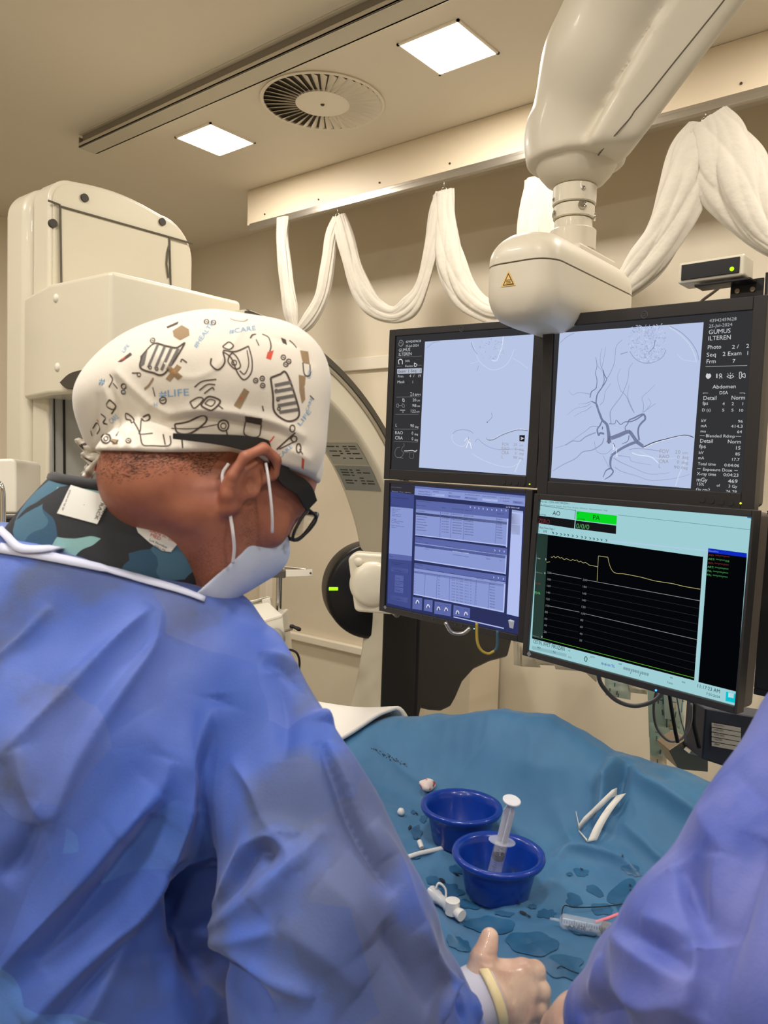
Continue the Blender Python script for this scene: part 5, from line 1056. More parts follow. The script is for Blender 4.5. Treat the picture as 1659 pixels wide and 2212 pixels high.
cf = [([(350, 900), (430, 885), (520, 893), (600, 915), (660, 945)], .0055, .006), ([(345, 912), (430, 903), (520, 915), (600, 935), (655, 965)], -.0055, .006), ([(330, 930), (400, 945), (470, 945), (540, 930)], .004, .008), ([(250, 800), (290, 840), (340, 880), (380, 895)], .004, .005), ([(240, 812), (280, 858), (330, 898)], -.004, .005), ([(225, 830), (240, 880), (225, 950)], .004, .005), ([(238, 835), (255, 890), (250, 950)], -.003, .004), ([(330, 760), (400, 815), (470, 790), (530, 700)], .0016, .004),
      ([(210, 850), (212, 900), (200, 950)], -.003, .004), ([(262, 930), (264, 965)], -.003, .003), ([(275, 930), (277, 965)], .002, .003), ([(288, 932), (290, 966)], -.003, .003), ([(302, 934), (304, 966)], .002, .003), ([(225, 955), (330, 972), (420, 968), (500, 972)], .002, .005), ([(600, 700), (640, 730), (668, 770)], .0015, .006), ([(560, 720), (640, 745), (680, 790)], -.002, .006), ([(620, 970), (655, 985), (672, 1000)], .003, .006), ([(330, 870), (300, 905), (340, 925), (420, 920)], .003, .006)]
Vc = folds(Vc, Fc_, cf)
capo = np_mesh('surgical_cap', Vc, Fc_, CP, surg); Bc = bvh(Vc, Fc_)
# print on the visible side of the cap, laid onto the cloth
INK = mat('print_brown', (78, 66, 60), .85); INB = mat('print_blue', (120, 164, 204), .85); INR = mat('print_red', (206, 84, 66), .85); INT = mat('print_tan', (150, 126, 96), .85); ING = mat('print_grey', (110, 106, 104), .85)
zc_ = lambda x, y: (x/2.2419, 640+y/2.2419)
pr = MB()
def put(px, py, off=.0004):
    h, n_ = cast(Bc, px, py)
    if h is None: return None, None
    return h+n_*off, n_
def stroke(pts, wd, m=INK, raw=False):
    pp = [zc_(*p) for p in pts] if not raw else pts
    pp = catmull([(a, b, 0) for a, b in pp], 6)[:, :2] if len(pp) > 2 else np.array([np.array(pp[0])*(1-t)+np.array(pp[1])*t for t in np.linspace(0, 1, 6)])
    cur = []; nn = []
    def flush():
        if len(cur) > 1: pr.ribbon(cur, wd/2.2419*.9/FPX, nn, m)
    for a in pp:
        h, n_ = put(*a)
        if h is None or (cur and np.linalg.norm(h-cur[-1]) > .012): flush(); cur = []; nn = []; 
        if h is not None: cur.append(h); nn.append(n_)
    flush()
def fill(poly, m):
    pp = [zc_(*p) for p in poly]; c = np.mean(pp, 0); rows = []
    dense = []
    for i in range(len(pp)):
        a, b = np.array(pp[i]), np.array(pp[(i+1) % len(pp)]); dense += [a+(b-a)*t for t in (0, .33, .66)]
    for k in range(6):
        row = []
        for p in dense:
            q = c+(p-c)*max(.02, k/5); h, _ = put(*q, off=.0003)
            if h is None: return
            row.append(h)
        rows.append(row)
    pr.grid(np.swapaxes(np.array(rows), 0, 1), m, closed_u=True)
def circ(x, y, r_, wd=5, m=INK, ry=None, a0=0): stroke([(x+r_*cos(a+a0), y+(ry or r_)*sin(a+a0)) for a in np.linspace(0, 2*pi, 9)], wd, m)
# monitors with stripes
def chart(p, q, s_, n_=4):
    stroke(p+[p[0]], 9, INK)
    for a, b in s_: stroke([a, b], 15, ING)
chart([(690, 285), (745, 230), (800, 240), (855, 250), (893, 232), (800, 372), (740, 370), (680, 345)], 0, [((765, 235), (718, 345)), ((800, 240), (752, 352)), ((832, 248), (782, 358)), ((864, 254), (815, 350))])
fill([(680, 290), (715, 262), (700, 330), (680, 345)], ING)
chart([(1310, 395), (1355, 378), (1385, 370), (1425, 470), (1448, 575), (1395, 605), (1330, 560), (1322, 480)], 0, [((1330, 432), (1412, 415)), ((1330, 462), (1420, 446)), ((1338, 496), (1428, 480)), ((1345, 530), (1436, 514)), ((1352, 562), (1442, 548))])
for x, y in ((1338, 458), (1346, 500), (1350, 545), (728, 345), (760, 352)): circ(x, y, 7, 5)
# crossed plaster, strips, boxes
fill([(803, 352), (826, 338), (884, 388), (862, 406)], INT); fill([(858, 330), (880, 344), (824, 414), (802, 400)], INT); fill([(828, 362), (846, 358), (852, 374), (834, 380)], mat('print_orange', (200, 140, 84), .85))
fill([(1182, 444), (1208, 462), (1162, 546), (1132, 528)], INT); fill([(1160, 488), (1176, 486), (1172, 502), (1158, 502)], INR)
fill([(570, 318), (632, 272), (640, 284), (590, 318)], INK); fill([(585, 305), (612, 290), (606, 302), (590, 312)], INR)
fill([(836, 168), (880, 140), (915, 160), (918, 190), (872, 214), (842, 196)], INT); fill([(806, 148), (866, 122), (860, 136), (812, 156)], INK)
fill([(1186, 580), (1272, 592), (1266, 624), (1188, 608)], INK); stroke([(1188, 608), (1184, 668), (1250, 680), (1266, 624)], 6)
fill([(1452, 262), (1492, 268), (1500, 330), (1466, 322)], INT); stroke([(1466, 322), (1474, 378), (1500, 382), (1500, 330)], 6)
fill([(1446, 380), (1480, 388), (1476, 430), (1450, 470)], INT); fill([(1452, 470), (1474, 436), (1478, 500), (1462, 520)], INT)
fill([(1296, 270), (1326, 262), (1312, 308), (1288, 300)], INR); fill([(1462, 780), (1474, 790), (1470, 838), (1460, 830)], INR)
fill([(404, 690), (434, 684), (438, 700), (386, 728), (376, 716)], INK)
# stethoscopes and scissors
stroke([(1092, 232), (1110, 222), (1130, 240), (1110, 258), (1080, 246), (1092, 232)], 6); stroke([(1080, 268), (1088, 320), (1056, 356), (1022, 332), (1024, 300)], 7); stroke([(1080, 262), (1140, 268), (1204, 242)], 7); stroke([(1080, 268), (1120, 300), (1150, 370), (1182, 404), (1216, 370), (1220, 310), (1204, 244)], 6); stroke([(1108, 292), (1126, 276), (1150, 300), (1164, 340), (1138, 352), (1106, 320), (1108, 292)], 6); circ(1134, 322, 12, 5); stroke([(1196, 262), (1204, 330), (1184, 376), (1160, 360)], 5)
stroke([(1212, 204), (1222, 188), (1240, 184)], 7); stroke([(1270, 184), (1300, 200), (1312, 240), (1306, 268)], 6); stroke([(1240, 210), (1254, 240)], 5)
stroke([(876, 320), (882, 306), (906, 322)], 6)
for x, y in ((1372, 296), (1398, 316), (1384, 330), (1238, 408), (1270, 398), (1272, 432), (1000, 124), (1034, 128), (622, 700), (740, 214)): circ(x, y, 11, 5); stroke([(x-5, y-2), (x+6, y+3)], 4)
circ(790, 504, 16, 6); stroke([(780, 506), (800, 500)], 5)
for a in (0, 26, 52): stroke([(942+a*.9, 440+a*.6), (980+a*.9, 412+a*.6), (1048-a*.2, 402+a)], 6)
stroke([(920, 512), (960, 490), (984, 500), (942, 542), (920, 512)], 6); stroke([(976, 520), (1010, 486), (1060, 500), (1062, 520), (1024, 552), (980, 534), (976, 520)], 8); stroke([(992, 520), (1014, 500), (1042, 508), (1024, 532), (992, 520)], 5); stroke([(1060, 530), (1080, 546)], 5)
stroke([(632, 600), (612, 594), (610, 568), (632, 578), (650, 600), (640, 614), (632, 600)], 7); stroke([(692, 586), (720, 574), (724, 596), (700, 606), (684, 592)], 9); stroke([(650, 610), (676, 660), (690, 718), (740, 724), (820, 722), (824, 676)], 6); stroke([(684, 600), (680, 650), (678, 668), (740, 664)], 6); stroke([(790, 668), (800, 720)], 6)
stroke([(846, 620), (860, 660), (920, 664), (990, 616), (1000, 588), (976, 578), (910, 608), (846, 620)], 8); stroke([(880, 676), (884, 736)], 7); circ(1082, 626, 26, 7); circ(1082, 628, 13, 5); stroke([(1096, 650), (1108, 704)], 7); stroke([(830, 640), (940, 640), (1056, 620)], 4)
circ(514, 690, 22, 9); circ(514, 690, 10, 6); stroke([(536, 700), (560, 714), (572, 696)], 7); fill([(540, 690), (566, 694), (572, 716), (546, 718)], INT); stroke([(562, 678), (576, 654)], 6)
stroke([(1300, 714), (1328, 678)], 6, INR); stroke([(1340, 742), (1430, 660)], 8); stroke([(1352, 740), (1436, 700)], 6); circ(1416, 640, 12, 6, ry=16); circ(1424, 690, 14, 6); circ(1446, 736, 11, 7, ry=22); stroke([(1450, 740), (1466, 766)], 5); stroke([(1270, 530), (1276, 556)], 6)
stroke([(530, 500), (560, 530), (546, 548), (516, 530), (530, 500)], 7); stroke([(560, 540), (540, 570)], 7); stroke([(490, 570), (512, 590), (500, 612), (520, 620)], 8); stroke([(528, 440), (546, 404), (532, 378)], 6); circ(600, 436, 12, 6); circ(598, 464, 10, 5); stroke([(548, 420), (570, 448)], 5); stroke([(640, 372), (672, 372)], 6); circ(674, 380, 9, 5)
stroke([(744, 396), (722, 430), (700, 450)], 10, INT); stroke([(740, 440), (752, 486)], 5); stroke([(450, 640), (470, 612), (484, 640), (470, 668)], 6); stroke([(440, 650), (446, 676)], 5); stroke([(480, 610), (470, 596)], 5, INR)
fill([(1360, 200), (1384, 210), (1390, 236), (1368, 226)], INK); stroke([(1402, 214), (1420, 230), (1436, 250)], 5); stroke([(1500, 480), (1520, 500)], 5); stroke([(1112, 108), (1140, 118), (1180, 122), (1200, 112)], 5, INT)
# words
def word(t, x, y, h_, ang, wd=None, m=INB):
    V, Fc, w0 = text_data([t])[0]; sc = (wd/w0 if wd else h_); vs = []
    for q in V:
        a, b = q[0]*sc, -q[1]*h_; X, Y = zc_(x+a*cos(ang)-b*sin(ang), y+a*sin(ang)+b*cos(ang)); h, n_ = put(X, Y)
        if h is None: return
        vs.append(h)
    pr.add(vs, Fc, m)
word('#LIFE', 772, 490, 34, -.07, 145); word('#HEALTH', 952, 252, 22, -.95, 150); word('#CARE', 1110, 182, 22, -.14, 130); word('CARE', 1352, 790, 20, -.72, 90); word('LIFE', 1452, 630, 20, -.9, 90); word('CARE', 540, 620, 26, -.7, 50); word('H', 745, 536, 20, -.1); word('LIFE', 600, 276, 16, -.9, 46); word('#', 478, 425, 34, .2); word('LIFE', 1500, 400, 16, -1.3, 40); word('CARE', 1490, 560, 14, -1.2, 70); word('L', 596, 478, 22, -.2)
pob = pr.build('cap_print', None, capo, smooth=0); pob['label'] = 'printed doodles and blue words on the cap'
hb = MB(); r = np.random.default_rng(7); hn = HM[0]
for k in range(24000):
    p = H(r.uniform(-.125, .035), r.uniform(-.09, .03), r.uniform(-.075, .085)); h, n_ = near(Bs, p); q = RH.T@(h-HO)
    if q[2] > .078 or ((q[0]-.0)**2/.034**2+(q[1]-.006)**2/.05**2 < 1 and q[2] > .06): continue
    dd_ = -((h-HM[1])@hn)
    lim = .040+.014*sin(q[0]*30)
    if dd_ < -.004 or dd_ > lim or q[0] > .03 or r.uniform() < (dd_/lim)**1.2: continue
    t_ = -HU*.6-HF*.6+r.normal(size=3)*.25; t_ -= n_*(t_@n_); t_ /= np.linalg.norm(t_); sd = np.cross(t_, n_)*.00022
    e = h+t_*.0036+n_*.0004; hb.add([h-sd, h+sd, e], [(0, 1, 2)])
hb.build('cropped_hair', HR, surg)
# gathered knot with hanging ends at the back of the cap
kb = MB()
def leaf(pts, wd, d, m=None):
    pts = np.array([P(px, py, d+k*.002) for k, (px, py) in enumerate(pts)]); pts = catmull(pts, 5); W = np.interp(np.linspace(0, 1, len(pts)), np.linspace(0, 1, len(wd)), wd)*.9/FPX; X = []
    for i, p in enumerate(pts):
        t_ = pts[min(i+1, len(pts)-1)]-pts[max(i-1, 0)]; t_ /= np.linalg.norm(t_); sd = np.cross(t_, cF); sd /= np.linalg.norm(sd); row = []
        for a in np.linspace(-1, 1, 9): row.append(p+sd*W[i]/2*a-cF*(.004*cos(a*4)+.002*sin(i*.9)))
        X.append(row)
    kb.grid(np.array(X), m)
leaf([(232, 985), (210, 972), (185, 965), (165, 950)], [10, 26, 24, 10], .925); leaf([(235, 990), (215, 990), (195, 990), (178, 980)], [12, 24, 26, 16], .92); leaf([(225, 985), (200, 1005), (190, 1020), (182, 1030)], [14, 26, 26, 22], .918); leaf([(235, 990), (228, 1005), (224, 1018), (220, 1030)], [10, 24, 30, 28], .915); leaf([(230, 984), (245, 984), (252, 978), (262, 972)], [12, 12, 8, 4], .91)
knot = kb.build('cap_ties', CP, surg, smooth=0, solid=.0016)
kd = MB(); Bk = BVHTree.FromPolygons([tuple(v) for v in kb.v], kb.f)
def kst(pts, wd, m):
    out = []; nn = []
    for p in catmull([(a, b, 0) for a, b in pts], 4):
        h, n_ = cast(Bk, p[0], p[1])
        if h is not None: n_ = n_ if n_@(EYE-h) > 0 else -n_; out.append(h+n_*.0014); nn.append(n_)
    if len(out) > 1: kd.ribbon(out, wd*.9/FPX, nn, m)
kst([(172, 968), (182, 962), (192, 958)], 12, INK); kst([(212, 1000), (208, 1012), (206, 1026)], 9, INR); kst([(185, 988), (200, 996)], 5, INK); kst([(222, 978), (230, 970)], 6, INT); kst([(182, 1000), (190, 1004)], 4, INK)
if kd.v: kd.build('tie_print', None, knot)

# ---- glasses
BF = mat('glasses_frame', (26, 26, 28), .45); LN = mat('glass_lens', (245, 248, 250), .02, trans=1.0, ior=1.06, alpha=.35)
gl = thing('eyeglasses', 'black wide-armed protective eyeglasses worn over the mask', 'eyeglasses', H(.1, .02, .03)); gl.parent = surg; gl.location = Vector((H(.1, .02, .03)-wloc(surg)).tolist()); del gl['label'], gl['category']
tm = MB()
tp = catmull([H(-.095, -.012, .078), H(-.062, .012, .088), H(-.035, .030, .0905), (H(-.005, .046, .0895)), H(.03, .036, .087), H(.060, .042, .080), H(.088, .038, .070)], 6)
tw = np.interp(np.linspace(0, 1, len(tp)), [0, .15, .35, .5, .66, .9, 1], [.006, .010, .016, .016, .019, .022, .018])
X = []
for i, p in enumerate(tp):
    t_ = tp[min(i+1, len(tp)-1)]-tp[max(i-1, 0)]; t_ /= np.linalg.norm(t_); v_ = np.cross(HS, t_); v_ /= np.linalg.norm(v_); X.append([p+v_*tw[i]*a/2+HS*b*.0016 for a, b in ((-1, -1), (1, -1), (1, 1), (-1, 1), (-1, -1))])
tm.grid(np.array(X)); tm.build('temple_arm', BF, gl, bevel=.0006)
tm2 = MB(); X2_ = [[p-2*HS*((p-HO)@HS) for p in row] for row in X]; tm2.grid(np.array(X2_)); tm2.build('temple_arm', BF, gl, bevel=.0006)
rim = MB(); fr_ = []
for sgn in (1, -1):
    def RP(a, kx=.0275, ky=.0205): 
        ca, sa = cos(a), sin(a); pw = lambda v: math.copysign(abs(v)**.72, v); s_ = .036+kx*pw(ca); u_ = -.008+ky*pw(sa); return H(.113-.30*max(0, s_-.04), u_+.030, sgn*s_)
    rim.tube([RP(a) for a in np.linspace(0, 2*pi, 40, endpoint=False)], .0024, 8, closed=True)
    lensv = [RP(a, .0265, .0195) for a in np.linspace(0, 2*pi, 30, endpoint=False)]; lm = MB(); lm.prism(lensv, HF*.0012); lm.build('lens', LN, gl)
rim.tube(catmull([H(.112, .024, -.010), H(.115, .028, 0), H(.112, .024, .010)], 4), .0026, 8); rim.build('front_frame', BF, gl, smooth=0)
sidef = MB(); q1 = [H(.087, .032, .0695), H(.106, .032, .064), H(.107, .012, .063), H(.100, -.006, .060), H(.091, .0, .066), H(.087, .016, .069)]
sidef.tube(catmull(q1+[q1[0]], 5)[:-1], .0019, 8, closed=True); sidef.build('side_shield_frame', BF, gl, smooth=0)
# ---- mask
MK = mat('mask_cloth', (206, 212, 228), .8, bump=(500, .25, .0008), var=((192, 202, 226), 14, .4, .6))
def mask(Q):
    q = (Q-HO)@RH; qs = q.copy(); qs[:, 2] = np.abs(qs[:, 2])
    a = s_ell(q, (.052, -.062, 0), (.064, .062, .058)); a = smin(a, s_ell(q, (.086, -.026, 0), (.050, .040, .046)), .03); a = smin(a, s_ell(q, (.048, -.108, 0), (.048, .027, .046)), .02)
    edge = np.minimum((q[:, 0]-(.050+.12*(np.abs(q[:, 2]))+.25*(q[:, 1]+.05)*0)), 9)
    cut = smax(-(q[:, 0]-.046-.16*np.clip(q[:, 1]+.11, 0, .1)), (q[:, 1]-.004), .006)
    return smax(smax(a, -(a+.003), .001), cut, .002)
cM = H(.06, -.06, 0); Vm, Fm = surfnet(mask, cM-.11, cM+.11, .0018); Vm = lap(Vm, Fm, 1); mko = np_mesh('face_mask', Vm, Fm, MK, surg)
st_ = MAT_STR = mat('mask_elastic', (226, 224, 230), .7)
ea, na = snap(Bs, catmull([H(.016, .028, .083), H(.024, .008, .079), H(.034, -.02, .072), H(.046, -.055, .058), H(.055, -.088, .046)], 6), .0018)
MB().tube(catmull([P(574, 1000, .856), P(579, 1030, .856), P(585, 1080, .86), P(588, 1120, .868), P(588, 1150, .88)], 6), .0016, 8).build('ear_loop', st_, mko, smooth=0)
MB().tube(catmull([P(494, 1002, .845), P(482, 1020, .842), P(481, 1040, .842), P(490, 1080, .85), P(497, 1112, .848), P(503, 1150, .85), P(506, 1185, .86), P(503, 1216, .87)], 6), .0019, 8).build('ear_loop', st_, mko, smooth=0)

# ---- thyroid collar
CX = -.10; ax_ = Rh*.50+UP*.80+Fh*.08; ax_ = ax_/np.linalg.norm(ax_); e1_ = Rh*.83-UP*.52; e1_ -= ax_*(e1_@ax_); e1_ /= np.linalg.norm(e1_); e2_ = np.cross(ax_, e1_)
if e2_@Fh > 0: e2_ = -e2_                          # e2 towards the camera
CC = P(300, 1150, .955)
def ringpt(t, h, r_=1.0): 
    rx = .118*(1+.10*(h<0)*min(1, -h/.08)); ry = .094; z_ = h+(1+h/.092)*.095*max(0., sin(t))**1.2*(.55+.45*cos(t))
    return CC+e1_*rx*cos(t)*r_+e2_*ry*sin(t)*r_+ax_*z_
def band(h0, h1, r_, n=90, k=14): return np.array([[ringpt(t, h0+(h1-h0)*s_, r_+.02*sin(pi*s_)+.012*sin(t*3+s_*3)) for s_ in np.linspace(0, 1, k)] for t in np.linspace(0, 2*pi, n, endpoint=False)])
def camo_mat():
    m = mat('camouflage_cloth', (44, 44, 50), .7, bump=(300, .2, .001)); N = m.node_tree.nodes; L = m.node_tree.links; b = N['Principled BSDF']; tc = N.new('ShaderNodeTexCoord'); mp = N.new('ShaderNodeMapping'); mp.inputs['Scale'].default_value = (1, 1, 1.3); L.new(tc.outputs['Object'], mp.inputs[0])
    nz = N.new('ShaderNodeTexNoise'); nz.inputs['Scale'].default_value = 14; L.new(mp.outputs[0], nz.inputs['Vector']); mxv = N.new('ShaderNodeVectorMath'); mxv.operation = 'MULTIPLY_ADD'; mxv.inputs[1].default_value = (.04, .04, .04); L.new(nz.outputs['Color'], mxv.inputs[0]); L.new(mp.outputs[0], mxv.inputs[2])
    v = N.new('ShaderNodeTexVoronoi'); v.inputs['Scale'].default_value = 17; L.new(mxv.outputs[0], v.inputs['Vector']); sp = N.new('ShaderNodeSeparateColor'); L.new(v.outputs['Color'], sp.inputs[0])
    cr_ = N.new('ShaderNodeValToRGB'); cr_.color_ramp.interpolation = 'CONSTANT'; el = cr_.color_ramp.elements; el[0].position = 0; el[0].color = (*lin((42, 44, 50)), 1); el[1].position = .42; el[1].color = (*lin((70, 108, 132)), 1)
    for p_, c in ((.62, (132, 176, 178)), (.8, (50, 84, 112)), (.92, (176, 196, 188))): e = el.new(p_); e.color = (*lin(c), 1)
    L.new(sp.outputs[0], cr_.inputs[0]); L.new(cr_.outputs[0], b.inputs['Base Color']); return m
CM = camo_mat()
cm_ = MB(); Xc = band(.0, -.092, 1.0); cm_.grid(Xc, closed_u=True); colr = cm_.build('thyroid_collar', CM, surg, smooth=0, solid=.008); colr['label'] = 'blue and dark grey camouflage collar with black edging'
bb = MB()
for h_ in (.0, -.092): bb.tube([ringpt(t, h_, 1.0+.012*sin(t*3+(0 if h_ == 0 else 3))) for t in np.linspace(0, 2*pi, 90, endpoint=False)], .0075 if h_ == 0 else .006, 10, closed=True)
bb.build('edging', mat('black_edging', (26, 28, 34), .75, sheen=.2), colr, smooth=0)
Bcol = BVHTree.FromPolygons([tuple(v) for v in cm_.v], cm_.f)
def lab_(pts, m, name, off=.0056):
    mb = MB(); c = np.mean(pts, 0); rows = []; dense = []
    for i in range(len(pts)):
        a, b = np.array(pts[i], float), np.array(pts[(i+1) % len(pts)], float); dense += [a+(b-a)*t for t in np.linspace(0, 1, 6, endpoint=False)]
    for k in range(8):
        row = []
        for p in dense:
            q = c+(p-c)*max(.02, k/7); h, n_ = cast(Bcol, q[0], q[1])
            if h is None: return None
            n_ = n_ if n_@(EYE-h) > 0 else -n_; row.append(h+n_*off)
        rows.append(row)
    mb.grid(np.swapaxes(np.array(rows), 0, 1), m, closed_u=True); return mb.build(name, None, colr, smooth=0)
LW = mat('label_white', (222, 222, 218), .5); LK = mat('label_ink', (40, 40, 44), .6); LR = mat('label_red', (206, 64, 50), .6)
l1 = lab_([(160, 1052), (245, 1076), (214, 1133), (130, 1112)], LW, 'sewn_label'); l2 = lab_([(272, 1075), (330, 1098), (389, 1134), (383, 1172), (368, 1190), (350, 1188), (325, 1172), (300, 1150), (285, 1110)], LW, 'logo_label')
def ctext(t, px, py, h_, ang, wd, m, mb, off=.0062):
    V, Fc, w0 = text_data([t])[0]; sc = wd/w0; vs = []
    for q in V:
        a, b = q[0]*sc, -q[1]*h_; h, n_ = cast(Bcol, px+a*cos(ang)-b*sin(ang), py+a*sin(ang)+b*cos(ang))
        if h is None: return
        n_ = n_ if n_@(EYE-h) > 0 else -n_; vs.append(h+n_*off)
    mb.add(vs, Fc, m)
tm_ = MB()
for i, t_ in enumerate(('SMART', 'TRACK')): ctext(t_, 236-i*9.5, 1080-i*1.5, 7, 1.95+.0, 48, LK, tm_)
ctext('07234 49 98 00', 158, 1062, 3, 1.95, 46, LK, tm_); ctext('LEAD PRODUCTS', 150, 1060, 3, 1.95, 44, LK, tm_)
if tm_.v and l1: tm_.build('label_print', None, l1)
tn = MB(); ctext('AR', 300, 1122, 13, .55, 22, LK, tn); ctext('KI', 324, 1133, 16, .42, 26, LR, tn); ctext('SAN', 322, 1146, 8, .42, 26, LR, tn); ctext('MED', 324, 1156, 7, .42, 24, LR, tn); ctext('Xray-P', 352, 1150, 5, .3, 27, LR, tn); ctext('PL', 350, 1158, 4, .3, 9, LR, tn); ctext('Small', 362, 1164, 4, .3, 16, LR, tn); ctext('Lot Number', 322, 1166, 5, .42, 42, LK, tn); ctext('2021-06', 332, 1178, 4, .42, 26, LK, tn)
if tn.v and l2: tn.build('label_print', None, l2)

# ---- gown: back, shoulders and the right sleeve, one cloth
EL = P(705, 2060, .755)
def gown(Q):
    T0 = P(205, 1335, .99); M1 = P(210, 1650, .93); M2 = P(190, 2100, .92); M3 = P(170, 2700, .95)
    d = s_chain(Q, [T0, M1, M2, M3], [.150, .19, .20, .21], .06)
    d = smin(d, s_chain(Q, [P(300, 1340, 1.0), P(455, 1432, .93), P(572, 1528, .88)], [.055, .064, .080], .04), .06)
    d = smin(d, s_chain(Q, [T0, P(60, 1310, 1.10), P(-80, 1320, 1.16)], [.12, .12, .11], .04), .05)
    d = smin(d, s_chain(Q, [P(20, 1285, .99), P(200, 1325, .937), P(370, 1362, .932)], [.108, .113, .090], .03), .03)
    nk = Rh*.24+UP*.95+Fh*.14; d = smax(d, (Q-P(220, 1212, .86))@nk, .010)
    arm = s_chain(Q, [P(572, 1528, .88), P(655, 1725, .83), P(705, 1975, .785), P(735, 2230, .75)], [.084, .092, .106, .102], .03)
    arm = smin(arm, s_cone(Q, P(520, 1760, .93), P(600, 2260, .90), .09, .11), .01)
    arm = smin(arm, s_chain(Q, [P(770, 2180, .75), P(890, 2200, .80), P(1005, 2178, .843)], [.084, .062, .041], .03), .03)
    d = smin(d, arm, .022)
    LS = P(-80, 1320, 1.16); d = smin(d, s_chain(Q, [LS, LS+np.array([.16, -.02, -.24]), LS+np.array([.40, -.14, -.30])], [.10, .085, .055], .03), .03)
    # open neck
    d = smax(d, -s_chain(Q, [CC-ax_*.05, CC+ax_*.3], [.088, .108], 0), .010)
    d = smax(d, (Q-P(1012, 2156, .86))@(Rh*.80+Fh*.28+UP*.42), .006)
    d = d+.006*noise3(Q*np.array([1, 1, .6]), 16, 31)*np.clip((P(0, 1200, 1)[2]-Q[:, 2])/.1, 0, 1)
    return d
lo = np.array([.05, .18, .72]); allp = np.array([P(-150, 1300, 1.35), P(170, 2700, .95), EL, P(1100, 2200, .9), P(-200, 2300, .9), P(230, 1250, 1.2), P(-80, 1320, 1.16)+np.array([.25, 0, 0])])
lo = allp.min(0)-.22; hi = allp.max(0)+.2; hi[2] = min(hi[2], 1.62); lo[2] = .62
Vg_, Fg_ = surfnet(gown, lo, hi, .0062); Vg_ = lap(Vg_, Fg_, 2)
# refine once so the folds have enough points
def refine(V, F):
    e = np.concatenate([np.sort(F[:, [i, (i+1) % 4]], 1) for i in range(4)]); u_, inv = np.unique(e, axis=0, return_inverse=True); inv = inv.ravel()
    mid = V[u_].mean(1); cen = V[F].mean(1); n0, n1, n = len(V), len(V)+len(u_), len(F); E_ = [inv[i*n:(i+1)*n]+n0 for i in range(4)]; c_ = np.arange(n)+n1
    return np.vstack([V, mid, cen]), np.concatenate([np.stack([F[:, i], E_[i], c_, E_[(i+3) % 4]], 1) for i in range(4)])
keep = ((Vg_-EYE)@cF > 0)
Vg_, Fg_ = refine(Vg_, Fg_); Vg_ = lap(Vg_, Fg_, 2)
gf = [([(0, 1420), (60, 1370), (110, 1310)], .004, .006), ([(0, 1640), (80, 1560), (170, 1470), (260, 1370), (330, 1310)], .008, .010), ([(110, 1780), (170, 1640), (260, 1500), (330, 1400), (350, 1320)], .007, .009), ([(40, 1620), (60, 1700), (95, 1780)], .008, .010), ([(0, 2100), (60, 2020), (180, 1880), (260, 1780), (330, 1700)], .014, .014), ([(80, 2080), (190, 1960), (280, 1850), (340, 1760)], -.010, .014),
 ([(60, 2212), (180, 2080), (290, 1960), (350, 1860), (400, 1720), (450, 1580), (470, 1520)], .018, .016), ([(110, 2212), (230, 2080), (320, 1960), (380, 1850)], -.014, .016), ([(180, 2212), (240, 2090), (310, 1960), (360, 1880)], .012, .014), ([(470, 1500), (460, 1600), (410, 1740)], -.008, .012), ([(420, 1880), (418, 1930), (425, 1980), (430, 2030)], -.038, .020), ([(455, 1900), (440, 1950), (432, 2010), (445, 2080), (490, 2180)], -.026, .018),
 ([(445, 2020), (480, 1990), (560, 1930), (640, 1860), (700, 1790)], .006, .010), ([(445, 2025), (500, 2060), (580, 2110), (680, 2150)], .007, .010), ([(450, 2030), (520, 2030), (600, 2010)], .004, .008), ([(455, 2060), (520, 2110), (590, 2190)], -.010, .012), ([(470, 1960), (520, 1860), (550, 1820), (600, 1810), (650, 1880)], .010, .010), ([(480, 1960), (530, 1880), (560, 1840), (600, 1850)], -.008, .008),
 ([(600, 1450), (620, 1540), (610, 1640)], -.007, .012), ([(640, 1430), (680, 1490), (700, 1560)], .006, .010), ([(560, 1410), (610, 1420), (650, 1450)], .004, .006), ([(570, 1430), (620, 1450), (660, 1500)], -.004, .006), ([(690, 1600), (730, 1700), (760, 1780), (810, 1870), (850, 1930)], -.009, .008), ([(705, 1600), (745, 1690), (775, 1770), (830, 1860)], .008, .008), ([(640, 1870), (600, 1910), (560, 1960)], .006, .01), ([(560, 1760), (600, 1790), (650, 1800)], .004, .006), ([(500, 1640), (540, 1700), (560, 1760)], .004, .007),
 ([(300, 1550), (350, 1620), (420, 1660)], .004, .02), ([(700, 1900), (760, 1960), (800, 2040)], .006, .02), ([(800, 1780), (850, 1850), (890, 1950), (930, 2050)], .006, .012), ([(820, 2000), (860, 2060), (900, 2120), (930, 2180)], -.008, .012), ([(900, 2000), (940, 2080), (1000, 2150)], .006, .010), ([(980, 2120), (960, 2160), (960, 2205)], .006, .007), ([(1000, 2120), (990, 2160), (1000, 2205)], -.005, .006), ([(1030, 2120), (1020, 2160), (1035, 2205)], .005, .006), ([(600, 2000), (700, 2060), (780, 2140)], .006, .02), ([(0, 1900), (40, 1860), (80, 1780)], -.008, .012), ([(360, 1640), (330, 1720), (250, 1800)], .006, .016)]
gf = [(p_, a_*1.6, w_) for p_, a_, w_ in gf]
Vg_ = folds(Vg_, Fg_, gf)
Ng = vnorm(Vg_, Fg_); Vg_ = Vg_+Ng*(.0012*noise3(Vg_, 45, 41)+.0007*noise3(Vg_, 110, 43))[:, None]
gw = np_mesh('surgical_gown', Vg_, Fg_, GW, surg); Bg = bvh(Vg_, Fg_)
tb_ = mat('gown_tape', (196, 200, 224), .7, bump=(300, .2, .001))
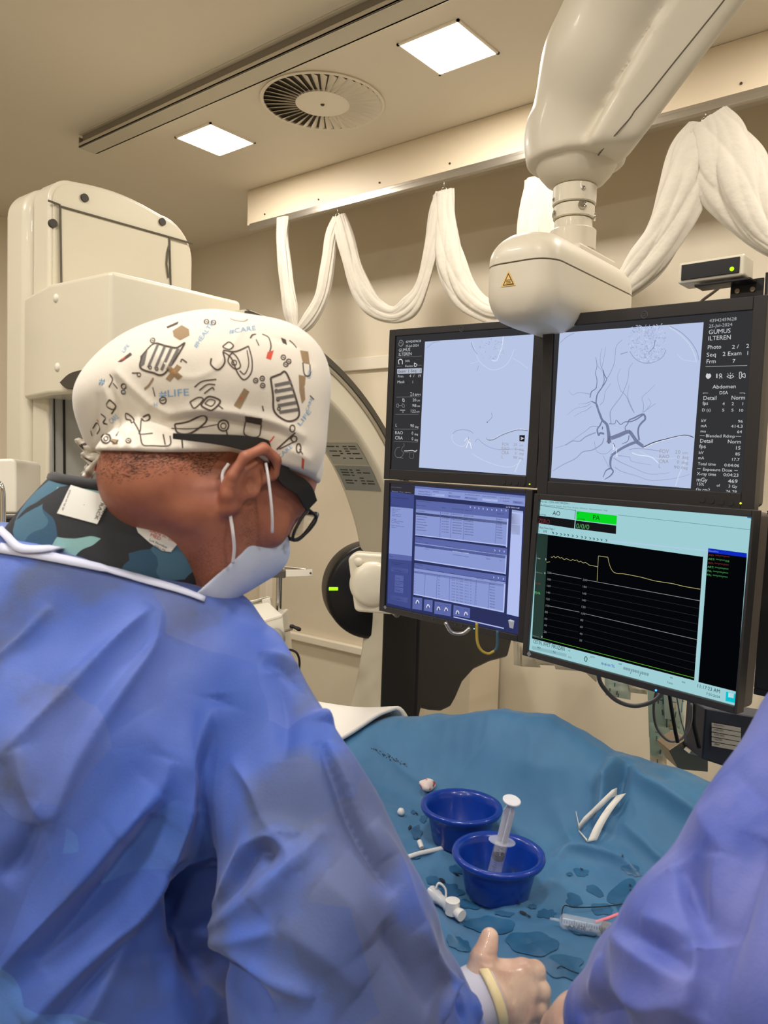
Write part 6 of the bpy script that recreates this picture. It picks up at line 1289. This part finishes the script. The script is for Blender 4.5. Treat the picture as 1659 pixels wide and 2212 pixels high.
def tape(pts, wd, name, off=.003, par=gw):
    out = []; nn = []
    for p in catmull([(a, b, 0) for a, b in pts], 6):
        h, n_ = cast(Bg, p[0], p[1])
        if h is None: h, n_ = near(Bg, P(p[0], p[1], .97))
        out.append(h+n_*off); nn.append(n_)
    if len(out) < 3: return
    out = np.array(out); out[1:-1] = (out[:-2]+out[1:-1]*2+out[2:])/4; mb = MB(); mb.ribbon(out, np.interp(np.linspace(0, 1, len(out)), np.linspace(0, 1, len(wd)), wd)*.95/FPX, nn); return mb.build(name, tb_, par, smooth=0, solid=.0018)
tape([(0, 1186), (80, 1200), (180, 1221), (280, 1247), (380, 1275), (440, 1297)], [22, 20, 18, 18, 16, 12], 'neck_binding')
tape([(0, 1152), (30, 1176), (60, 1194), (140, 1194), (230, 1192)], [16, 16, 18, 16, 12], 'neck_tie', .007)
tape([(228, 1192), (255, 1196), (272, 1215), (276, 1232)], [12, 12, 12, 10], 'neck_tie', .010)

# ---- gloved right hand
GL = mat('latex_glove', (196, 160, 142), .42, trans=0, sss=.08, bump=(160, .25, .0012), var=((216, 186, 166), 30, .45, .6), coat=.15)
W0 = P(1045, 2150, .862); 
def hand(Q):
    wr = P(1035, 2155, .858)
    kn = [P(1132, 2098, .882), P(1142, 2140, .874), P(1136, 2180, .867), P(1120, 2212, .862)]
    d = s_chain(Q, [P(1000, 2170, .848), wr], [.024, .026], 0)
    for k, rk in zip(kn, (.0145, .014, .0135, .012)): d = smin(d, s_chain(Q, [wr, wr+(k-wr)*.5, k-(k-wr)*.06], [.022, .0185, rk], 0), .012)
    d = smin(d, s_cone(Q, P(1048, 2100, .868), P(1098, 2108, .876), .016, .015), .012)
    dn = np.array([0, 0, -1.]); out = (Rh*.80+Fh*.40); out /= np.linalg.norm(out); f = None
    for i, (k, rk) in enumerate(zip(kn, (.0118, .0118, .0112, .0100))):
        L1 = (.020, .021, .020, .017)[i]; a = k+out*L1*.75+dn*L1*.25; b = a+dn*.022+out*.003; c = b-out*.018+dn*.004
        g = s_chain(Q, [k, a, b, c], [rk*1.05, rk*1.03, rk*.92, rk*.85], .003); f = g if f is None else smin(f, g, .0012)
    d = smin(d, f, .0045)
    th = s_chain(Q, [P(1040, 2112, .862), P(1040, 2072, .868), P(1052, 2045, .876), P(1057, 2024, .882)], [.018, .0135, .0112, .0100], .004)
    d = smin(d, th, .008)
    return d+.0004*noise3(Q, 150, 55)
cH = P(1090, 2130, .87); Vh, Fh_ = surfnet(hand, cH-.10, cH+.10, .0017); Vh = lap(Vh, Fh_, 2)
hf2 = [([(1060, 2090), (1090, 2098), (1115, 2100)], .0010, .003), ([(1075, 2120), (1090, 2150), (1095, 2180)], .0012, .003), ([(1100, 2130), (1110, 2150), (1108, 2170)], -.0012, .003), ([(1050, 2060), (1060, 2065), (1068, 2062)], -.001, .002), ([(1040, 2085), (1055, 2090), (1066, 2085)], .001, .002)]
Vh = folds(Vh, Fh_, hf2); glv = np_mesh('latex_glove', Vh, Fh_, GL, surg); glv['label'] = 'beige latex glove on the right hand'
cfm = MB(); ad = Rh*.86+Fh*.30+UP*.25; ad /= np.linalg.norm(ad); s1 = np.cross(ad, UP); s1 /= np.linalg.norm(s1); s2 = np.cross(s1, ad); Rw = np.stack([s1, s2, ad], 1)
WC = P(1052, 2146, .862)
cfm.lathe(WC, [(.0345, .006), (.0358, .004), (.0362, 0), (.0358, -.003), (.0348, -.005)], 56, R=Rw)
cfm.build('glove_cuff', mat('glove_cuff_rim', (226, 208, 160), .4, coat=.2), glv, smooth=0, solid=.0014)
wv_ = MB(); wv_.lathe(WC, [(.0325, .008), (.0338, -.004), (.034, -.03), (.032, -.07)], 56, R=Rw); wv_.build('knitted_cuff', mat('cuff_white', (190, 190, 206), .7), gw, smooth=0)

# ============================================================ SECOND PERSON AT THE RIGHT EDGE
p2 = thing('person', 'person in a blue gown at the right edge, only a bent arm visible', 'person', (P(1700, 2000, .6)[0], P(1700, 2000, .6)[1], 0))
def seen_through(m, cols, scale=8.0, k=.5):
    N = m.node_tree.nodes; L = m.node_tree.links; b = N['Principled BSDF']; src = b.inputs['Base Color'].links[0].from_socket; tc = N.new('ShaderNodeTexCoord')
    nz = N.new('ShaderNodeTexNoise'); nz.inputs['Scale'].default_value = 7; L.new(tc.outputs['Object'], nz.inputs['Vector']); mv = N.new('ShaderNodeVectorMath'); mv.operation = 'MULTIPLY_ADD'; mv.inputs[1].default_value = (.06, .06, .06); L.new(nz.outputs['Color'], mv.inputs[0]); L.new(tc.outputs['Object'], mv.inputs[2])
    v = N.new('ShaderNodeTexVoronoi'); v.inputs['Scale'].default_value = scale; L.new(mv.outputs[0], v.inputs['Vector']); sp = N.new('ShaderNodeSeparateColor'); L.new(v.outputs['Color'], sp.inputs[0])
    cr_ = N.new('ShaderNodeValToRGB'); cr_.color_ramp.interpolation = 'CONSTANT'; el = cr_.color_ramp.elements; el[0].position = 0; el[0].color = (*lin(cols[0]), 1); el[1].position = .3; el[1].color = (*lin(cols[1]), 1)
    for p_, c in zip((.55, .72, .88), cols[2:]): e = el.new(p_); e.color = (*lin(c), 1)
    L.new(sp.outputs[0], cr_.inputs[0]); n2 = N.new('ShaderNodeTexNoise'); n2.inputs['Scale'].default_value = 3.2; L.new(tc.outputs['Object'], n2.inputs['Vector']); mr = N.new('ShaderNodeMapRange'); mr.inputs[1].default_value = .40; mr.inputs[2].default_value = .62; mr.inputs[4].default_value = k; L.new(n2.outputs['Fac'], mr.inputs[0])
    mx = N.new('ShaderNodeMix'); mx.data_type = 'RGBA'; L.new(mr.outputs[0], mx.inputs[0]); L.new(src, mx.inputs[6]); L.new(cr_.outputs[0], mx.inputs[7]); L.new(mx.outputs[2], b.inputs['Base Color'])
seen_through(GW, [(54, 84, 170), (92, 98, 142), (78, 128, 196), (44, 66, 140), (110, 122, 186)])
GW2 = mat('gown_cloth_lilac', (78, 92, 170), .62, bump=(380, .22, .0012), var=((108, 114, 180), 8, .42, .66), var2=((44, 68, 156), 5, .5, .62), sheen=.15)
def gown2(Q):
    d = s_chain(Q, [P(1840, 1640, .66), P(1720, 1860, .62), P(1540, 2090, .60)], [.078, .078, .070], .03)
    d = smin(d, s_chain(Q, [P(1540, 2090, .60), P(1440, 2140, .66), P(1310, 2195, .72)], [.070, .058, .042], .03), .03)
    body = s_chain(Q, [P(1930, 1760, .60), P(1850, 2120, .56), P(1830, 2900, .56)], [.095, .11, .12], .04)
    d = smin(d, body, .012)
    return d+.004*noise3(Q, 18, 71)
ap = np.array([P(1840, 1600, .66), P(1300, 2190, .72), P(1830, 2700, .56), P(1500, 2100, .6)]); lo = ap.min(0)-.15; hi = ap.max(0)+.13
Vp, Fp_ = surfnet(gown2, lo, hi, .0058); Vp, Fp_ = refine(Vp, Fp_); Vp = lap(Vp, Fp_, 3)
Vp = folds(Vp, Fp_, [([(1330, 1995), (1380, 2030), (1450, 2070), (1500, 2095)], -.012, .010), ([(1320, 2020), (1370, 2055), (1440, 2095), (1510, 2120)], .010, .010), ([(1470, 1870), (1490, 1930), (1515, 1990), (1530, 2040)], -.020, .014), ([(1560, 1850), (1530, 1950), (1505, 2050), (1480, 2200)], .012, .014), ([(1659, 1810), (1600, 1930), (1560, 2050), (1520, 2200)], -.014, .014), ([(1450, 1870), (1470, 1960), (1510, 2030)], .008, .010), ([(1300, 2060), (1290, 2110), (1270, 2160)], .007, .010), ([(1320, 2120), (1370, 2160), (1420, 2170), (1500, 2150)], .010, .010), ([(1240, 2190), (1300, 2180), (1350, 2185)], -.010, .010), ([(1500, 1720), (1530, 1790), (1580, 1850)], .006, .014), ([(1560, 1640), (1620, 1700), (1659, 1740)], -.006, .02), ([(1380, 1980), (1440, 2000), (1490, 2030)], .006, .010)])
Np = vnorm(Vp, Fp_); Vp = Vp+Np*(.001*noise3(Vp, 50, 73))[:, None]
g2 = np_mesh('surgical_gown', Vp, Fp_, GW2, p2)
def hand2(Q):
    w_ = P(1310, 2200, .72); d = s_chain(Q, [w_, P(1255, 2215, .745), P(1225, 2225, .76)], [.030, .028, .022], .01)
    for i in range(4):
        a = P(1235+i*14, 2215+i*14, .755); d = smin(d, s_chain(Q, [a, a+np.array([.012, .01, -.02])+Rh*-.016, a+np.array([.0, .0, -.045])+Rh*-.018], [.012, .011, .009], .003), .006)
    d = smin(d, s_chain(Q, [P(1270, 2195, .74), P(1225, 2190, .765), P(1195, 2206, .78)], [.014, .012, .010], .004), .008)
    return d
cc_ = P(1240, 2220, .76); Va, Fa = surfnet(hand2, cc_-.1, cc_+.1, .002); np_mesh('body', lap(Va, Fa, 1), Fa, GL, p2)
# ============================================================ INJECTOR, POLE AND THINGS BEHIND THE MONITORS
di = 2.35
inj = thing('contrast_injector', 'white contrast injector with a blue display and black keypad behind the surgeon shoulder', 'injector', P(560, 1400, di))
def pz(px, py, d=di): return P(px, py, d)
bx_ = [(526, 1342), (541, 1300), (583, 1312), (608, 1324), (618, 1420), (500, 1440), (440, 1360)]
MB().prism([pz(*q) for q in [(470, 1342), (528, 1343), (541, 1322), (560, 1340), (610, 1326), (618, 1400), (622, 1470), (470, 1470)]], cF*.14).build('housing', MT['plastw'], inj, bevel=.006)
MB().prism([pz(560, 1341, di-.002), pz(610, 1327, di-.002), pz(580, 1300, di+.10), pz(533, 1308, di+.10)], -UP*.012).build('top_cover', MT['plastw'], inj, bevel=.004)
kp = [pz(486, 1300, di+.02), pz(541, 1321, di+.02), pz(524, 1344, di-.04), pz(466, 1322, di-.04)]
nk_ = np.cross(kp[1]-kp[0], kp[3]-kp[0]); nk_ /= np.linalg.norm(nk_); nk_ = nk_ if nk_@cF < 0 else -nk_
MB().prism([k-nk_*.02 for k in [pz(480, 1296, di+.02), pz(546, 1320, di+.02), pz(528, 1350, di-.04), pz(456, 1326, di-.04)]], nk_*.018).build('console', MT['plastw'], inj, bevel=.004)
MB().prism(kp, nk_*.0015).build('keypad', MT['black'], inj)
def kq(u, v): return kp[0]*(1-u)*(1-v)+kp[1]*u*(1-v)+kp[2]*u*v+kp[3]*(1-u)*v+nk_*.0022
MB().prism([kq(.30, .30), kq(.58, .30), kq(.58, .92), kq(.30, .92)], nk_*.001).build('display', G((40, 110, 250), 1.1), inj)
kb_ = MB(); kg = MB()
for i in range(4):
    for j in range(3):
        c = kq(.66+i*.09, .22+j*.27); (kg if (i, j) in ((0, 1), (3, 0), (2, 2), (1, 2)) else kb_).tube([c, c+nk_*.0016], .0042 if (i, j) in ((0, 1), (3, 0)) else .0036, 12)
kb_.build('button', mat('key_grey', (120, 120, 124), .5), inj); kg.build('lit_button', LEDm((70, 230, 160), 1.3), inj)
MB().tube([pz(516, 1308, di+.08), pz(580, 1292, di+.13)], .006, 14).build('top_rod', MT['alu'], inj, smooth=30)
MB().prism([pz(565, 1295, di+.1), pz(583, 1291, di+.1), pz(587, 1315, di+.1), pz(567, 1318, di+.1)], cF*.03).build('rod_holder', MT['plastw'], inj, bevel=.003)
kn_ = pz(596, 1378, di-.01); Rk = np.stack([np.cross(UP, -cF), UP, -cF], 1); dk2 = -cF*.8-Rh*.5-UP*.2; dk2 /= np.linalg.norm(dk2); a_ = np.cross(UP, dk2); a_ /= np.linalg.norm(a_); Rk = np.stack([a_, np.cross(dk2, a_), dk2], 1)
MB().lathe(kn_, [(.028, -.01), (.030, .002), (.026, .006), (.0003, .006)], 40, R=Rk).build('head_recess', mat('recess_ring', (150, 146, 138), .4), inj, smooth=40)
MB().lathe(kn_, [(.0155, 0), (.0165, .02), (.0165, .036), (.014, .045), (.0003, .045)], 32, R=Rk).build('drive_head', MT['plastw'], inj, smooth=30)
MB().box(kn_+dk2*.035-UP*.022+Rh*.012, (.042, .014, .02), Rk).build('clamp', mat('clamp_grey', (150, 146, 140), .4), inj, bevel=.003)
MB().tube([pz(616, 1363), pz(632, 1358)], .004, 12).build('knob_shaft', MT['steel'], inj)
kb3 = MB(); kb3.tube(catmull([pz(626, 1352), pz(634, 1354), pz(641, 1357), pz(650, 1361)], 4), np.array([.006, .008, .009, .009, .008, .007, .007, .007, .008, .009, .009, .008, .005]), 14, flat=.7); kb3.build('wing_knob', MT['black'], inj, smooth=0)
tag(MB().tube(catmull([pz(618, 1404), pz(628, 1404), pz(638, 1408), pz(644, 1416), pz(647, 1430), pz(646, 1450)], 5), .0035, 10).build('power_cable', MT['black'], smooth=0), 'black cable loop hanging under the injector', 'cable')
# chrome pole
po = thing('equipment_pole', 'chrome equipment pole with a side bracket standing behind the injector', 'pole', onz(600, 1500, .9)*0+np.array([pz(601, 1300, 2.45)[0], pz(601, 1300, 2.45)[1], 0]))
tp_ = P(604, 1213, 2.45); MB().tube([tp_, np.array([tp_[0], tp_[1], .0])], .0095, 24).build('pole', MT['chrome'], po, smooth=40)
MB().tube([tp_+UP*.008, tp_-UP*.002], .0105, 24).build('pole_cap', MT['black'], po, smooth=40)
cl = P(602, 1239, 2.44); MB().box(cl, (.045, .03, .024), np.stack([Rh, Fh, UP], 1)).build('clamp', mat('clamp_dark', (96, 92, 84), .4, .5), po, bevel=.003)
MB().prism([P(617, 1231, 2.43), P(675, 1230, 2.43), P(675, 1244, 2.43), P(617, 1246, 2.43)], cF*.006).build('bracket_arm', MT['plastw'], po, bevel=.001)
MB().tube([P(616, 1226, 2.5), P(662, 1231, 2.46)], .0042, 12).build('support_rod', MT['alu'], po, smooth=30)
c_ = P(671, 1238, 2.425); MB().tube([c_, c_-cF*.004], .0032, 14).build('bolt', MT['greyd'], po)
MB().lathe((tp_[0], tp_[1], 0), [(.22, 0), (.22, .03), (.03, .06), (.03, .1)], 32).build('pole_foot', MT['greyd'], po)

# objects at the left edge
w1 = MB().prism([P(-60, 992, 2.0), P(28, 990, 2.0), P(34, 1000, 2.0), P(34, 1110, 2.0), P(-60, 1110, 2.0)], cF*.15).build('device_box', MT['plastw'], bevel=.008); tag(w1, 'cream device box cut off by the left edge of the photo', 'device box')
tag(MB().tube(catmull([P(-30, 1040, 1.7), P(-6, 1042, 1.7), P(4, 1058, 1.7), P(6, 1100, 1.7), P(6, 1180, 1.7), P(6, 1500, 1.7)], 6), .0065, 16).build('chrome_handle', MT['chrome'], smooth=0), 'bent chrome tube handle at the left edge behind the shoulder', 'handle')
w2_ = MB().prism([P(-60, 1114, 1.95), P(55, 1113, 1.95), P(60, 1180, 1.95), P(-60, 1180, 1.95)], cF*.1).build('equipment_cover', MT['black'], bevel=.01); tag(w2_, 'dark equipment cover under the cream box at the left edge', 'equipment cover')

# wall cabinet strip, catheter packs and cables under the monitors
yb_ = 1.2
tag(MB().box2((2.78, 1.78, 0), (3.02, 2.02, 1.0)).build('storage_cabinet', MT['doorw'], bevel=.004), 'narrow cream cabinet beside the black housing against the wall', 'cabinet')
PKG = [mat('clear_pouch', (206, 218, 206), .18, trans=.35), mat('paper_pouch', (228, 216, 192), .6), mat('green_pouch', (182, 204, 186), .25, trans=.25)]
PRI = mat('pouch_print', (84, 96, 100), .6); PRT = mat('pouch_teal', (40, 128, 138), .6); PRO = mat('pouch_orange', (206, 144, 84), .6)
def pouch(q, d, m, label, prints=0, seed=0):
    """q: photo corners; a soft bulging pouch"""
    q = [np.array(a, float) for a in q]; d = 2.32-((q[0][0]+q[1][0])/2-1090)/430*.22+(d-2.2)*.15; r = np.random.default_rng(seed); X = []; n = 12
    t = thing('catheter_pouch', label, 'pouch', P(*(sum(q)/4), d), 'catheter pouches hanging under the monitors')
    for sgn in (1, -1):
        Y = np.zeros((n, n, 3))
        for i, u in enumerate(np.linspace(0, 1, n)):
            for j, v in enumerate(np.linspace(0, 1, n)):
                p = (q[0]*(1-u)+q[1]*u)*(1-v)+(q[3]*(1-u)+q[2]*u)*v; b_ = sin(pi*u)*sin(pi*v); Y[i, j] = P(p[0], p[1], d)-cF*sgn*(.009*b_**.6+.002*sin(u*13+seed)*b_+.0015*sin(v*17+seed*2)*b_)
        X.append(Y)
    tx_ = (q[0]+q[1])/2; a_ = P(*tx_, d); ry_ = 1372+(tx_[0]-1090)/430*88; b_ = P(tx_[0], min(ry_, tx_[1]-4), d); MB().tube([a_-UP*.004, b_+UP*.004], .0015, 6).build('hanger', MT['alu'], t)
    mb = MB(); mb.grid(X[0]); mb.grid(X[1]); mb.build('pouch_film', m, t, smooth=0)
    if prints:
        pm = MB()
        for k in range(prints):
            u0 = r.uniform(.12, .8); v0 = r.uniform(.06, .85); vert = r.uniform() < .6; du, dv = (.04, r.uniform(.08, .25)) if vert else (r.uniform(.1, .3), .02); m_ = [PRI, PRI, PRI, PRT, PRO][r.integers(5)]
            i0 = lambda u, v: X[0][min(n-1, int(u*(n-1)))][min(n-1, int(v*(n-1)))]-cF*.003
            def bil(u, v):
                a = min(n-2, int(u*(n-1))); b = min(n-2, int(v*(n-1))); fu = u*(n-1)-a; fv = v*(n-1)-b; Y = X[0]; return (Y[a][b]*(1-fu)+Y[a+1][b]*fu)*(1-fv)+(Y[a][b+1]*(1-fu)+Y[a+1][b+1]*fu)*fv-cF*.0012
            pm.grid(np.array([[bil(min(.97, u0+a*du), min(.97, v0+b*dv)) for b in np.linspace(0, 1, 4)] for a in (0, .5, 1)]), m_)
        pm.build('pouch_print', None, t)
    return t
pouch([(1305, 1450), (1365, 1455), (1362, 1512), (1308, 1502)], 2.2, PKG[0], 'small clear pouch hanging left of the long green pouches', 5, 1)
pouch([(1398, 1470), (1470, 1480), (1482, 1600), (1402, 1592)], 2.2, PKG[2], 'long greenish pouch with printed labels, upper one right of the clear pouch', 16, 2)
pouch([(1402, 1560), (1468, 1570), (1462, 1636), (1404, 1632)], 2.17, PKG[2], 'greenish pouch with a shiny lower end, below the long one', 8, 3)
pouch([(1432, 1460), (1486, 1475), (1478, 1560), (1436, 1552)], 2.12, PKG[0], 'clear printed pouch overlapping the long greenish one', 12, 4)
pouch([(1404, 1600), (1440, 1600), (1440, 1700), (1404, 1700)], 2.24, PKG[1], 'cream paper pouch hanging lowest behind the drape', 2, 5)
for i, (a, lb) in enumerate((([(1108, 1360), (1128, 1365), (1128, 1440), (1110, 1436)], 'cream pouch beside the black housing'), ([(1126, 1390), (1150, 1395), (1168, 1442), (1128, 1440)], 'cream pouch below the gap between the lower monitors'), ([(1150, 1400), (1200, 1410), (1198, 1438), (1160, 1436)], 'folded cream pouch behind the lower right monitor bezel'), ([(1190, 1410), (1262, 1424), (1258, 1450), (1200, 1446)], 'wide cream pouch under the lower right monitor'), ([(1250, 1425), (1300, 1440), (1288, 1474), (1268, 1456)], 'pointed cream pouch hanging right of the wide one'), ([(1355, 1470), (1400, 1480), (1398, 1500), (1362, 1496)], 'small cream pouch just right of the clear pouch'))):
    pouch(a, 2.3, PKG[1], lb, 0, 10+i)
rl = MB().tube([P(1090, 1372, 2.32), P(1520, 1460, 2.1)], .006, 10)
for q_ in (P(1092, 1372, 2.32), P(1518, 1460, 2.1)): rl.tube([q_, np.array([XW, q_[1], q_[2]])], .006, 10)
rl = rl.build('hanging_rack', MT['alu'], smooth=30); tag(rl, 'metal wall rack behind the monitors holding the pouches', 'rack')
gc = mat('grey_cable2', (100, 100, 104), .5); ye = mat('yellow_tube', (176, 150, 60), .4)
tag(MB().tube(catmull([P(1292, 1455, 1.5), P(1300, 1480, 1.5), P(1330, 1512, 1.5), P(1370, 1525, 1.5), P(1410, 1515, 1.5), P(1432, 1495, 1.5), P(1440, 1470, 1.5)], 6), .0042, 12).build('monitor_cable', gc, smooth=0), 'thick grey cable looping below the lower right monitor', 'cable')
tag(MB().tube(catmull([P(1418, 1490, 1.55), P(1412, 1530, 1.55), P(1418, 1570, 1.55), P(1438, 1596, 1.55), P(1458, 1601, 1.55), P(1478, 1590, 1.55), P(1492, 1560, 1.55), P(1494, 1520, 1.55)], 6), .0028, 10).build('monitor_cable', gc, smooth=0), 'thin grey cable loop hanging in front of the greenish pouches', 'cable')
tag(MB().tube(catmull([P(1446, 1500, 1.52), P(1452, 1540, 1.52), P(1458, 1575, 1.52), P(1464, 1604, 1.52)], 5), .0038, 10).build('monitor_cable', MT['black'], smooth=0), 'straight black cable crossing the cable loop', 'cable')
tag(MB().tube(catmull([P(1500, 1515, 1.6), P(1498, 1560, 1.6), P(1504, 1590, 1.6), P(1510, 1615, 1.6)], 5), .0045, 10).build('monitor_cable', MT['black'], smooth=0), 'black cable right of the cable loop', 'cable')
tag(MB().tube(catmull([P(1459, 1490, 1.38), P(1470, 1550, 1.38), P(1478, 1580, 1.38), P(1482, 1604, 1.38)], 5), .0012, 8).build('thin_wire', gc, smooth=0), 'hair-thin wire beside the straight black cable', 'wire')
tag(MB().tube(catmull([P(1030, 1345, 1.60), P(1031, 1385, 1.60), P(1040, 1405, 1.60), P(1055, 1412, 1.60), P(1068, 1406, 1.60)], 6), .0030, 10).build('yellow_cable', ye, smooth=0), 'yellow cable loop under the lower left monitor', 'cable')
tag(MB().tube(catmull([P(1068, 1407, 1.60), P(1074, 1395, 1.60), P(1075, 1362, 1.60)], 6), .0032, 10).build('cable_sleeve', mat('blue_grey_sleeve', (56, 88, 104), .5), smooth=0), 'blue-grey sleeve at the end of the yellow cable loop', 'cable sleeve')
hh2 = MB().tube(catmull([P(962, 1344, 1.63), P(976, 1366, 1.63), P(1000, 1368, 1.63), P(1016, 1356, 1.63)], 5), .004, 10).build('metal_handle', MT['alu'], smooth=0); tag(hh2, 'curved metal handle under the lower left monitor', 'handle')
# steel hood, labelled dark box
sh = MB(); sh.prism([P(1445, 1621, 1.7), P(1480, 1598, 1.7), P(1530, 1622, 1.7), P(1530, 1668, 1.7), P(1466, 1662, 1.7)], cF*.08); tag(sh.build('steel_hood', MT['steel'], bevel=.002), 'bent brown-grey steel plate standing behind the drape edge', 'metal plate')
tag(MB().prism([P(1488, 1628, 1.66), P(1510, 1602, 1.66), P(1521, 1604, 1.66), P(1521, 1636, 1.66)], cF*.03).build('cream_wedge', MT['plast'], bevel=.001), 'small cream wedge-shaped cover left of the labelled box', 'cover')
lb_ = thing('labelled_box', 'dark blue-grey box with a column of white printed labels beside the right sleeve', 'box', P(1560, 1620, 1.6))
MB().prism([P(1524, 1530, 1.6), P(1700, 1560, 1.6), P(1700, 1700, 1.6), P(1516, 1640, 1.6)], cF*.10).build('case', mat('navy_case', (48, 54, 72), .45), lb_, bevel=.004)
for i, t_ in enumerate(('KALAYCI 1', 'KAN SETI', 'KAN GAZI', 'YALITIM', 'AKIM')):
    y_ = 1566+i*10.4; s_ = MB().prism([P(1537, y_-5, 1.597), P(1600, y_+6, 1.597), P(1600, y_+15, 1.597), P(1537, y_+3.5, 1.597)], -cF*.001).build('label_strip', mat('strip_white', (206, 200, 190), .5), lb_)
    V, Fc, w0 = text_data([t_])[0]; mb = MB(); mb.add([P(1543+q[0]*3.3, y_+1.2+q[0]*.6-q[1]*4.0, 1.5955) for q in V], Fc, LK); mb.build('label_print', None, s_)
